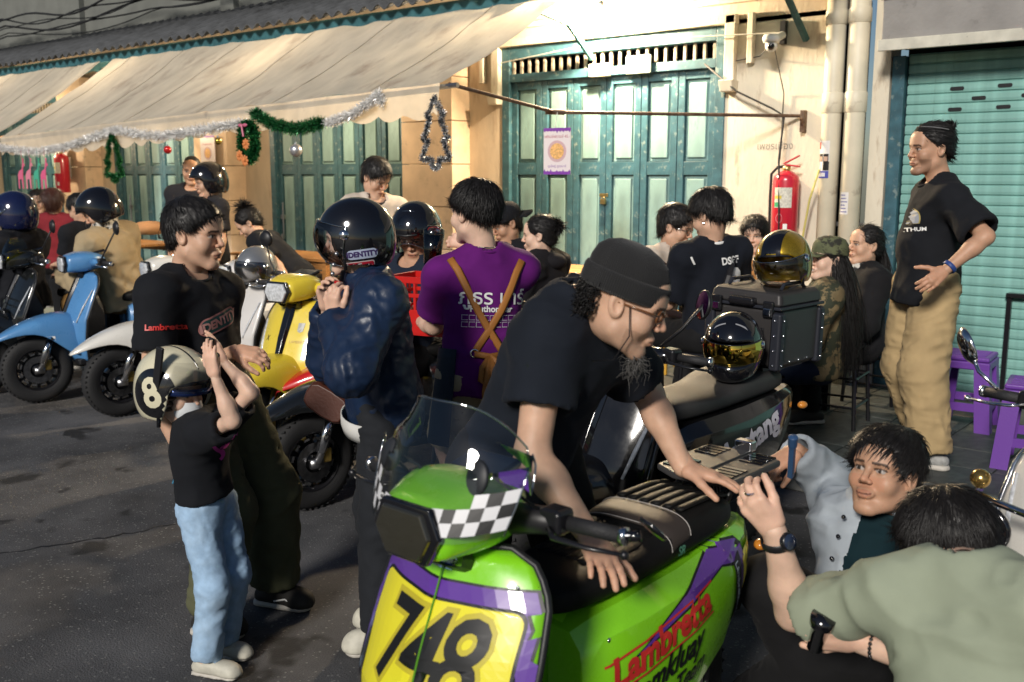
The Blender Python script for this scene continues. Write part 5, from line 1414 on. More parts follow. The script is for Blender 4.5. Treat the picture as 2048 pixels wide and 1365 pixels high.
# --- the row, from the far end
def at_wheel(p): return back(p, HB, .655)
DKB = paint('black_pearl', (.008, .009, .010), .15)
K1, _ = scooter('black scooter at the picture edge with a chrome rack and yellow windscreen', at_wheel((-7.974, 3.128, 0.000)), HB, DKB, BLACKP, None, mirrors=True, detail=1)
MB().tube([(.44, -.15, .60), (.56, -.15, .80), (.56, .15, .80), (.44, .15, .60)], .009, 8).tube([(.52, -.15, .73), (.52, .15, .73)], .006, 8).tube([(.55, 0, .79), (.46, 0, .62)], .006, 8).build('front_rack', CHROME, K1, smooth=True)
MB().loft([[(.44, y, 1.03) for y in np.linspace(-.15, .15, 9)], [(.40 - abs(y), y, 1.14) for y in np.linspace(-.14, .14, 9)], [(.36 - abs(y), y, 1.2) for y in np.linspace(-.08, .08, 9)]], caps=False, closed=False).build('fly_screen', YTINT, K1, smooth=True)
BLUE = paint('sky_blue_paint', (.075, .225, .47))
S1, P1 = scooter('sky blue scooter with a white tyre-maker sticker on its fender', at_wheel((-7.397, 3.322, 0.000)), HB, BLUE, BLACKP, None, detail=1, steer=-.06)
def fender_badge(sp, par, brand=True):
    bb = bvh_of(par['fender']); M = frame((.58, .5, .60), (-1, 0, 0), (0, 1, .35))
    decal(poly_mesh(rrect(-.034, -.034, .034, .034, .008)), M, WHITE, par['fender'], bb, .0015, 'badge', .6, .03)
    decal(poly_mesh([(-.024, -.024), (-.006, -.024), (.004, .024), (-.004, .026)]), M, REDPRINT, par['fender'], bb, .003, 'badge_mark', .6, .03)
    decal(text_mesh('B', .062, bold=.003), M @ Matrix.Translation((.006, 0, 0)), BLACKPRINT, par['fender'], bb, .0028, 'badge_letter', .6, .03)
fender_badge(S1, P1)
CREAM = paint('white_paint', (.68, .66, .61))
S2, P2 = scooter('white scooter with clear indicators behind the child', at_wheel((-6.533, 3.496, 0.000)), HB, CREAM, BLACKP, mat('maroon_vinyl', (.09, .014, .014), .5), detail=1, steer=.08)
for s_ in (-1, 1): MB().sphere(shield_pt(.60, s_ * .72) + Vector((.03, 0, 0)), .04, 14, (1.3, .7, .7)).build('front_indicator', LENS, S2, smooth=True)
WHT2 = paint('pearl_white_paint', (.60, .58, .56))
S3, P3 = scooter('white scooter with a maroon seat, behind the man in the logo tee', at_wheel((-5.857, 3.692, 0.000)), -1.7877, WHT2, BLACKP, mat('maroon_vinyl', ()), detail=1, mirrors=False)
HY = -1.3960
YELL = paint('yellow_paint', (.74, .57, .045))
S4, P4 = scooter('yellow scooter under the hand of the man in the logo tee', back((-4.632, 3.262, 0.000), HY, .655), HY, YELL, BLACKP, None, detail=1, steer=0.)
yb = bvh_of(P4['shield'])
decal(poly_mesh([(-.02, .02), (.02, .02), (.017, -.025), (0, -.034), (-.017, -.025)]), frame((.7, .10, .82), (0, 1, 0), (1, 0, 0)), mat('shield_badge', (.30, .30, .28), .3, .6), P4['shield'], yb, .0015, 'badge', .6, .03)
decal(text_mesh('LAMBRETTA', .022), frame((.7, .11, .735), (0, 1, 0), (1, 0, 0)), mat('gold_print', ()), P4['shield'], yb, .0015, 'brand_lettering', .6, .03)
decal(text_mesh('X', .045, shear=.3), frame((.7, -.14, .74), (0, 1, 0), (1, 0, 0)), BLACKPRINT, P4['shield'], yb, .0015, 'model_lettering', .6, .03)
S5, P5 = scooter('black scooter whose front wheel shows beside the helmeted woman', at_wheel((-3.941, 3.101, 0.000)), HB, DKB, BLACKP, None, detail=1, steer=.10, mirrors=False)
lv = MB().box((.50, .20, .665), (.07, .05, .05)).build('front_indicator', LENS, S5, bevel=.01)
for k in range(4): MB().box((.536, .20, .648 + .011 * k), (.004, .05, .003)).build('indicator_rib', CHROME, lv)
HR = -2.1393
RED = paint('red_paint', (.50, .012, .012))
S6, P6 = scooter('red scooter under the helmeted rider behind the red crate', (0, 0, 0), HR, RED, BLACKP, None, detail=1, mirrors=False)
sp6 = (-3.932, 4.359, 0.800); S6.location = back(sp6, HR, -.22)
rb = bvh_of(P6['shield'])
for i in range(6):
    for j in range(5):
        if (i + j) % 2 == 0: decal(poly_mesh(rrect(-.24 + .08 * i, .44 + .07 * j, -.16 + .08 * i, .51 + .07 * j, .002, 1)), FM, WHITE, P6['shield'], rb, .0015, 'checker', .5, .03)

# --- black maxi scooter with top box
SGREY = mat('grey_seat_vinyl', (.032, .031, .031), .6, bump=.0005, bscale=400, var=.1)
mp = (-2.064, 3.662, 0.830)
M1, MP = scooter('black scooter with a large top box and pale lettering, behind the man in the beanie', back(mp, HB + .12, -.30), HB + .12, paint('gloss_black_paint', (.007, .007, .008), .12), GLOSSK, SGREY, mirrors=False, ribs=False, detail=2, lean=-.03)
MSB = bvh_of(MP['left'])
decal(text_mesh('Mustang', .15, bold=.006, shear=-.1, wscale=1.0), frame((-.40, .5, .60), (-cos(.25), 0, sin(.25)), (0, 1, 0)), mat('pale_vinyl', (.62, .58, .64), .35), MP['left'], MSB, .0015, 'lettering', .5, .03)
mirror(M1, (.20, .17, 1.07), (.13, .30, 1.235), .055, (.5, -.3, .1))
mirror(M1, (.20, -.17, 1.07), (.13, -.33, 1.235), .055)
MB().loft([[(.44, y, 1.00) for y in np.linspace(-.17, .17, 11)], [(.42 - abs(y) * .6, y, 1.10) for y in np.linspace(-.16, .16, 11)], [(.35 - abs(y) * .6, y, 1.17) for y in np.linspace(-.10, .10, 11)]], caps=False, closed=False).build('fly_screen', YTINT, M1, smooth=True)
SH_ = paint('teal_flake', (.01, .10, .12), .2)
BOXM = mat('box_aluminium', (.045, .042, .042), .45, .3, bump=.0004, bscale=300, var=.08); BOXE = mat('box_corner', (.018, .02, .028), .45)
bx_c = Vector((-.80, 0, .995)); BW, BD, BH = .36, .36, .27
bx = MB().box(bx_c, (BD, BW, BH), taper=(1.0, 1.0)).build('top_box', BOXM, M1, bevel=.025, seg=1)
MB().box(bx_c + Vector((0, 0, BH / 2 + .035)), (BD + .01, BW + .01, .07), taper=(.93, .93)).build('lid', BOXM, bx, bevel=.02, seg=1)
MB().box(bx_c + Vector((0, 0, BH / 2)), (BD + .016, BW + .016, .014)).build('lid_seam', BOXE, bx, bevel=.004)
for sx in (-1, 1):
    for sy in (-1, 1):
        MB().box(bx_c + Vector((sx * (BD / 2 - .012), sy * (BW / 2 - .012), -.01)), (.055, .055, BH - .01)).build('corner_guard', BOXE, bx, bevel=.015, seg=1)
        for k in range(4):
            z = bx_c.z - .11 + k * .065
            MB().sphere((bx_c.x + sx * (BD / 2 - .012), bx_c.y + sy * (BW / 2 + .016), z), .006, 8).build('rivet', CHROME, bx, smooth=True)
            if sx > 0: MB().sphere((bx_c.x + sx * (BD / 2 + .016), bx_c.y + sy * (BW / 2 - .012), z), .006, 8).build('rivet', CHROME, bx, smooth=True)
for y in np.linspace(-.15, .15, 5): MB().sphere((bx_c.x + (y), bx_c.y + BW / 2 + .001, bx_c.z - BH / 2 + .03), .005, 8).build('rivet', CHROME, bx, smooth=True)
for y in (-.13, .13):
    MB().box(bx_c + Vector((BD / 2 + .012, y, BH / 2 - .005)), (.02, .05, .07)).build('latch', SATIN, bx, bevel=.006)
    MB().box(bx_c + Vector((BD / 2 + .024, y, BH / 2 - .015)), (.008, .034, .03)).build('latch_plate', CHROME, bx, bevel=.002)
    MB().tube([bx_c + Vector((.10, y, BH / 2 + .07)), bx_c + Vector((.08, y, BH / 2 + .095)), bx_c + Vector((-.06, y, BH / 2 + .095)), bx_c + Vector((-.10, y, BH / 2 + .07))], .008, 6).build('tie_bar', BOXE, bx)
MB().box(bx_c + Vector((BD / 2 + .01, 0, BH / 2 + .02)), (.05, .13, .035)).build('carry_handle', SATIN, bx, bevel=.012)
MB().box(bx_c + Vector((BD / 2 + .004, 0, -.03)), (.012, .22, .15)).build('front_pad', SATIN, bx, bevel=.006)
MB().box((-.80, 0, .85), (.34, .22, .03)).tube([(-.6, .08, .79), (-.75, .08, .845)], .012, 8).tube([(-.6, -.08, .79), (-.75, -.08, .845)], .012, 8).build('rack', SATIN, M1, bevel=.004)

# --- cream scooter at the right picture edge
V1, VP = scooter('cream classic scooter with chrome mirror at the picture edge beside the sage tee man', (0, 0, 0), HB, CREAM, CHROME, None, mirrors=False, detail=1, group='scooters parked in the row')
vp = (-0.447, 3.061, 1.030); V1.location = back(vp, HB, .25)
mirror(V1, (.20, -.33, 1.06), (.16, -.45, 1.17), .06, (-.6, .6, .3), CHROME)
sl_ = MB().lathe([(.001, -.05), (.05, -.04), (.068, -.005), (.068, .01), (.060, .012), (.001, .02)], 24, frame((.53, -.17, .74), (0, 1, 0), (1, 0, 0))).build('spot_lamp', GLOSSK, V1, smooth=True)
decal(text_mesh('AA', .05, bold=.003), frame((.556, -.17, .735), (0, 1, 0), (1, 0, 0)), WHITE, sl_, None, 0, 'lamp_lettering')
MB().sphere((.48, -.22, .86), .028, 12).build('spot_lamp', mat('amber_chrome', (.5, .32, .1), .2, .9), V1, smooth=True)
MB().tube([(.40, -.26, .80), (.50, -.22, .82), (.53, 0, .80), (.50, .22, .82), (.40, .26, .80)], .011, 8).tube([(.44, -.2, .6), (.52, -.17, .8)], .009, 8).build('crash_bar', CHROME, V1, smooth=True)

# ------------------------------------------------------------------ helmets, glasses, prints
def head_matrix(g):
    M = Matrix(g.HM.tolist()).to_4x4() @ Matrix.Scale(g.hs, 4); M.translation = Vector(g.hed); return M
def helmet(root, M, shell, style='open', visor=None, visor_tilt=0., h=.0045, trim=None, name='helmet', sc=1.):
    f = Field((-.16, -.18, -.17), (.16, .19, .19), h)
    A = np.array((.127, .150, .133)); f.ell((0, -.012, .036), A, k=.0)
    f.ell((0, -.020, -.035), (.119, .135, .115), k=.05)
    if style == 'full': f.ell((0, .035, -.070), (.100, .125, .075), k=.04)
    f.half((0, 0, -.118 if style != 'half' else -.02), (0, -.10, -1), .02)
    f.F = np.maximum(f.F, -(f.F + .014)) if False else f.F
    I = np.eye(3)
    f.ell((0, -.012, .02), A - .018, k=.0, op='s'); f.cap((0, -.015, -.03), (0, -.015, -.2), .105, .095, k=.01, op='s')
    if style == 'full': f.box((0, .15, .012), (.098, .10, .050), I, .03, .008, 's')
    else: f.box((0, .17, -.085), (.104, .155, .145), I, .045, .01, 's')
    V, Q = f.mesh(); V = relax(V, Q, 2, .4)
    me = mesh_np(name, (np.array(M.to_3x3()) @ (V * sc).T).T + np.array(M.translation), Q)
    o = new_obj(name, me, root, shell)
    P = lambda x, y, z: M @ (Vector((x, y, z)) * sc)
    if style != 'full':      # rubber edge round the opening
        e = [P(x, y, z) for x, y, z in ((-.106, .022, -.105), (-.109, .024, -.04), (-.106, .036, .022), (-.088, .075, .052), (-.05, .118, .062), (0, .135, .064), (.05, .118, .062), (.088, .075, .052), (.106, .036, .022), (.109, .024, -.04), (.106, .022, -.105))]
        MB().tube(e, .0065 * sc, 8).build('edge_trim', trim or BLACKP, o, smooth=True)
    if visor is not None:
        R_ = Matrix.Rotation(visor_tilt, 4, 'X'); rings = []
        for b in np.linspace(radians(-52), radians(18), 14):
            rings.append([P(*(R_ @ Vector((.136 * cos(b) * sin(a), -.010 + (.172 if style != 'full' else .158) * cos(b) * cos(a), .012 + .140 * sin(b))))) for a in np.linspace(-1.42, 1.42, 25)])
        vz = MB().loft(rings, caps=False, closed=False).build('visor', visor, o, smooth=True)
        rim = [rings[0][i] for i in range(25)] + [r[-1] for r in rings[1:]] + [rings[-1][i] for i in range(24, -1, -1)] + [r[0] for r in rings[::-1][1:-1]]
        MB().tube(rim, .003 * sc, 6, closed=True).build('visor_rim', GLOSSK if style == 'full' else thin_glass('edge_acrylic'), vz, smooth=True)
        for x in (-1, 1): MB().lathe([(.001, .012), (.016, .011), (.02, .0)], 16, M @ frame((x * .128 * sc, .012 * sc, .03 * sc), (0, 1, 0), (x, 0, 0))).build('pivot', CHROME, o, smooth=True)
    return o
def glasses(g, m, tint=None, w=.0022):
    M = head_matrix(g); P = lambda x, y, z: M @ Vector((x, y, z)); mb = MB()
    for s_ in (-1, 1):
        mb.tube([P(s_ * .031 + .021 * cos(a), .101 - .012 * abs(s_ * .031 + .021 * cos(a)) / .05, .001 + .0165 * sin(a)) for a in np.linspace(0, 2 * pi, 18, endpoint=False)], w, 5, closed=True)
        mb.tube([P(s_ * .053, .09, .006), P(s_ * .074, .06, .008), P(s_ * .080, -.01, .006)], w, 5)
    mb.tube([P(-.010, .102, .004), P(0, .104, .006), P(.010, .102, .004)], w, 5)
    return mb.build('glasses', m, g.root, smooth=True)
def shirt_print(g, me, pos, x, z, m, name='chest_print', off=.003, cut=.02, on=None):
    on = on or g.shirt
    if not hasattr(g, 'bv'): g.bv = {}
    if on.name not in g.bv: g.bv[on.name] = BVHTree.FromPolygons([v.co for v in on.data.vertices], [p.vertices for p in on.data.polygons])
    return decal(me, frame(pos, x, z), m, g.root, g.bv[on.name], off, name, .35, cut)
def watch(g, side, m=BLACKP, r=.034, face=True, name='watch'):
    W = Vector(getattr(g, 'w' + side)); E = Vector(getattr(g, 'e' + side)); d = (E - W).normalized(); c = W + d * .03
    o = MB().lathe([(r * g.s, -.011), (r * g.s * 1.08, -.008), (r * g.s * 1.08, .008), (r * g.s, .011)], 20, frame(c, d.orthogonal(), d)).build(name, m, g.root, smooth=True)
    return o, c, d
TEEK = cloth('black_cotton', (.011, .012, .015)); TEEN = cloth('navy_black_cotton', (.012, .015, .022))
OLIVE = cloth('olive_drill', (.095, .098, .055)); JEAN = mat('washed_denim', (.29, .43, .60), .85, var=.18, vscale=30, bump=.0006, bscale=700, dirt=((.38, .50, .62), 3.2, .48, .3))
KHAKI = cloth('khaki_twill', (.40, .29, .15)); BLKP = cloth('black_trousers', (.012, .012, .013))
SHOEK = mat('black_canvas', (.02, .018, .016), .7, bump=.0004, bscale=600); SOLE = mat('pale_sole', (.50, .47, .42), .6, var=.1)
CREAMS = mat('cream_trainer', (.52, .50, .42), .6, var=.15, vscale=30)
SILKH = dict(n=2600, width=.0014, h=.0065)
def cuff_collar(g, m, r=.075, z=.0, name='collar', th=.007):
    """Neckband following the neckline."""
    c = g.nek + g.up * .010 * g.s + g.fro * .012 * g.s
    pts = [c + g.lat * cos(a) * r * g.s + g.fro * sin(a) * (r + .008) * g.s + g.up * (-.034 * max(sin(a), 0) ** 1.5 + .006 * (sin(a) < 0) * -sin(a)) * g.s for a in np.linspace(0, 2 * pi, 28, endpoint=False)]
    return MB().tube([tuple(p) for p in pts], th * g.s, 8, closed=True).build(name, m, g.root, smooth=True)

# ------------------------------------------------------------------ man in black logo tee
J = {'pel': (-3.205, 2.079, 0.859), 'nek': (-3.229, 2.011, 1.330), 'hed': (-3.186, 2.033, 1.479), 'sL': (-3.242, 2.172, 1.259), 'sR': (-3.162, 1.856, 1.280), 'eL': (-3.221, 2.113, 0.989), 'eR': (-3.130, 1.793, 0.983), 'wL': (-3.006, 2.052, 1.072), 'wR': (-3.049, 1.829, 0.762), 'hL': (-3.220, 2.168, 0.859), 'hR': (-3.190, 1.990, 0.859), 'kL': (-3.088, 2.251, 0.479), 'kR': (-3.050, 2.014, 0.474), 'aL': (-3.116, 2.256, 0.085), 'aR': (-3.083, 1.953, 0.085), 'tL': (-2.969, 2.320, 0.030), 'tR': (-2.973, 2.011, 0.030), 'hf': (0.897, 0.435, -0.081), 'hu': (0.000, 0.000, 1.000)}
g = person('man in black logo tee and olive trousers standing behind the child', J, .953, 'mid',
           hands={'L': dict(d=(0.879, 0.460, -0.126), b=(0.459, -0.394, 0.796), curl=(.35, .75, .5), thumb=(.5, .6)), 'R': dict(d=(0.309, 0.121, -0.943), b=(0.311, -0.951, 0.000), curl=(.4, .5, .3))},
           headpar=dict(hs=1.03, h=.0038), wide=.9, shirt=dict(sleeve=.66, hem=-.10, sl_r=.082, loose=.022, off=.011, seed=3., h=.0095), shirt_m=TEEK,
           pants=dict(kr=.105, ar=.10, amp=.009, cuff=.96), pants_m=OLIVE, shoes=SHOEK, sole=SOLE, hair=dict(SILKH, n=4569, vol=.018, length=.034, fringe=.75, seed=2, cut=(.088, .068, -.07, -.045)), h=.0115)
cuff_collar(g, TEEK)
pv = Vector(lerp(g.pel, g.nek, .64)) + Vector(g.fro) * .3 - Vector(g.lat) * .01; px_ = Vector(g.lat) + Vector(g.up) * .12; pz_ = Vector(g.fro)
shirt_print(g, poly_mesh(rrect(-.092, -.032, .092, .032, .031, 6)), pv, px_, pz_, mat('print_rose', (.38, .16, .15), .7), off=.003)
shirt_print(g, poly_mesh(rrect(-.086, -.026, .086, .026, .025, 6)), pv, px_, pz_, mat('print_teal', (.015, .07, .07), .7), off=.004)
shirt_print(g, text_mesh('IDENTITY', .043, bold=.0018, spacing=.95), pv, px_, pz_, mat('print_pink', (.50, .26, .24), .7), 'chest_lettering', .0052)
shirt_print(g, text_mesh('Lambretta', .028, bold=.001), (-2.930, 1.671, 1.202), (0.853, 0.520, 0.049), (0.703, -0.702, 0.119), REDPRINT, 'sleeve_lettering', .003)
# cargo pocket
Kr = Vector(lerp(g.hR, g.kR, .75)); MB().box(Kr + Vector((0.137, -0.991, 0.000)) * .07, (.11, .09, .17), frame((0, 0, 0), (0.626, 0.779, 0.000), (0, 0, 1)).to_3x3()).build('cargo_pocket', OLIVE, g.root, bevel=.02)
for A, T in ((g.aL, g.tL), (g.aR, g.tR)):
    a = Vector(A); t_ = Vector(T); d = (t_ - a); d.z = 0; d.normalize(); l = Vector((0, 0, 1)).cross(d)
    for sg in (-1, 1): MB().tube([a + d * .02 + l * sg * .040 + Vector((0, 0, -.045)), a + d * .07 + l * sg * .043 + Vector((0, 0, -.030)), a + d * .11 + l * sg * .040 + Vector((0, 0, -.05))], .004, 6).build('side_stripe', WHITE, g.root)
finish(g)

# ------------------------------------------------------------------ child holding up a cream helmet's visor
J = {'pel': (-2.939, 1.865, 0.558), 'nek': (-2.934, 1.819, 0.865), 'hed': (-2.974, 1.795, 0.971), 'sL': (-2.941, 1.930, 0.835), 'sR': (-2.823, 1.793, 0.851), 'eL': (-2.826, 1.987, 0.957), 'eR': (-2.661, 1.796, 0.921), 'wL': (-2.940, 1.957, 1.058), 'wR': (-2.696, 1.762, 1.068), 'hL': (-2.959, 1.921, 0.558), 'hR': (-2.919, 1.810, 0.558), 'kL': (-2.871, 1.914, 0.307), 'kR': (-2.824, 1.798, 0.310), 'aL': (-2.911, 1.878, 0.055), 'aR': (-2.837, 1.763, 0.055), 'tL': (-2.811, 1.921, 0.020), 'tR': (-2.726, 1.816, 0.020), 'hf': (0.972, 0.212, -0.100), 'hu': (0.000, 0.000, 1.000)}
g = person('child in cropped black tee and blue jeans pulling down the helmet visor', J, .62, 'fair',
           hands={'R': dict(d=(-0.196, -0.100, 0.975), b=(0.164, -0.986, 0.000), curl=(.12, .2, .15), sc=.72), 'L': dict(d=(-0.297, -0.184, 0.937), b=(0.189, 0.936, 0.298), curl=(.15, .2, .15), sc=.72)},
           headpar=dict(hs=1.36, h=.0035), shirt=dict(sleeve=.72, hem=.16, sl_r=.088, loose=.03, h=.008, amp=.005), shirt_m=TEEK,
           pants=dict(kr=.084, ar=.08, off=.009, amp=.008, h=.0085, cuff=.97, waist=.13), pants_m=JEAN, shoes=CREAMS, sole=SOLE, hair=None, h=.009)
HM_ = head_matrix(g)
CRM = paint('helmet_cream', (.62, .58, .42), .25)
hm = helmet(g.root, HM_, CRM, 'open', None, 0, .006, GLOSSK, sc=1.10)
HBV = bvh_of(hm); sd = Vector((0.433, -0.894, 0.116)); hc = HM_ @ Vector((.0, -.035, .0)); hx = Vector((0.900, 0.436, 0.000))
def hel(me, m, off, dx=0., dy=0., ang=0.): return decal(me, frame(hc + hx * dx + Vector((0, 0, dy)), hx * cos(ang) + Vector((0, 0, sin(ang))), sd), m, hm, HBV, off, 'helmet_print', .4, .012)
hel(poly_mesh([(cos(a) * .082, sin(a) * .082) for a in np.linspace(0, 2 * pi, 40, endpoint=False)]), GLOSSK, .0012, .012, .0)
hel(text_mesh('8', .135, bold=.0045), mat('print_cream', (.62, .58, .42), .35), .0024, .010, -.002, .25)
hel(poly_mesh(rrect(-.042, -.011, .042, .011, .010, 5)), mat('print_plum', (.10, .05, .22), .4), .0012, .05, -.112, .35)
hel(text_mesh('IDENTITY', .019, bold=.0006), WHITE, .0022, .05, -.112, .35)
# band over the crown and the raised smoked visor with its arms
bandp = [HM_ @ Vector((0, -.012 + .146 * sin(a), .036 + .127 * cos(a))) * 1 for a in np.linspace(-1.9, 1.15, 26)]
MB().tube([HM_ @ (Vector((.0, -.012 + .1445 * sin(a), .036 + .1285 * cos(a))) * 1.10 * 1.006) for a in np.linspace(-1.9, 1.1, 26)], .013, 6, flat=.18).build('crown_band', GLOSSK, hm, smooth=True)
vis = MB().loft([[HM_ @ (Vector((.128 * sin(a), .03 + .115 * cos(a) + dy, dz))) for a in np.linspace(-1.45, 1.45, 21)] for dz, dy in ((.04, .012), (.085, .025), (.125, .030), (.16, .024))], caps=False, closed=False).build('visor', thin_glass('visor_smoke', (.90, .90, .90), base=.08), hm, smooth=True)
for x in (-1, 1): MB().box(HM_ @ Vector((x * .132, .03, .10)), (.012, .030, .19), HM_.to_3x3().normalized() @ Matrix.Rotation(-.12, 3, 'X')).build('visor_arm', BLACKP, hm, bevel=.005)
MB().loft([[HM_ @ Vector((.118 * sin(a), .02 + .128 * cos(a), dz)) for a in np.linspace(-1.2, 1.2, 17)] for dz in (.018, .045)], caps=False, closed=False).build('sun_visor', mat('blue_mirror', (.02, .05, .20), .08, .6, 1.), hm, smooth=True, solid=.004)
# face mask, waistband patch, pocket, print
MB().loft([[HM_ @ Vector((.062 * sin(a) * w_, .038 + .078 * cos(a) * d_, z)) for a in np.linspace(-1.45, 1.45, 15)] for z, w_, d_ in ((-.020, .9, .92), (-.045, 1.02, 1.08), (-.075, 1.0, 1.02), (-.098, .8, .88))], caps=False, closed=False).build('face_mask', cloth('mask_white', (.58, .60, .62)), g.root, smooth=True, sub=1)
shirt_print(g, text_mesh('Jay', .075, bold=.003, shear=.4), (-2.698, 1.779, 0.812), (0.740, 0.344, 0.578), (0.808, -0.589, 0.000), mat('magenta_print', (.50, .02, .30), .6), off=.003)
shirt_print(g, poly_mesh(rrect(-.016, -.022, .016, .022, .003)), (-2.768, 1.684, 0.647), (0.868, 0.449, 0.212), (0.164, -0.986, 0.000), mat('tan_leather', (.34, .14, .05), .6), 'waist_patch', .003, on=g.pants)
DST = mat('denim_stitch', (.62, .66, .68), .8)
pk = [(-.045, .045), (.045, .05), (.043, -.03), (.0, -.055), (-.043, -.035)]
for a, b in zip(pk, pk[1:] + pk[:1]):
    n_ = Vector((b[1] - a[1], a[0] - b[0])).normalized() * .0015
    shirt_print(g, poly_mesh([(a[0] - n_.x, a[1] - n_.y), (b[0] - n_.x, b[1] - n_.y), (b[0] + n_.x, b[1] + n_.y), (a[0] + n_.x, a[1] + n_.y)]), (-2.764, 1.663, 0.536), (0.989, 0.137, 0.053), (0.094, -0.996, 0.000), DST, 'pocket_stitch', .003, on=g.pants)
MB().tube([(p[0], p[1], p[2]) for p in ((-3.017, 1.793, 0.770), (-3.003, 1.792, 0.710), (-2.967, 1.786, 0.669), (-2.988, 1.766, 0.652), (-2.992, 1.784, 0.688))], .0028, 6).build('mask_cord', mat('cord_blue', (.05, .25, .42), .5), g.root, smooth=True)
finish(g)

# ------------------------------------------------------------------ woman in navy wind jacket and bubble-visor helmet
NAVY = wrinkled(mat('navy_nylon', (.010, .022, .055), .40, spec=.5, bump=.0012, bscale=40, var=.15, vscale=8), .012, 7.)
J = {'pel': (-2.621, 2.410, 0.864), 'nek': (-2.594, 2.332, 1.322), 'hed': (-2.635, 2.299, 1.468), 'sL': (-2.451, 2.250, 1.272), 'sR': (-2.731, 2.409, 1.251), 'eL': (-2.416, 2.081, 1.071), 'eR': (-2.839, 2.345, 1.017), 'wL': (-2.583, 2.160, 1.212), 'wR': (-2.756, 2.273, 1.222), 'hL': (-2.558, 2.348, 0.864), 'hR': (-2.685, 2.471, 0.864), 'kL': (-2.531, 2.300, 0.468), 'kR': (-2.684, 2.415, 0.468), 'aL': (-2.505, 2.255, 0.085), 'aR': (-2.644, 2.393, 0.085), 'tL': (-2.587, 2.165, 0.030), 'tR': (-2.709, 2.324, 0.030), 'hf': (-0.779, -0.624, -0.062), 'hu': (0.000, 0.000, 1.000)}
g = person('woman in navy wind jacket fastening a black bubble-visor helmet', J, .93, 'fair',
           hands={'L': dict(d=(0.019, -0.176, 0.984), b=(0.164, -0.986, 0.000), curl=(.45, .9, .5), thumb=(.35, .5)), 'R': dict(d=(0.050, -0.212, 0.976), b=(-0.996, 0.089, 0.000), curl=(.5, .8, .5))},
           headpar=dict(hs=1.0), shirt=dict(long=True, hem=-.2, off=.020, loose=.030, amp=.009, seed=5., h=.0085, flare=.03, neck=.07, fr=(13, 13, 17)), shirt_m=NAVY,
           pants=dict(kr=.082, ar=.07, amp=.008, off=.01), pants_m=cloth('charcoal_jeans', (.018, .020, .024)), shoes=CREAMS, sole=SOLE, hair=None, h=.0115, shirt_name='jacket')
MB().lathe([(.085, -.03), (.082, .02), (.074, .06), (.070, .065)], 28, frame(g.nek + g.fro * .01, g.lat, g.up + g.fro * .15)).build('jacket_collar', NAVY, g.root, smooth=True, solid=.008)
HM_ = head_matrix(g)
hm = helmet(g.root, HM_, GLOSSK, 'open', VISOR, .25, .006, BLACKP, sc=.95)
HBV = bvh_of(hm); hc = HM_ @ Vector((0, -.02, -.03)); hx = Vector((0.680, 0.723, 0.118)); sd = Vector((0.728, -0.685, 0.000))
def hel2(me, m, off, dx, dy): return decal(me, frame(hc + hx * dx + Vector((0, 0, dy)), hx, sd), m, hm, HBV, off, 'sticker_print', .4, .012)
hel2(poly_mesh(rrect(-.052, -.016, .052, .016, .015, 5)), mat('sticker_steel', (.35, .40, .52), .4), .0012, .01, -.012); hel2(text_mesh('IDENTITY', .024, bold=.001), mat('sticker_ink', (.04, .02, .10), .4), .0022, .01, -.012)
hel2(poly_mesh(rrect(-.052, -.019, .052, .019, .006, 3)), mat('sticker_pale', (.55, .45, .45), .4), .0012, .0, -.055); hel2(poly_mesh(rrect(-.049, -.016, .049, .016, .005, 3)), mat('sticker_red', (.42, .012, .03), .4), .0020, .0, -.055); hel2(text_mesh('คิวแบบบู', .028, bold=.001), WHITE, .0029, .0, -.055)
for dx, dy in ((-.075, .0), (-.085, -.035), (-.09, -.065)): MB().sphere(hc + hx * dx + Vector((0, 0, dy)) + sd * .118, .008, 10).build('snap_stud', STEEL, hm, smooth=True)
MB().tube([HM_ @ Vector((-.10, .03, -.10)), HM_ @ Vector((-.06, .05, -.145)), HM_ @ Vector((0, .06, -.16)), HM_ @ Vector((.06, .05, -.145))], .008, 6, flat=.4).build('chin_strap', BLACKP, hm)
MB().box(HM_ @ Vector((-.055, .06, -.150)), (.03, .02, .018)).build('buckle', mat('buckle_red', (.45, .01, .01), .35), hm, bevel=.004)
MB().loft([[Vector(lerp(g.pel, g.nek, t)) + Vector(g.lat) * cos(a) * r + Vector(g.fro) * (sin(a) * r * .85 + .012) for a in np.linspace(-.4, pi + .4, 21)] for t, r in ((-.02, .172), (-.10, .176), (-.17, .17))], caps=False, closed=False).build('white_undershirt', cloth('white_cotton', (.55, .55, .53)), g.root, smooth=True, solid=.005)
finish(g)
bag = MB().loft([sring(-.02, .085, .05, -.05, 12, 3.5), sring(0, .095, .062, -.06, 12, 3.5), sring(.022, .085, .05, -.05, 12, 3.5)]).build('pouch_bag', mat('brown_leather', (.07, .022, .014), .45, bump=.0008, bscale=90), None, smooth=True, bevel=.004)
bag.location = (-2.858, 2.341, 0.852); bag.rotation_euler = (.5, .1, 2.0464); tag(bag, 'small brown leather pouch at the hip of the woman in the navy jacket', 'bag')
MB().tube([(0, .08, .05), (.02, .11, .25), (.03, .12, .45)], .004, 6).build('strap', mat('brown_leather', ()), bag)

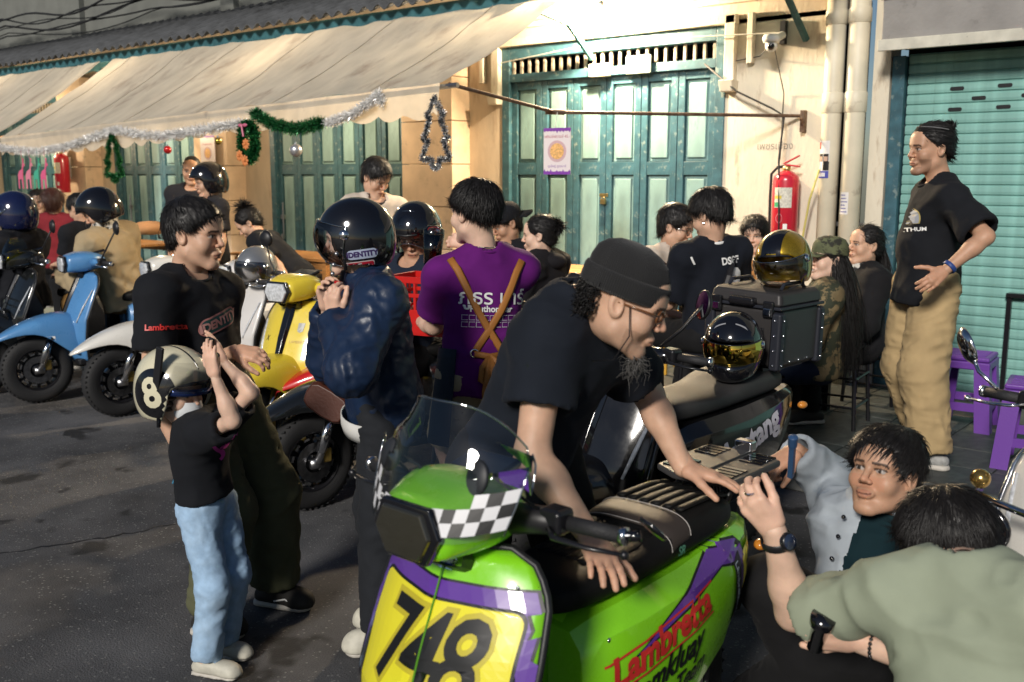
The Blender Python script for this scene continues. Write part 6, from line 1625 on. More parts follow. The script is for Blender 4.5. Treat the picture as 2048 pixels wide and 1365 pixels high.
# ------------------------------------------------------------------ waiter in purple tee with crossed apron straps
PURT = cloth('purple_cotton', (.105, .010, .135)); STRAP = mat('tan_strap', (.33, .13, .025), .6, bump=.0005, bscale=300)
J = {'pel': (-2.774, 3.111, 0.845), 'nek': (-2.790, 3.152, 1.354), 'hed': (-2.825, 3.130, 1.530), 'sL': (-2.912, 3.023, 1.271), 'sR': (-2.720, 3.307, 1.287), 'eL': (-3.042, 3.103, 1.035), 'eR': (-2.980, 3.423, 1.331), 'wL': (-3.261, 3.215, 1.029), 'wR': (-3.208, 3.524, 1.370), 'hL': (-2.828, 3.034, 0.845), 'hR': (-2.726, 3.191, 0.845), 'kL': (-3.010, 3.146, 0.479), 'kR': (-2.905, 3.284, 0.473), 'aL': (-2.980, 3.250, 0.085), 'aR': (-2.800, 3.360, 0.085), 'tL': (-3.162, 3.262, 0.036), 'tR': (-2.982, 3.372, 0.036), 'hf': (-0.997, 0.068, -0.030), 'hu': (0.000, 0.000, 1.000)}
g = person('waiter in purple tee and crossed tan apron straps carrying a red crate', J, .985, 'fair',
           hands={'R': dict(d=(-0.877, -0.454, 0.161), b=(0.701, -0.686, 0.195), curl=(.6, .7, .4)), 'L': dict(d=(-0.945, 0.309, 0.105), b=(-0.542, -0.454, -0.707), curl=(.5, .6, .4))},
           headpar=dict(hs=1.04), shirt=dict(sleeve=.72, hem=-.16, sl_r=.092, loose=.045, amp=.008, seed=8., h=.0105), shirt_m=PURT,
           pants=dict(shorts=.86, kr=.10), pants_m=cloth('beige_cotton', (.42, .34, .22)), shoes=CREAMS, hair=dict(SILKH, n=4300, vol=.020, length=.036, fringe=.2, spiky=.35, seed=5, cut=(.088, .062, -.085, -.025)), h=.0115)
cuff_collar(g, PURT, .078)
SBV = BVHTree.FromPolygons([v.co for v in g.shirt.data.vertices], [p.vertices for p in g.shirt.data.polygons])
def back_pt(u, t, off=.006):
    o = lerp(g.pel, g.nek, t) + g.lat * u * g.s; o = Vector(o) - Vector(g.fro) * .5
    hit = SBV.ray_cast(o, Vector(g.fro), 1.); return (hit[0] if hit[0] is not None else Vector(lerp(g.pel, g.nek, t) + g.lat * u)) - Vector(g.fro) * off
for sg in (-1, 1):
    MB().tube([back_pt(sg * u, t) for u, t in ((.155, .97), (.13, .88), (.09, .72), (.05, .56), (.0, .40), (-.045, .27), (-.06, .22))], .017, 6, flat=.22, upv=-Vector(g.fro)).build('apron_strap', STRAP, g.root, smooth=True)
    e = back_pt(sg * .065, .215, .012); MB().tube([e + Vector(g.lat) * cos(a) * .016 + Vector(g.up) * sin(a) * .016 for a in np.linspace(0, 2 * pi, 14, endpoint=False)], .004, 6, closed=True).build('strap_ring', CHROME, g.root, smooth=True)
for pts in ([(.065, .21), (.0, .19), (-.065, .21)], [(.0, .19), (.012, .05), (.02, -.09), (.018, -.20)], [(.0, .19), (-.02, .06), (-.01, -.12), (-.014, -.30)], [(.0, .19), (-.05, .12), (-.055, .02), (-.025, -.06), (-.01, .05), (0, .17)], [(.0, .19), (.035, .10), (.04, .0), (.02, -.04), (.0, .1)]):
    MB().tube([back_pt(u, max(t, -.13), .016) + Vector((0, 0, min(0, t + .13) * .5)) for u, t in pts], .0135, 6, flat=.25, upv=-Vector(g.fro)).build('bow_tie_strap', STRAP, g.root, smooth=True)
DEN = mat('dark_denim', (.016, .026, .040), .85, bump=.0006, bscale=600, var=.2, vscale=9)
for sg in (-1, 1):
    rings = []
    for t in np.linspace(.24, -.55, 10):
        c = lerp(g.pel, g.nek, t); rr_ = .185 + .05 * (.24 - t)
        rings.append([Vector(c) + Vector(g.lat) * sg * cos(a) * rr_ + Vector(g.fro) * sin(a) * rr_ * .82 + Vector((0, 0, 0)) for a in np.linspace(-.75 + .25 * (t < 0) * 0, 1.5, 14)])
    MB().loft(rings, caps=False, closed=False).build('apron_panel', DEN, g.root, smooth=True, solid=.006)
for txt, sz, u, t, m_ in (('ภูธร บาร์', .085, .02, .66, WHITE), ('Phuthon Bar', .036, .01, .57, WHITE)):
    shirt_print(g, text_mesh(txt, sz, bold=.001), Vector(lerp(g.pel, g.nek, t)) - Vector(g.lat) * u - Vector(g.fro) * .25, -Vector(g.lat), -Vector(g.fro), m_, 'back_lettering', .003)
for i in range(9):
    for j in range(2):
        c = Vector(lerp(g.pel, g.nek, .50 - .055 * j)) + Vector(g.lat) * (.10 - .028 * i) - Vector(g.fro) * .25
        for (w_, h_) in ((.024, .002), ):
            for dy in (-.010, .010): shirt_print(g, poly_mesh([(-.012, dy - .0012), (.012, dy - .0012), (.012, dy + .0012), (-.012, dy + .0012)]), c, -Vector(g.lat), -Vector(g.fro), mat('print_lilac', (.55, .48, .58), .7), 'back_print_line', .003)
            shirt_print(g, poly_mesh([(-.0115, -.01), (-.0095, -.01), (-.0095, .01), (-.0115, .01)]), c, -Vector(g.lat), -Vector(g.fro), mat('print_lilac', ()), 'back_print_line', .003)
MB().tube([tuple(g.nek + g.up * .035 + g.lat * cos(a) * .062 + g.fro * sin(a) * .07) for a in np.linspace(0, 2 * pi, 24, endpoint=False)], .0022, 5, closed=True).build('necklace', CHROME, g.root)
finish(g)
wl = g.wL; wr_ = g.wR
# red bottle crate and the drink he hands over
CR = mat('crate_red', (.50, .012, .010), .35, coat=.1)
cr = thing('bottle_crate', 'red plastic crate held by the waiter', 'crate', (-3.219, 3.285, 1.105), 0.2464)
for (c, d) in (((0, 0, -.13), (.36, .26, .012)), ):
    MB().box(c, d).build('base', CR, cr)
for sx in (-1, 1):
    for nm, z, hh in (('rail', .115, .03), ('rail', .045, .018), ('rail', -.03, .018), ('rail', -.115, .03)): MB().box((sx * .177, 0, z), (.012, .26, hh)).build(nm, CR, cr, bevel=.002)
    for k in range(6): MB().box((sx * .177, -.124 + k * .0496, 0), (.010, .012, .24)).build('rib', CR, cr)
for sy in (-1, 1):
    for z, hh in ((.115, .03), (.045, .018), (-.075, .11)): MB().box((0, sy * .127, z), (.36, .010, hh)).build('rail', CR, cr, bevel=.002)
    for k in range(8): MB().box((-.172 + k * .0491, sy * .127, 0), (.012, .008, .24)).build('rib', CR, cr)
cp = thing('drink_cup', 'clear cup of red iced drink in the waiter\'s hand', 'cup', (-3.411, 3.480, 1.339)); cp['label'] = 'clear cup of red iced drink in the hand of the waiter'
cp.rotation_euler = (0, .10, 0)
MB().lathe([(.001, -.10), (.038, -.10), (.052, .07), (.050, .07), (.037, -.095), (.001, -.095)], 24).build('cup', thin_glass('cup_plastic', (.95, .95, .95), base=.05), cp, smooth=True)
MB().lathe([(.001, -.096), (.0365, -.096), (.047, .04), (.001, .042)], 24).build('drink', mat('red_drink', (.38, .02, .015), .25, coat=.5), cp, smooth=True)
MB().lathe([(.052, .07), (.05, .09), (.03, .108), (.001, .11)], 24).build('lid', thin_glass('cup_plastic'), cp, smooth=True)

# ------------------------------------------------------------------ helmeted rider on the red scooter
J = {'pel': (-3.882, 3.728, 0.716), 'nek': (-3.852, 3.785, 1.212), 'hed': (-3.841, 3.789, 1.371), 'sL': (-3.679, 3.799, 1.149), 'eL': (-3.634, 3.635, 0.921), 'wL': (-3.650, 3.401, 1.009), 'hL': (-3.793, 3.738, 0.710), 'kL': (-3.696, 3.326, 0.681), 'aL': (-3.702, 3.375, 0.261), 'tL': (-3.681, 3.192, 0.211), 'sR': (-4.032, 3.759, 1.175), 'eR': (-4.072, 3.586, 0.953), 'wR': (-3.993, 3.363, 1.034), 'hR': (-3.971, 3.718, 0.723), 'kR': (-3.975, 3.295, 0.701), 'aR': (-3.980, 3.344, 0.281), 'tR': (-3.960, 3.160, 0.231), 'hf': (0.370, -0.830, -0.417), 'hu': (0.000, 0.000, 1.000)}
g = person('rider in black helmet and dark jersey sitting behind the red crate', J, 1.0, 'tan', hands={'R': dict(d=(-0.084, -0.939, -0.333), b=(0.373, -0.446, 0.814), curl=(.6, .8, .5), h=.005)}, headpar=dict(hs=1.05, h=.004),
           shirt=dict(sleeve=.8, sl_r=.09, hem=-.05, loose=.03, amp=.007), shirt_m=cloth('ink_jersey', (.014, .020, .034)), pants=dict(), pants_m=BLKP, shoes=SHOEK, sole=SOLE, h=.011)
hm = helmet(g.root, head_matrix(g), GLOSSK, 'open', VISOR, .95, .0065, BLACKP, sc=1.0)
shirt_print(g, poly_mesh([(-.02, -.12), (.02, -.12), (.02, .12), (-.02, .12)]), (-3.326, 3.579, 1.168), (0.686, 0.574, -0.447), (0.614, -0.735, 0.287), WHITE, 'jersey_stripe', .004)
finish(g)

# ------------------------------------------------------------------ man in beanie leaning on the green scooter
J = {'pel': (-1.691, 2.035, 0.914), 'nek': (-1.472, 2.029, 1.375), 'hed': (-1.330, 2.019, 1.388), 'sL': (-1.468, 2.165, 1.258), 'sR': (-1.487, 1.921, 1.303), 'eL': (-1.496, 2.395, 1.078), 'eR': (-1.468, 1.832, 1.023), 'wL': (-1.325, 2.313, 0.905), 'wR': (-1.264, 1.792, 0.872), 'hL': (-1.661, 2.128, 0.914), 'hR': (-1.721, 1.942, 0.914), 'kL': (-1.627, 2.262, 0.493), 'kR': (-1.843, 2.002, 0.492), 'aL': (-1.740, 2.320, 0.085), 'aR': (-1.960, 2.060, 0.085), 'tL': (-1.569, 2.404, 0.034), 'tR': (-1.789, 2.144, 0.034), 'hf': (0.843, 0.414, -0.345), 'hu': (0.295, 0.181, 0.938)}
g = person('bearded man in black beanie leaning both hands on the green scooter seat', J, 1.03, 'mid',
           hands={'R': dict(d=(0.781, -0.581, -0.227), b=(0.222, -0.020, 0.975), curl=(.12, .30, .22), spread=.10, thumb=(.75, .3), h=.0042), 'L': dict(d=(0.888, 0.412, -0.203), b=(0.047, 0.107, 0.993), curl=(.08, .18, .15), spread=.09, thumb=(.65, .3), h=.0042)},
           headpar=dict(hs=.96, h=.0036, stubble=.35, wide=1.04), shirt=dict(sleeve=.60, hem=-.22, sl_r=.092, loose=.03, seed=4., amp=.007, h=.0085), shirt_m=TEEN,
           pants=dict(kr=.10, ar=.09, waist=.22, h=.016), pants_m=BLKP, shoes=SHOEK, hair=None, h=.0095, wide=.98, belly=.0, armr=1.05)
cuff_collar(g, TEEN, .08)
HM_ = head_matrix(g)
KNIT = mat('black_knit', (.010, .010, .011), .9, sheen=.2, bump=.001, bscale=500)
prof = []; N_ = 116
def knit(name, prof, ribamp):
    V = []; F = []; k = len(prof)
    for j in range(N_ * 4):
        a = 2 * pi * j / (N_ * 4); rb = 1 + ribamp * (abs(cos(a * N_ / 2)) - .5)
        for (r, z, yo) in prof: V.append(HM_ @ Vector((r * .84 * rb * cos(a), (r * rb) * sin(a) - .016 + yo, z)))
    n_ = N_ * 4
    for j in range(n_):
        for i in range(k - 1): F.append((j * k + i, ((j + 1) % n_) * k + i, ((j + 1) % n_) * k + i + 1, j * k + i + 1))
    return MB().add(V, F).build(name, KNIT, g.root, smooth=True)
knit('beanie', [(.101, .035, 0), (.104, .06, 0), (.101, .088, -.002), (.090, .114, -.006), (.068, .133, -.010), (.038, .145, -.012), (.005, .149, -.012)], .035)
knit('beanie_cuff', [(.099, .020, 0), (.107, .018, 0), (.111, .028, 0), (.111, .062, 0), (.108, .070, 0), (.102, .071, 0)], .03)
rr = np.random.default_rng(4); rts = []; drs = []
for i in range(620):
    a = rr.uniform(2.0, 2 * pi - 1.75); z = rr.uniform(-.055, .035); p = Vector((.079 * sin(a), .092 * cos(a) - .018, z)); 
    if abs(p.x) > .06 and p.y > -.02: continue
    rts.append(HM_ @ p); d = HM_.to_3x3() @ Vector((p.x * .8, p.y * .8 - .02, -.03)); drs.append(d)
locks_obj(g.root, 'hair', rts, drs, .024, HAIRM, .0024, .4, 3, 5, .25, .006)
rts = []; drs = []
for i in range(170):
    x = rr.normal(0, .012); rts.append(HM_ @ Vector((x, .078 + rr.uniform(-.012, .006), -.104 + rr.uniform(-.012, .006)))); drs.append(HM_.to_3x3() @ Vector((x * 3, .02, -.1)) + Vector((rr.normal(0, .02), rr.normal(0, .02), -.02)))
locks_obj(g.root, 'beard', rts, drs, .036, mat('grey_hair', (.10, .095, .09), .5), .0008, .35, 5, 5, .5, .010)
glasses(g, mat('amber_frame', (.16, .06, .02), .25, coat=.5), w=.0026)
MB().tube([HM_ @ Vector(p) for p in ((.080, .02, .006), (.083, .045, -.06), (.07, .03, -.13), (.03, -.02, -.16))], .0016, 5).build('glasses_cord', BLACKP, g.root, smooth=True)
for fi in range(2): pass
finish(g)

# ------------------------------------------------------------------ man standing with hands on hips by the shutter
J = {'pel': (-1.731, 5.584, 1.093), 'nek': (-1.700, 5.599, 1.647), 'hed': (-1.757, 5.577, 1.820), 'sL': (-1.596, 5.456, 1.567), 'sR': (-1.800, 5.749, 1.574), 'eL': (-1.385, 5.348, 1.384), 'eR': (-1.804, 5.936, 1.340), 'wL': (-1.527, 5.206, 1.216), 'wR': (-1.888, 5.743, 1.183), 'hL': (-1.656, 5.518, 1.093), 'hR': (-1.806, 5.650, 1.093), 'kL': (-1.658, 5.396, 0.658), 'kR': (-1.827, 5.627, 0.642), 'aL': (-1.580, 5.372, 0.230), 'aR': (-1.738, 5.737, 0.230), 'tL': (-1.720, 5.355, 0.180), 'tR': (-1.855, 5.709, 0.180), 'hf': (-0.639, -0.769, -0.020), 'hu': (0.000, 0.000, 1.000)}
g = person('man in black tee and khaki trousers standing hand on hip by the shutter', J, 1.05, 'tan',
           hands={'L': dict(d=(-0.470, -0.667, -0.578), b=(0.685, -0.670, 0.286), curl=(.3, .4, .3), thumb=(1.0, .4)), 'R': None},
           headpar=dict(hs=1.03, stubble=.5, h=.0035), shirt=dict(sleeve=.86, hem=-.17, sl_r=.105, loose=.05, amp=.007, seed=6., flare=.02, h=.0105), shirt_m=TEEK, belly=.03, wide=1.1,
           pants=dict(kr=.115, ar=.098, amp=.010, off=.03, seed=9., h=.0105), pants_m=KHAKI, shoes=mat('grey_trainer', (.32, .32, .31), .6, var=.3, vscale=40), sole=SOLE, hair=dict(SILKH, n=2496, style='back', vol=.014, length=.05, seed=8, cut=(.08, .066, -.075, -.04)), h=.0115)
cuff_collar(g, TEEK, .082)
HM_ = head_matrix(g)
rr = np.random.default_rng(9); rts = []; drs = []
for i in range(500):
    v = rr.normal(0, 1, 3); v /= np.linalg.norm(v); rts.append(HM_ @ (Vector((0, -.098, .108)) + Vector(v) * .018)); t_ = np.cross(v, (1, .2, 0)); drs.append(HM_.to_3x3() @ Vector(t_))
locks_obj(g.root, 'hair_bun', rts, drs, .030, HAIRM, .003, .0, 2, 4, .2)
MB().tube([HM_ @ Vector((.088 * cos(a), -.017 + .104 * sin(a) * .75, .098 + .014 * sin(a))) for a in np.linspace(-.3, pi + .3, 24)], .0028, 6).build('headband', mat('hairband_grey', (.30, .30, .30), .3, .5), g.root)
w_, c_, d_ = watch(g, 'L', mat('blue_band', (.02, .05, .20), .5), .033, name='wristband')
pp = (-1.656, 5.175, 1.472); qx = (0.699, 0.714, 0.020); qz = (0.518, -0.850, 0.098)
shirt_print(g, poly_mesh([(cos(a) * .066, sin(a) * .078 + .016) for a in np.linspace(-.4, pi + .4, 24)]), pp, qx, qz, mat('print_gold', (.42, .34, .12), .7), off=.003)
shirt_print(g, poly_mesh([(cos(a) * .061, sin(a) * .072 + .016) for a in np.linspace(-.4, pi + .4, 24)]), pp, qx, qz, mat('print_greyblue', (.34, .36, .40), .7), off=.004)
shirt_print(g, poly_mesh([(-.037, -.027), (.04, -.027), (.027, .04), (.0, .067), (-.027, .033)]), pp, qx, qz, BLACKPRINT, off=.005)
shirt_print(g, poly_mesh([(-.013, .06), (.04, .04), (.048, .06), (.0, .08)]), pp, qx, qz, REDPRINT, off=.006)
shirt_print(g, text_mesh('NRR PATHUM', .030, bold=.0008), Vector(pp) + Vector((0, 0, -.045)), qx, qz, WHITE, 'chest_lettering', .005)
finish(g)

# ------------------------------------------------------------------ man in denim jacket squatting, looking up
DENJ = wrinkled(mat('bleached_denim', (.33, .37, .41), .85, var=.25, vscale=6, bump=.0007, bscale=700, dirt=((.12, .18, .28), 3.5, .56, .10)), .009, 9.)
J = {'pel': (-0.994, 2.801, 0.306), 'nek': (-0.949, 2.927, 0.705), 'hed': (-0.958, 2.830, 0.838), 'sL': (-0.861, 2.951, 0.662), 'sR': (-1.107, 2.921, 0.622), 'eL': (-0.699, 2.873, 0.442), 'eR': (-1.246, 3.166, 0.670), 'wL': (-0.836, 2.671, 0.496), 'wR': (-1.290, 2.970, 0.819), 'hL': (-0.947, 2.884, 0.306), 'hR': (-1.041, 2.719, 0.306), 'kL': (-1.200, 2.620, 0.500), 'kR': (-1.322, 2.813, -0.005), 'aL': (-1.100, 2.780, 0.100), 'aR': (-1.174, 3.190, 0.085), 'tR': (-1.343, 3.094, 0.030), 'tL': (-1.130, 2.597, 0.050), 'hf': (-0.155, -0.941, 0.301), 'hu': (-0.000, 0.154, 0.988)}
g = person('man in bleached denim jacket squatting and looking up beside the scooter tail', J, 1.0, 'tan',
           hands={'R': dict(d=(-0.498, -0.707, -0.502), b=(-0.047, -0.524, 0.850), curl=((.25, .4, .3), (.8, 1.1, .7), (.9, 1.1, .7), (.9, 1.1, .7)), thumb=(.5, .6)), 'L': None},
           headpar=dict(hs=1.03, h=.0036, smile=.7), shirt=dict(long=True, hem=.0, off=.026, loose=.03, amp=.010, seed=7., h=.0092, neck=.085), shirt_m=DENJ,
           pants=dict(kr=.085, ar=.075, h=.016), pants_m=BLKP, shoes=CREAMS, sole=SOLE, hair=dict(SILKH, n=4838, vol=.020, length=.045, fringe=.35, part=.4, seed=12, spiky=.1), h=.0115, shirt_name='jacket')
TSH = cloth('ink_tee', (.006, .020, .026))
g.shirt.data.materials.append(TSH)           # the open jacket shows the dark tee down the front
_V = np.array([v.co for v in g.shirt.data.vertices]); _C = np.array([_V[list(p.vertices)].mean(0) for p in g.shirt.data.polygons]) - g.pel
_l, _f, _t = _C @ g.lat, _C @ g.fro, _C @ g.up
_ix = (((np.abs(_l - .01) < .062 + .03 * np.clip(1 - _t / .5, 0, 1)) & (_f > .03) & (_t > -.1)).astype(np.int32))
for _p, _i in zip(g.shirt.data.polygons, _ix): _p.material_index = int(_i)
cuff_collar(g, TSH, .068)
for sg in (-1, 1):
    for t in (.40, .56, .72, .86): MB().sphere(Vector(lerp(g.pel, g.nek, t)) + Vector(g.lat) * sg * .10 + Vector(g.fro) * .15, .007, 8).build('stud', GLOSSK, g.root, smooth=True)
MB().lathe([(.088, -.025), (.092, .015), (.086, .045), (.10, .02), (.108, -.02)], 28, frame(g.nek - g.fro * .005, g.lat, g.up - g.fro * .1), (radians(150), radians(390))).build('jacket_collar', DENJ, g.root, smooth=True, solid=.006)
finish(g)
kf = tag(MB().box((0, 0, 0), (.016, .016, .11)).lathe([(.001, .055), (.012, .055), (.014, .09), (.001, .095)], 12).build('screwdriver', mat('tool_blue', (.03, .07, .16), .3), None, bevel=.003), 'blue handled screwdriver in the squatting man\'s raised hand', 'tool')
kf['label'] = 'blue handled screwdriver held by the squatting man in denim'; kf.location = (-1.099, 2.505, 0.920); kf.rotation_euler = (.4, .2, 0)

# ------------------------------------------------------------------ man in sage tee crouching with his back to us
SAGE = cloth('sage_cotton', (.29, .325, .24), var=.06)
J = {'pel': (-0.475, 2.160, 0.348), 'nek': (-0.578, 2.305, 0.798), 'hed': (-0.665, 2.422, 0.815), 'sL': (-0.727, 2.246, 0.732), 'sR': (-0.427, 2.244, 0.788), 'eL': (-0.984, 2.302, 0.589), 'eR': (-0.556, 2.277, 0.587), 'wL': (-1.003, 2.209, 0.831), 'wR': (-0.807, 2.277, 0.577), 'hL': (-0.573, 2.142, 0.348), 'hR': (-0.377, 2.178, 0.348), 'kL': (-0.680, 1.980, 0.460), 'kR': (-0.400, 1.950, 0.200), 'aL': (-0.620, 1.720, 0.100), 'aR': (-0.300, 1.600, 0.100), 'tL': (-0.814, 1.706, 0.048), 'tR': (-0.494, 1.586, 0.048), 'hf': (-0.890, -0.063, -0.452), 'hu': (-0.626, 0.019, 0.780)}
g = person('man in sage green tee crouching with his back to the camera', J, 1.05, 'fair',
           hands={'L': dict(d=(-0.565, -0.336, 0.754), b=(0.230, -0.968, -0.099), curl=(.55, .8, .5), thumb=(.4, .5), h=.0042), 'R': dict(d=(-0.682, -0.713, 0.163), b=(0.506, -0.762, -0.404), curl=(.5, .9, .6), h=.0042)},
           headpar=dict(hs=.92, h=.0035), shirt=dict(sleeve=.78, hem=-.12, sl_r=.094, loose=.03, off=.014, amp=.010, seed=11., h=.0092, neck=.08), shirt_m=SAGE, wide=1.02, armr=1.1,
           pants=dict(kr=.10, ar=.08, h=.016), pants_m=BLKP, shoes=CREAMS, sole=SOLE, hair=dict(SILKH, n=5644, vol=.022, length=.05, fringe=.3, spiky=.12, seed=14, cut=(.088, .055, -.075, -.05)), h=.0115)
cuff_collar(g, SAGE, .085)
w_, c_, d_ = watch(g, 'L', BLACKP, .036)
nrm = Vector((0.896, -0.366, 0.252)); MB().lathe([(.001, .010), (.019, .010), (.022, .006), (.022, -.004)], 24, frame(c_ + nrm * .036, d_, nrm)).build('watch_face', mat('watch_glass', (.02, .03, .06), .08, coat=1.), w_, smooth=True)
MB().lathe([(.0195, .0105), (.0225, .0085), (.0235, .0)], 24, frame(c_ + nrm * .036, d_, nrm)).build('watch_bezel', SATIN, w_, smooth=True)
W = Vector(g.wR); E = Vector(g.eR); d = (E - W).normalized(); M_ = frame(W + d * .04, d.orthogonal(), d)
bb = MB()
for k in range(20): a = k * pi / 10; bb.sphere(M_ @ Vector((cos(a) * .034, sin(a) * .034, 0)), .0055, 6)
bb.build('bead_bracelet', GLOSSK, g.root, smooth=True)
hm_ = head_matrix(g); MB().sphere(hm_ @ Vector((-.088, -.005, -.038)), .010, 10).build('ear_stud', mat('iridescent', (.2, .5, .3), .15, .8), g.root, smooth=True)
MB().tube([Vector(g.wL) + Vector((-0.565, -0.336, 0.754)) * .115 + Vector((0.763, 0.249, 0.596)) * .012 + Vector((cos(a) * .011, sin(a) * .011, 0)) for a in np.linspace(0, 2 * pi, 12, endpoint=False)], .0028, 6, closed=True).build('ring', CHROME, g.root)
finish(g)
ph = tag(MB().lathe([(.001, -.05), (.02, -.05), (.022, .03), (.030, .035), (.030, .06), (.001, .062)], 18).build('spotlight_torch', GLOSSK, None, smooth=True), 'small black torch held low by the man in the sage tee', 'torch')
ph.location = (-0.875, 2.200, 0.604); ph.rotation_euler = (.3, .3, 0)

# ------------------------------------------------------------------ helmets resting on the black scooter
def rest(p, face, up): 
    f_ = Vector(face).normalized(); u = Vector(up); r_ = f_.cross(u).normalized(); u = r_.cross(f_)
    M = Matrix((r_, f_, u)).transposed().to_4x4(); M.translation = Vector(p); return M
M_ = rest((-1.961, 3.816, 0.959), (0.328, -0.937, -0.120), (0, 0, 1))
t = thing('helmet', 'full-face helmet with gold mirror visor on the seat in front of the top box', 'helmet', M_.translation)
GOLDV = mat('gold_mirror', (.75, .52, .10), .06, 1.)
hm = helmet(None, Matrix.Translation(-M_.translation) @ M_, GLOSSK, 'full', GOLDV, 0., .006, name='shell', sc=.95); hm.parent = t
hb = bvh_of(hm); M0 = Matrix.Translation(-M_.translation) @ M_
decal(text_mesh('LAZER', .034, bold=.001, shear=.15), M0 @ frame((0, .2, .092), (1, 0, 0), (0, .8, .6)), WHITE, hm, hb, .0015, 'lettering', .3, .012)
for s_ in (-1, 1):
    decal(poly_mesh([(0, 0), (.05 * s_, .012), (.055 * s_, .03), (.03 * s_, .022)][::s_]), M0 @ frame((s_ * .05, .2, .085), (1, 0, 0), (0, .9, .45)), mat('silver_print', (.5, .5, .52), .3, .5), hm, hb, .0015, 'graphic', .3, .012)
    decal(poly_mesh([(0, 0), (.04 * s_, .0), (.05 * s_, .008), (.0, .006)][::s_]), M0 @ frame((s_ * .02, .1, .2), (1, 0, 0), (0, .35, 1)), mat('silver_print', ()), hm, hb, .0015, 'graphic', .3, .012)
M_ = rest((-1.923, 4.185, 1.294), (0.025, -0.995, -0.100), (-0.091, -0.076, 0.993))
t = thing('helmet', 'gold and black open helmet with clear visor on top of the box', 'helmet', M_.translation)
M0 = Matrix.Translation(-M_.translation) @ M_
GFLK = mat('gold_flake', (.42, .27, .015), .28, .75, 1., var=.35, vscale=300)
hm = helmet(None, M0, GFLK, 'open', VISOR, -.12, .006, BLACKP, name='shell', sc=.92); hm.parent = t
hb = bvh_of(hm)
for x0, x1 in ((-.045, .045),):
    n_ = 30; V = []
    for i in range(n_):
        a = radians(-72 + 150 * i / (n_ - 1))
        for x in np.linspace(x0, x1, 7):
            d = Vector((x / .127, sin(a), cos(a))); d.normalize(); o = M0 @ Vector((0, -.012, .03)); dd = (M0.to_3x3() @ d).normalized()
            h_ = hb.ray_cast(o + dd * .3, -dd, .3); V.append((h_[0] if h_[0] is not None else o + dd * .14) + dd * .0012)
    F = [(i * 7 + j, i * 7 + j + 1, (i + 1) * 7 + j + 1, (i + 1) * 7 + j) for i in range(n_ - 1) for j in range(6)]
    MB().add(V, F).build('centre_stripe', GLOSSK, hm, smooth=True)
decal(text_mesh('Beto', .035, bold=.0006, shear=.4), M0 @ frame((.0, .3, .085), (1, 0, 0), (0, .9, .45)), mat('gold_print', ()), hm, hb, .0028, 'lettering', .3, .012)
decal(text_mesh('G', .06, bold=.003), M0 @ frame((.3, -.02, .05), (0, 1, 0), (1, 0, .2)), BLACKPRINT, hm, hb, .0015, 'lettering', .3, .012)

for p_, f_, m_, lab in (((-5.611, 4.024, 1.055), (0.053, -0.994, -0.100), mat('silver_helmet', (.32, .33, .34), .2, .6, 1.), 'silver helmet resting on the maroon seat behind the yellow scooter'),
                       ((-7.718, 4.278, 0.606), (-0.311, -0.951, 0.000), GLOSSK, 'black helmet hanging low between the blue and white scooters')):
    M_ = rest(p_, f_, (0, 0, 1)); t = thing('helmet', lab, 'helmet', M_.translation); M0 = Matrix.Translation(-M_.translation) @ M_
    hm = helmet(None, M0, m_, 'open', VISOR, .2, .006, BLACKP, name='shell', sc=.95); hm.parent = t

# ------------------------------------------------------------------ tables, stools and chairs on the pavement
WOOD = mat('varnished_wood', (.33, .15, .045), .4, var=.35, vscale=5, stretch=(1, 8, 8), bump=.0006, bscale=60)
WOOD2 = mat('pale_wood', (.45, .27, .11), .5, var=.25, vscale=5, stretch=(1, 8, 8))
def table(label, loc, rz, L=1.2, W=.6, hgt=.74, m=WOOD, lm=None):
    t = thing('table', label, 'table', loc, rz)
    for k in range(4): MB().box((0, -W / 2 + W / 8 + k * W / 4, hgt - .015), (L, W / 4 - .006, .03)).build('plank', m, t, bevel=.004)
    MB().box((0, -W / 2 + .06, hgt - .07), (L - .12, .025, .08)).build('apron_rail', lm or m, t); MB().box((0, W / 2 - .06, hgt - .07), (L - .12, .025, .08)).build('apron_rail', lm or m, t)
    for sx in (-1, 1):
        for sy in (-1, 1): MB().box((sx * (L / 2 - .07), sy * (W / 2 - .06), hgt / 2 - .02), (.055, .055, hgt - .04)).build('leg', lm or m, t)
    return t
table('wooden table with a paper bag beside the rider in the khaki jacket', (-11.959, 6.372, 0.124), .05, 2.2, .7)
table('wooden table behind the yellow scooter where a woman bends over', (-8.374, 6.563, 0.124), .05, 1.5, .65)
table('low red-edged wooden bench table behind the bubble-visor helmet', (-8.555, 6.863, 0.124), .05, 1.1, .5, .5, WOOD, mat('red_table_paint', (.30, .03, .02), .5))
table('pale wooden table with dark legs behind the woman in the black hoodie', (-5.096, 6.944, 0.124), .0, 1.0, .6, .76, WOOD2, SATIN)
table('pale wooden table among the seated friends by the fire extinguisher', (-2.95, 6.05, .124), .05, .95, .6, .74, WOOD2, SATIN)
bgp = tag(MB().loft([sring(-.06, .14, .10, 0, 12, 2.5), sring(0, .17, .13, 0, 12, 2.5), sring(.06, .14, .09, 0, 12, 2.5)]).build('paper_bag', mat('kraft_paper', (.42, .22, .10), .8, bump=.01, bscale=14), None, smooth=True), 'crumpled brown paper bag on the wooden table', 'bag')
bgp.location = (-8.682, 5.040, 1.122)
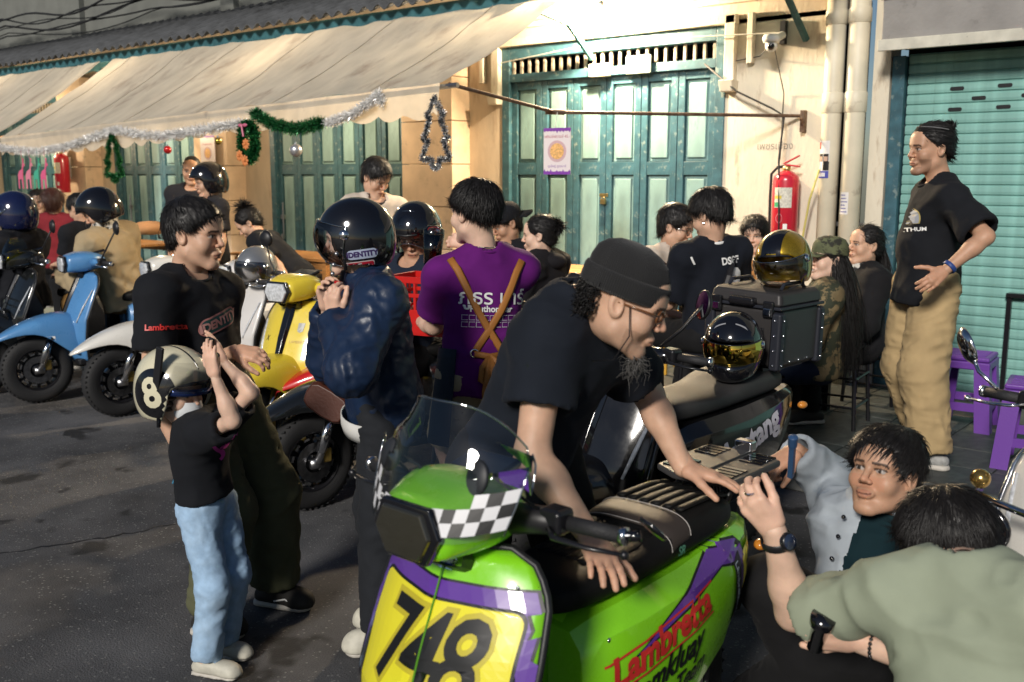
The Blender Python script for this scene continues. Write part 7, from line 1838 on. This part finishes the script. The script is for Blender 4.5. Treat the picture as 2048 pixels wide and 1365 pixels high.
for q, (x_, y_) in enumerate(((322, 462), (318, 452))):
    c = tag(MB().lathe([(.001, 0), (.035, 0), (.05, .14), (.048, .14), (.034, .004)], 16).build('plastic_cup', thin_glass('cup_plastic'), None, smooth=True), 'clear plastic cup on the wooden table ' + ('beside the paper bag' if q == 0 else 'behind the paper bag'), 'cup')
    c.location = (-8.675, 5.168, 1.078) if q == 0 else (-8.800, 5.330, 1.084)
for i, (x_, y_) in enumerate(((246, 470), (262, 468))): pass

def metal_stool(label, loc, rz=0., hgt=.50):
    t = thing('stool', label, 'stool', loc, rz, 'black metal stools')
    MB().box((0, 0, hgt - .012), (.32, .32, .024)).build('seat', SATIN, t, bevel=.008)
    for sx in (-1, 1):
        for sy in (-1, 1): MB().tube([(sx * .14, sy * .14, hgt - .02), (sx * .165, sy * .165, 0)], .013, 8).build('leg', SATIN, t)
    for z in (.14, .32):
        for sx in (-1, 1): MB().tube([(sx * .158, -.158, z), (sx * .158, .158, z)], .008, 6).build('stretcher', SATIN, t); MB().tube([(-.158, sx * .158, z), (.158, sx * .158, z)], .008, 6).build('stretcher', SATIN, t)
    return t
PURS = mat('purple_plastic', (.135, .045, .30), .38, bump=.0008, bscale=140)
def plastic_stool(label, loc, rz):
    t = thing('plastic_stool', label, 'stool', loc, rz, 'purple plastic stools')
    MB().box((0, 0, .445), (.30, .30, .03)).build('seat', PURS, t, bevel=.012)
    MB().box((0, 0, .405), (.31, .31, .05)).build('skirt', PURS, t, bevel=.01)
    for k in range(5): MB().box((0, -.10 + k * .05, .462), (.24, .02, .004)).build('seat_rib', PURS, t)
    for sx in (-1, 1):
        for sy in (-1, 1):
            MB().loft([[(sx * (a + dx), sy * (a + dy), z) for dx, dy in ((-.075, .012), (.012, .012), (.012, -.075), (-.02, -.075), (-.02, -.02), (-.075, -.02))] for a, z in ((.14, .40), (.175, 0))]).build('leg', PURS, t)
    for sx in (-1, 1):
        MB().box((sx * .163, 0, .15), (.014, .24, .05)).build('brace', PURS, t); MB().box((0, sx * .163, .15), (.24, .014, .05)).build('brace', PURS, t)
    return t
plastic_stool('purple plastic stool beside the khaki trousers of the standing man', (-1.726, 6.472, 0.140), .08)
plastic_stool('purple plastic stool nearest the cream scooter at the picture edge', (-1.182, 5.796, 0.140), .15)
metal_stool('black metal stool under the woman in the camouflage cap', (-2.370, 6.016, 0.140), .1, .52)
metal_stool('black metal stool under the woman with the bandana scarf', (-2.416, 6.804, 0.140), .1, .52)
metal_stool('black metal stool under the man in the black and white jersey', (-2.722, 5.076, 0.140), .1, .55)
st_ = thing('side_table', 'black metal side table by the shutter at the picture edge', 'table', (-1.534, 7.541, 0.140))
MB().box((0, 0, .74), (.4, .5, .03)).build('top', SATIN, st_, bevel=.004)
for sx in (-1, 1):
    for sy in (-1, 1): MB().box((sx * .18, sy * .22, .365), (.03, .03, .72)).build('leg', SATIN, st_)
MUST = mat('mustard_paint', (.55, .30, .03), .5)
ch = thing('chair', 'mustard wooden chair behind the man in the black and white jersey', 'chair', (-3.866, 6.854, 0.140), .3)
for x in (-.18, .18):
    MB().box((x, -.18, .42), (.035, .035, .84)).build('back_post', MUST, ch, bevel=.004); MB().box((x, .18, .22), (.035, .035, .44)).build('leg', MUST, ch, bevel=.004)
MB().box((0, 0, .45), (.40, .40, .025)).build('seat', MUST, ch, bevel=.005)
for z in (.60, .70, .80): MB().box((0, -.18, z), (.33, .02, .05)).build('back_slat', MUST, ch, bevel=.004)
lc = thing('armchair', 'ribbed black leather seat with studded backrest behind the waiter', 'chair', (-3.084, 3.838, 0.000), 0.1964)
for k in range(6): MB().tube([(-.19, 0, .62 + k * .075), (0, -.03, .62 + k * .075), (.19, 0, .62 + k * .075)], .036, 10).build('pad', SEATK, lc, smooth=True)
MB().box((0, .05, .80), (.50, .05, .52)).build('back', SEATK, lc, bevel=.03); MB().box((0, -.2, .52), (.5, .5, .12)).build('seat_cushion', SEATK, lc, bevel=.03)
for z in (.72, .80, .88, .96): MB().sphere((.235, .02, z), .012, 10).build('stud', CHROME, lc, smooth=True)
for sx in (-1, 1):
    for sy in (-.4, .0): MB().box((sx * .2, sy, .23), (.04, .04, .46)).build('leg', SATIN, lc)

# ------------------------------------------------------------------ people in the background
BH = dict(h=.013, headpar=dict(hs=1.10, h=.0045, smile=.3))
def hand(dr): return dict(d=dr, b=(0, 0, 1), curl=(.4, .6, .4), h=.005)
def bgperson(label, J, s, tone='mid', sm=TEEK, pm=BLKP, hair=dict(SILKH, n=1440), shirt=None, hands=None, shoes=SHOEK, smile=.3, mouth=0., **k):
    sh = dict(sleeve=.7, sl_r=.085, hem=-.06, loose=.03, amp=.007, h=.017, seed=float(rng.uniform(0, 9)))
    sh.update(shirt or {})
    g = Fig(J, s)
    hd = {}
    for kk in 'LR':
        W = np.array(J['w' + kk]); E = np.array(J['e' + kk]); hd[kk] = dict(d=tuple(nv(W - E)), b=tuple(nv(np.cross(np.cross(W - E, g.lat), W - E) + np.array((0, 0, .3)))), curl=(.4, .5, .4), h=.0078)
    if hands: hd.update(hands)
    return person(label, J, s, tone, hands=hd, headpar=dict(hs=1.04, h=.0058, smile=smile, mouth=mouth), shirt=sh, shirt_m=sm, pants=dict(h=.021), pants_m=pm, shoes=shoes, sole=SOLE, hair=hair, h=.017, **k)
WJ = cloth('cream_jersey', (.58, .50, .42))
# friends at the table by the extinguisher
J = {'pel': (-3.385, 5.418, 0.724), 'nek': (-3.257, 5.431, 1.207), 'hed': (-3.213, 5.436, 1.365), 'sL': (-3.254, 5.607, 1.150), 'eL': (-3.083, 5.610, 0.921), 'wL': (-2.964, 5.474, 1.094), 'hL': (-3.377, 5.508, 0.719), 'kL': (-2.954, 5.521, 0.692), 'aL': (-3.004, 5.525, 0.272), 'tL': (-2.819, 5.509, 0.222), 'sR': (-3.285, 5.252, 1.168), 'eR': (-3.258, 5.192, 0.890), 'wR': (-3.016, 5.229, 0.838), 'hR': (-3.393, 5.329, 0.728), 'kR': (-2.979, 5.241, 0.706), 'aR': (-3.029, 5.246, 0.286), 'tR': (-2.844, 5.229, 0.236), 'hf': (0.949, 0.142, -0.280), 'hu': (0.000, 0.000, 1.000)}
g = bgperson('man in cream jersey and glasses with a hand to his mouth', J, 1.0, 'mid', WJ, BLKP, dict(SILKH, n=2112, vol=.02, fringe=.9, length=.05, seed=21), shoes=mat('red_trainer', (.48, .02, .02), .5))
glasses(g, mat('steel_frame', (.5, .5, .5), .25, 1.))
SBt = (-0.255, -0.213, 0.943)
for dv in (-.022, 0, .022): shirt_print(g, poly_mesh([(-.09, -.005), (.09, -.005), (.09, .005), (-.09, .005)]), (-3.168, 5.064, 1.308), (0.762, 0.355, 0.542), (0.293, -0.659, 0.693), cloth('maroon_stripe', (.06, .01, .012)), 'shoulder_stripe', .003).location
finish(g)
J = {'pel': (-2.752, 5.090, 0.782), 'nek': (-2.752, 5.049, 1.296), 'hed': (-2.763, 5.041, 1.461), 'sL': (-2.829, 4.888, 1.231), 'eL': (-2.943, 4.913, 0.962), 'wL': (-3.143, 5.073, 0.987), 'hL': (-2.791, 5.006, 0.776), 'kL': (-3.205, 5.142, 0.746), 'aL': (-3.158, 5.121, 0.313), 'tL': (-3.331, 5.201, 0.262), 'sR': (-2.674, 5.219, 1.257), 'eR': (-2.750, 5.325, 0.994), 'wR': (-3.003, 5.373, 1.011), 'hR': (-2.712, 5.173, 0.789), 'kR': (-3.082, 5.404, 0.766), 'aR': (-3.036, 5.382, 0.334), 'tR': (-3.208, 5.463, 0.282), 'hf': (-0.929, 0.083, -0.360), 'hu': (0.000, 0.000, 1.000)}
g = bgperson('man in black and white jersey seen from behind at the table', J, 1.03, 'mid', cloth('black_jersey', (.010, .012, .018)), BLKP, dict(SILKH, n=2112, vol=.024, length=.05, seed=22, spiky=.1, cut=(.088, .06, -.075, -.045)), shirt=dict(sleeve=.85, sl_r=.10, loose=.05))
cuff_collar(g, WHITE, .075, th=.010)
shirt_print(g, text_mesh('DSGF', .055, bold=.002), Vector(lerp(g.pel, g.nek, .84)) - Vector(g.fro) * .3 - Vector(g.lat) * .05, -Vector(g.lat), -Vector(g.fro), WHITE, 'back_lettering', .004)
shirt_print(g, text_mesh('8', .24, bold=.012), Vector(lerp(g.pel, g.nek, .56)) - Vector(g.fro) * .3 - Vector(g.lat) * .07, -Vector(g.lat), -Vector(g.fro), WHITE, 'back_number', .004)
shirt_print(g, poly_mesh([(-.004, -.26), (.004, -.26), (.004, .10), (-.004, .10)]), (-2.666, 4.524, 1.148), (0.735, 0.614, 0.287), (0.188, -0.982, 0.000), WHITE, 'side_piping', .004)
MB().tube([back for back in (Vector(g.sR) + Vector((0, 0, .07)), Vector(lerp(g.pel, g.nek, .7)) - Vector(g.fro) * .16, Vector(lerp(g.pel, g.nek, .15)) - Vector(g.fro) * .16 + Vector(g.lat) * .12)], .018, 6, flat=.3).build('bag_strap', BLACKP, g.root)
MB().sphere(head_matrix(g) @ Vector((-.085, -.005, -.04)), .006, 8).build('ear_stud', CHROME, g.root)
finish(g)
J = {'pel': (-3.206, 6.493, 0.652), 'nek': (-3.206, 6.493, 1.117), 'hed': (-3.202, 6.482, 1.269), 'sL': (-3.051, 6.554, 1.071), 'eL': (-2.979, 6.480, 0.827), 'wL': (-2.949, 6.250, 0.838), 'hL': (-3.128, 6.524, 0.652), 'kL': (-2.941, 6.178, 0.629), 'aL': (-2.958, 6.221, 0.238), 'tL': (-2.895, 6.061, 0.192), 'sR': (-3.360, 6.433, 1.071), 'eR': (-3.363, 6.330, 0.827), 'wR': (-3.228, 6.140, 0.838), 'hR': (-3.283, 6.463, 0.652), 'kR': (-3.184, 6.082, 0.629), 'aR': (-3.201, 6.125, 0.238), 'tR': (-3.138, 5.965, 0.192), 'hf': (0.317, -0.940, -0.123), 'hu': (0.000, 0.000, 1.000)}
g = bgperson('smiling person with short fringe in an orange patterned shirt', J, .93, 'fair', mat('orange_pattern', (.42, .20, .06), .85, var=.3, vscale=20, dirt=((.05, .03, .02), 26, .5, .05)), BLKP, dict(SILKH, n=2112, vol=.022, fringe=1.1, length=.055, seed=23, cut=(.10, .045, -.06, -.05)), smile=.9, mouth=.001); finish(g)
CAMO = mat('camouflage', (.10, .11, .055), .85, var=.2, vscale=20, dirt=((.025, .025, .018), 11, .5, .03)); CAMO2 = mat('camouflage_brown', (.16, .12, .06), .85, var=.3, vscale=16, dirt=((.03, .035, .02), 13, .48, .03))
J = {'pel': (-2.307, 5.590, 0.578), 'nek': (-2.287, 5.589, 1.048), 'hed': (-2.289, 5.578, 1.204), 'sL': (-2.222, 5.435, 0.997), 'eL': (-2.304, 5.360, 0.754), 'wL': (-2.535, 5.322, 0.775), 'hL': (-2.273, 5.513, 0.577), 'kL': (-2.616, 5.312, 0.552), 'aL': (-2.573, 5.331, 0.225), 'tL': (-2.733, 5.261, 0.178), 'sR': (-2.356, 5.742, 1.004), 'eR': (-2.470, 5.743, 0.762), 'wR': (-2.656, 5.599, 0.781), 'hR': (-2.340, 5.668, 0.580), 'kR': (-2.721, 5.554, 0.557), 'aR': (-2.678, 5.573, 0.225), 'tR': (-2.838, 5.503, 0.178), 'hf': (-0.572, -0.816, 0.083), 'hu': (0.000, 0.000, 1.000)}
g = bgperson('woman with long black hair in camouflage cap and jacket on a stool', J, .94, 'fair', CAMO2, cloth('dark_jeans', (.012, .018, .035)), dict(SILKH, n=1440, vol=.010, style='back', seed=24), shirt=dict(long=True, loose=.045, off=.025, hem=-.12, amp=.010), smile=1., mouth=.003, shoes=CREAMS)
HM_ = head_matrix(g)
MB().lathe([(.099, .035), (.100, .06), (.094, .095), (.075, .125), (.04, .14), (.001, .143)], 28, HM_ @ Matrix.Translation((0, -.012, 0)) @ Matrix.Diagonal((.93, 1.12, 1, 1))).build('cap', CAMO, g.root, smooth=True)
MB().loft([[HM_ @ Vector((x, y0 + .10 * math.sqrt(max(0, 1 - (x / .078) ** 2)), .045 - .006 - 2.2 * x * x - dz)) for x in np.linspace(-.077, .077, 13)] for y0, dz in ((.03, -.004), (.10, .012))], caps=False, closed=False).build('cap_brim', CAMO, g.root, smooth=True, solid=.004)
rr = np.random.default_rng(31); rts = []; drs = []
for i in range(1700):
    a = rr.uniform(1.2, 2 * pi - 1.2); p = Vector((.078 * sin(a), .092 * cos(a) - .02, rr.uniform(-.05, .04))); rts.append(HM_ @ p); drs.append(HM_.to_3x3() @ Vector((p.x * .5, p.y * .5 - .05, -.25)))
locks_obj(g.root, 'long_hair', rts, drs, .36, HAIRM, .0022, .9, 6, 6, .13, .012)
finish(g)
J = {'pel': (-2.319, 6.228, 0.608), 'nek': (-2.312, 6.234, 1.088), 'hed': (-2.317, 6.226, 1.247), 'sL': (-2.188, 6.116, 1.039), 'eL': (-2.229, 6.013, 0.789), 'wL': (-2.431, 5.884, 0.806), 'hL': (-2.256, 6.168, 0.608), 'kL': (-2.498, 5.842, 0.583), 'aL': (-2.465, 5.877, 0.226), 'tL': (-2.587, 5.748, 0.178), 'sR': (-2.437, 6.351, 1.040), 'eR': (-2.538, 6.305, 0.790), 'wR': (-2.655, 6.096, 0.806), 'hR': (-2.382, 6.287, 0.608), 'kR': (-2.694, 6.027, 0.584), 'aR': (-2.661, 6.062, 0.226), 'tR': (-2.783, 5.933, 0.178), 'hf': (-0.576, -0.811, 0.101), 'hu': (0.000, 0.000, 1.000)}
g = bgperson('woman in black sweater with a patterned bandana scarf at her neck', J, .96, 'mid', cloth('black_sweater', (.012, .012, .014)), BLKP, dict(SILKH, n=2016, style='back', vol=.008, length=.06, seed=25), shirt=dict(long=True, loose=.05, off=.028, amp=.010), smile=1.)
MB().lathe([(.078, -.02), (.095, .0), (.092, .03), (.075, .055), (.068, .06)], 28, frame(g.nek + g.fro * .02, g.lat, g.up + g.fro * .1)).build('scarf', mat('bandana_print', (.55, .53, .48), .8, dirt=((.03, .03, .03), 40, .5, .03), bump=.004, bscale=30), g.root, smooth=True, solid=.008)
HM_ = head_matrix(g); rr = np.random.default_rng(33); rts = []; drs = []
for i in range(300): v = rr.normal(0, 1, 3); v /= np.linalg.norm(v); rts.append(HM_ @ (Vector((0, -.11, .02)) + Vector(v) * .02)); drs.append(HM_.to_3x3() @ Vector((v[0] * .3, -.3, -1)))
locks_obj(g.root, 'ponytail', rts, drs, .22, HAIRM, .0035, .5, 2, 5, .1)
finish(g)
# behind the waiter
J = {'pel': (-4.342, 5.289, 0.702), 'nek': (-4.399, 5.242, 1.197), 'hed': (-4.418, 5.220, 1.356), 'sL': (-4.217, 5.231, 1.166), 'eL': (-4.152, 5.151, 0.900), 'wL': (-4.232, 4.915, 0.881), 'hL': (-4.253, 5.281, 0.712), 'kL': (-4.240, 4.858, 0.692), 'aL': (-4.236, 4.908, 0.272), 'tL': (-4.252, 4.724, 0.222), 'sR': (-4.570, 5.262, 1.128), 'eR': (-4.591, 5.190, 0.854), 'wR': (-4.551, 4.943, 0.847), 'hR': (-4.431, 5.297, 0.693), 'kR': (-4.519, 4.883, 0.662), 'aR': (-4.514, 4.933, 0.242), 'tR': (-4.531, 4.749, 0.192), 'hf': (-0.390, -0.834, -0.389), 'hu': (0.000, 0.000, 1.000)}
g = bgperson('man in backwards black cap leaning over the table behind the waiter', J, 1.0, 'tan', TEEK, BLKP, dict(SILKH, n=1152, seed=26))
HM_ = head_matrix(g)
MB().lathe([(.099, .03), (.100, .06), (.094, .095), (.075, .12), (.04, .135), (.001, .138)], 24, HM_ @ Matrix.Translation((0, -.012, 0)) @ Matrix.Diagonal((.93, 1.12, 1, 1))).build('cap', TEEK, g.root, smooth=True)
MB().loft([[HM_ @ Vector((x, -y0 - .10 * math.sqrt(max(0, 1 - (x / .078) ** 2)), .03 - 2.2 * x * x - dz)) for x in np.linspace(-.077, .077, 13)] for y0, dz in ((.04, -.004), (.11, .02))], caps=False, closed=False).build('cap_brim', TEEK, g.root, smooth=True, solid=.004)
MB().box(HM_ @ Vector((0, .095, .085)), (.07, .07, .045), HM_.to_3x3().normalized()).build('cap_badge', mat('badge_coral', (.55, .28, .22), .7), g.root, bevel=.01)
finish(g)
J = {'pel': (-3.817, 4.917, 0.696), 'nek': (-3.845, 4.894, 1.160), 'hed': (-3.862, 4.882, 1.312), 'sL': (-3.817, 4.733, 1.107), 'eL': (-3.889, 4.690, 0.855), 'wL': (-4.120, 4.711, 0.853), 'hL': (-3.804, 4.835, 0.693), 'kL': (-4.182, 4.728, 0.668), 'aL': (-4.136, 4.735, 0.277), 'tL': (-4.306, 4.708, 0.230), 'sR': (-3.868, 5.059, 1.120), 'eR': (-3.953, 5.098, 0.872), 'wR': (-4.167, 5.007, 0.866), 'hR': (-3.830, 5.000, 0.700), 'kR': (-4.223, 4.986, 0.678), 'aR': (-4.177, 4.993, 0.288), 'tR': (-4.347, 4.966, 0.241), 'hf': (-0.857, -0.513, -0.052), 'hu': (0.000, 0.000, 1.000)}
g = bgperson('woman with a small hair bun in a black hoodie behind the waiter', J, .93, 'fair', cloth('black_fleece', (.013, .012, .014)), BLKP, dict(SILKH, n=1920, style='back', vol=.012, seed=27), shirt=dict(long=True, loose=.05, off=.03, amp=.012))
HM_ = head_matrix(g); rr = np.random.default_rng(35); rts = []; drs = []
for i in range(420): v = rr.normal(0, 1, 3); v /= np.linalg.norm(v); rts.append(HM_ @ (Vector((0, -.115, .06)) + Vector(v) * .018)); drs.append(HM_.to_3x3() @ Vector(v))
locks_obj(g.root, 'hair_bun', rts, drs, .045, HAIRM, .0028, .2, 2, 4, .3)
MB().sphere(Vector(g.nek) - Vector(g.fro) * .075 + Vector((0, 0, -.01)), .075, 14, (1.2, 1.2, .75)).build('hood', cloth('black_fleece', ()), g.root, smooth=True); finish(g)
J = {'pel': (-5.550, 5.011, 0.992), 'nek': (-5.526, 5.030, 1.501), 'hed': (-5.510, 5.035, 1.663), 'sL': (-5.464, 5.198, 1.441), 'eL': (-5.324, 5.177, 1.187), 'wL': (-5.112, 5.048, 1.243), 'hL': (-5.517, 5.096, 0.987), 'aL': (-5.506, 5.125, 0.230), 'kL': (-5.320, 5.038, 0.600), 'tL': (-5.330, 5.058, 0.179), 'sR': (-5.593, 4.859, 1.460), 'eR': (-5.483, 4.757, 1.211), 'wR': (-5.237, 4.718, 1.262), 'hR': (-5.582, 4.925, 0.997), 'aR': (-5.593, 4.896, 0.233), 'kR': (-5.401, 4.840, 0.607), 'tR': (-5.416, 4.830, 0.182), 'hf': (0.847, 0.015, -0.532), 'hu': (0.000, 0.000, 1.000)}
g = bgperson('young man in cream jersey with dark striped collar standing behind the helmets', J, 1.02, 'mid', WJ, BLKP, dict(SILKH, n=2112, fringe=.9, vol=.018, length=.05, seed=28), shirt=dict(sleeve=.8)); cuff_collar(g, cloth('collar_dark', (.03, .025, .03)), .075, th=.011); finish(g)
# far left group
J = {'pel': (-8.623, 5.500, 1.034), 'nek': (-8.623, 5.500, 1.549), 'hed': (-8.615, 5.492, 1.718), 'sL': (-8.498, 5.634, 1.498), 'eL': (-8.473, 5.651, 1.206), 'wL': (-8.408, 5.596, 0.963), 'hL': (-8.560, 5.568, 1.034), 'aL': (-8.539, 5.590, 0.233), 'kL': (-8.426, 5.464, 0.625), 'tL': (-8.400, 5.460, 0.181), 'sR': (-8.749, 5.367, 1.498), 'eR': (-8.765, 5.342, 1.206), 'wR': (-8.706, 5.280, 0.963), 'hR': (-8.687, 5.433, 1.034), 'aR': (-8.708, 5.410, 0.233), 'kR': (-8.575, 5.306, 0.625), 'tR': (-8.569, 5.280, 0.181), 'hf': (0.723, -0.680, -0.118), 'hu': (0.000, 0.000, 1.000)}
g = bgperson('man with cropped hair standing behind the black helmet far back', J, 1.03, 'tan', cloth('dark_shirt', (.02, .02, .024)), BLKP, dict(SILKH, n=960, vol=.004, length=.014, seed=29)); finish(g)
J = {'pel': (-7.684, 5.065, 0.950), 'nek': (-7.684, 5.065, 1.450), 'hed': (-7.689, 5.054, 1.613), 'sL': (-7.509, 5.035, 1.400), 'eL': (-7.482, 5.025, 1.116), 'wL': (-7.490, 4.943, 0.880), 'hL': (-7.595, 5.050, 0.950), 'aL': (-7.566, 5.045, 0.230), 'kL': (-7.617, 4.829, 0.581), 'tL': (-7.596, 4.862, 0.180), 'sR': (-7.860, 5.094, 1.400), 'eR': (-7.889, 5.093, 1.116), 'wR': (-7.907, 5.012, 0.880), 'hR': (-7.773, 5.079, 0.950), 'aR': (-7.802, 5.084, 0.230), 'kR': (-7.824, 4.864, 0.581), 'tR': (-7.833, 4.902, 0.180), 'hf': (-0.373, -0.915, -0.154), 'hu': (0.000, 0.000, 1.000)}
g = bgperson('person in shiny black helmet beside the man with cropped hair', J, 1.0, 'mid', cloth('dark_shirt', ()), BLKP, None); helmet(g.root, head_matrix(g), GLOSSK, 'open', None, 0, .008, sc=1.05); finish(g)
J = {'pel': (-6.753, 5.290, 0.832), 'nek': (-7.043, 5.109, 1.162), 'hed': (-7.121, 5.057, 1.275), 'sL': (-6.922, 4.985, 1.131), 'eL': (-6.746, 5.063, 0.941), 'wL': (-6.652, 5.114, 0.729), 'hL': (-6.706, 5.218, 0.833), 'aL': (-6.691, 5.194, 0.226), 'kL': (-6.919, 5.064, 0.520), 'tL': (-6.839, 5.099, 0.178), 'sR': (-7.105, 5.269, 1.126), 'eR': (-6.959, 5.392, 0.935), 'wR': (-6.869, 5.452, 0.723), 'hR': (-6.799, 5.362, 0.831), 'aR': (-6.814, 5.386, 0.225), 'kR': (-7.028, 5.232, 0.519), 'tR': (-6.962, 5.291, 0.178), 'hf': (-0.523, -0.570, -0.634), 'hu': (0.000, 0.000, 1.000)}
g = bgperson('woman in black tee with a top knot bending over the wooden table', J, .95, 'mid', TEEK, BLKP, dict(SILKH, n=1632, style='back', seed=30), shirt=dict(hem=-.1))
HM_ = head_matrix(g); rr = np.random.default_rng(37); rts = []; drs = []
for i in range(400): v = rr.normal(0, 1, 3); v /= np.linalg.norm(v); rts.append(HM_ @ (Vector((0, -.06, .13)) + Vector(v) * .02)); drs.append(HM_.to_3x3() @ Vector(v))
locks_obj(g.root, 'hair_bun', rts, drs, .06, HAIRM, .003, .1, 2, 4, .3); finish(g)
KHJ = cloth('khaki_jacket', (.36, .28, .17), var=.1)
J = {'pel': (-7.347, 4.041, 0.727), 'nek': (-7.407, 3.938, 1.238), 'hed': (-7.428, 3.903, 1.402), 'sL': (-7.354, 3.770, 1.156), 'eL': (-7.457, 3.743, 0.877), 'wL': (-7.717, 3.721, 0.906), 'hL': (-7.323, 3.951, 0.711), 'kL': (-7.736, 3.787, 0.676), 'aL': (-7.685, 3.801, 0.235), 'tL': (-7.873, 3.751, 0.183), 'sR': (-7.449, 4.126, 1.217), 'eR': (-7.575, 4.185, 0.953), 'wR': (-7.809, 4.068, 0.965), 'hR': (-7.371, 4.131, 0.742), 'kR': (-7.811, 4.068, 0.724), 'aR': (-7.760, 4.082, 0.283), 'tR': (-7.948, 4.032, 0.231), 'hf': (-0.465, -0.722, -0.512), 'hu': (0.000, 0.000, 1.000)}
g = bgperson('rider in khaki jacket and black helmet leaning over the blue scooter row', J, 1.05, 'mid', KHJ, cloth('brown_trousers', (.20, .11, .035)), None, shirt=dict(long=True, loose=.055, off=.03, amp=.014, hem=-.12, flare=.04))
helmet(g.root, head_matrix(g), GLOSSK, 'open', None, 0, .007, sc=1.02)
HM_ = head_matrix(g); MB().lathe([(.080, -.14), (.086, -.10), (.083, -.06), (.07, -.035)], 20, HM_ @ Matrix.Translation((0, .012, 0))).build('neck_gaiter', mat('bandana_print', ()), g.root, smooth=True); finish(g)
J = {'pel': (-8.217, 3.628, 0.661), 'nek': (-8.225, 3.621, 1.186), 'hed': (-8.238, 3.613, 1.358), 'sL': (-8.156, 3.448, 1.132), 'eL': (-8.275, 3.354, 0.874), 'wL': (-8.527, 3.309, 0.932), 'hL': (-8.183, 3.540, 0.660), 'kL': (-8.574, 3.329, 0.633), 'aL': (-8.525, 3.348, 0.192), 'tL': (-8.706, 3.277, 0.140), 'sR': (-8.293, 3.796, 1.134), 'eR': (-8.445, 3.786, 0.877), 'wR': (-8.660, 3.647, 0.934), 'hR': (-8.252, 3.716, 0.661), 'kR': (-8.682, 3.604, 0.635), 'aR': (-8.633, 3.623, 0.194), 'tR': (-8.814, 3.552, 0.142), 'hf': (-0.853, -0.520, -0.049), 'hu': (0.000, 0.000, 1.000)}
g = bgperson('rider in black jacket and dark blue helmet at the picture edge', J, 1.05, 'mid', cloth('black_jacket', (.012, .013, .017)), BLKP, None, shirt=dict(long=True, loose=.06, off=.035, amp=.014, flare=.04))
helmet(g.root, head_matrix(g), mat('ink_blue_gloss', (.008, .012, .05), .12, coat=1.), 'open', VISOR, .9, .007, sc=1.08); finish(g)
J = {'pel': (-10.938, 5.081, 0.784), 'nek': (-10.938, 5.081, 1.249), 'hed': (-10.930, 5.072, 1.399), 'sL': (-10.838, 5.212, 1.202), 'eL': (-10.737, 5.186, 0.958), 'wL': (-10.593, 5.004, 0.969), 'hL': (-10.887, 5.147, 0.784), 'kL': (-10.549, 4.946, 0.760), 'aL': (-10.586, 4.974, 0.370), 'tL': (-10.450, 4.869, 0.323), 'sR': (-11.039, 4.949, 1.202), 'eR': (-10.893, 4.802, 1.038), 'wR': (-10.755, 4.852, 1.218), 'hR': (-10.989, 5.014, 0.784), 'kR': (-10.708, 4.739, 0.760), 'aR': (-10.745, 4.767, 0.370), 'tR': (-10.609, 4.662, 0.323), 'hf': (0.695, -0.673, -0.253), 'hu': (0.000, 0.000, 1.000)}
g = bgperson('woman resting her face on her hand at the far table', J, .93, 'fair', TEEK, BLKP, dict(SILKH, n=1152, seed=41, length=.09, vol=.016)); finish(g)
J = {'pel': (-9.995, 4.784, 0.780), 'nek': (-9.995, 4.784, 1.255), 'hed': (-10.004, 4.792, 1.412), 'sL': (-10.107, 4.657, 1.207), 'eL': (-10.208, 4.690, 0.958), 'wL': (-10.342, 4.886, 0.969), 'hL': (-10.052, 4.720, 0.780), 'kL': (-10.382, 4.949, 0.756), 'aL': (-10.347, 4.917, 0.357), 'tL': (-10.478, 5.034, 0.309), 'sR': (-9.883, 4.910, 1.207), 'eR': (-9.928, 5.006, 0.958), 'wR': (-10.138, 5.115, 0.969), 'hR': (-9.938, 4.848, 0.780), 'kR': (-10.205, 5.148, 0.756), 'aR': (-10.170, 5.117, 0.357), 'tR': (-10.301, 5.233, 0.309), 'hf': (-0.715, 0.700, 0.000), 'hu': (0.000, 0.000, 1.000)}
g = bgperson('woman with brown hair and red top seen from behind at the far table', J, .95, 'mid', cloth('red_top', (.20, .022, .03)), BLKP, dict(SILKH, n=1440, m=HAIRB, seed=42, length=.09, vol=.018)); finish(g)
J = {'pel': (-9.014, 4.680, 0.721), 'nek': (-9.089, 4.617, 1.211), 'hed': (-9.117, 4.598, 1.367), 'sL': (-9.062, 4.447, 1.142), 'eL': (-9.119, 4.428, 0.864), 'wL': (-9.365, 4.465, 0.843), 'hL': (-9.004, 4.591, 0.711), 'kL': (-9.416, 4.496, 0.680), 'aL': (-9.367, 4.501, 0.260), 'tL': (-9.550, 4.481, 0.210), 'sR': (-9.101, 4.799, 1.182), 'eR': (-9.166, 4.866, 0.912), 'wR': (-9.400, 4.783, 0.878), 'hR': (-9.023, 4.769, 0.731), 'kR': (-9.446, 4.773, 0.711), 'aR': (-9.397, 4.778, 0.291), 'tR': (-9.581, 4.758, 0.241), 'hf': (-0.808, -0.264, -0.526), 'hu': (0.000, 0.000, 1.000)}
g = bgperson('man in black tee leaning on the far table beside the woman in red', J, 1.0, 'mid', TEEK, BLKP, dict(SILKH, n=1440, seed=43)); finish(g)
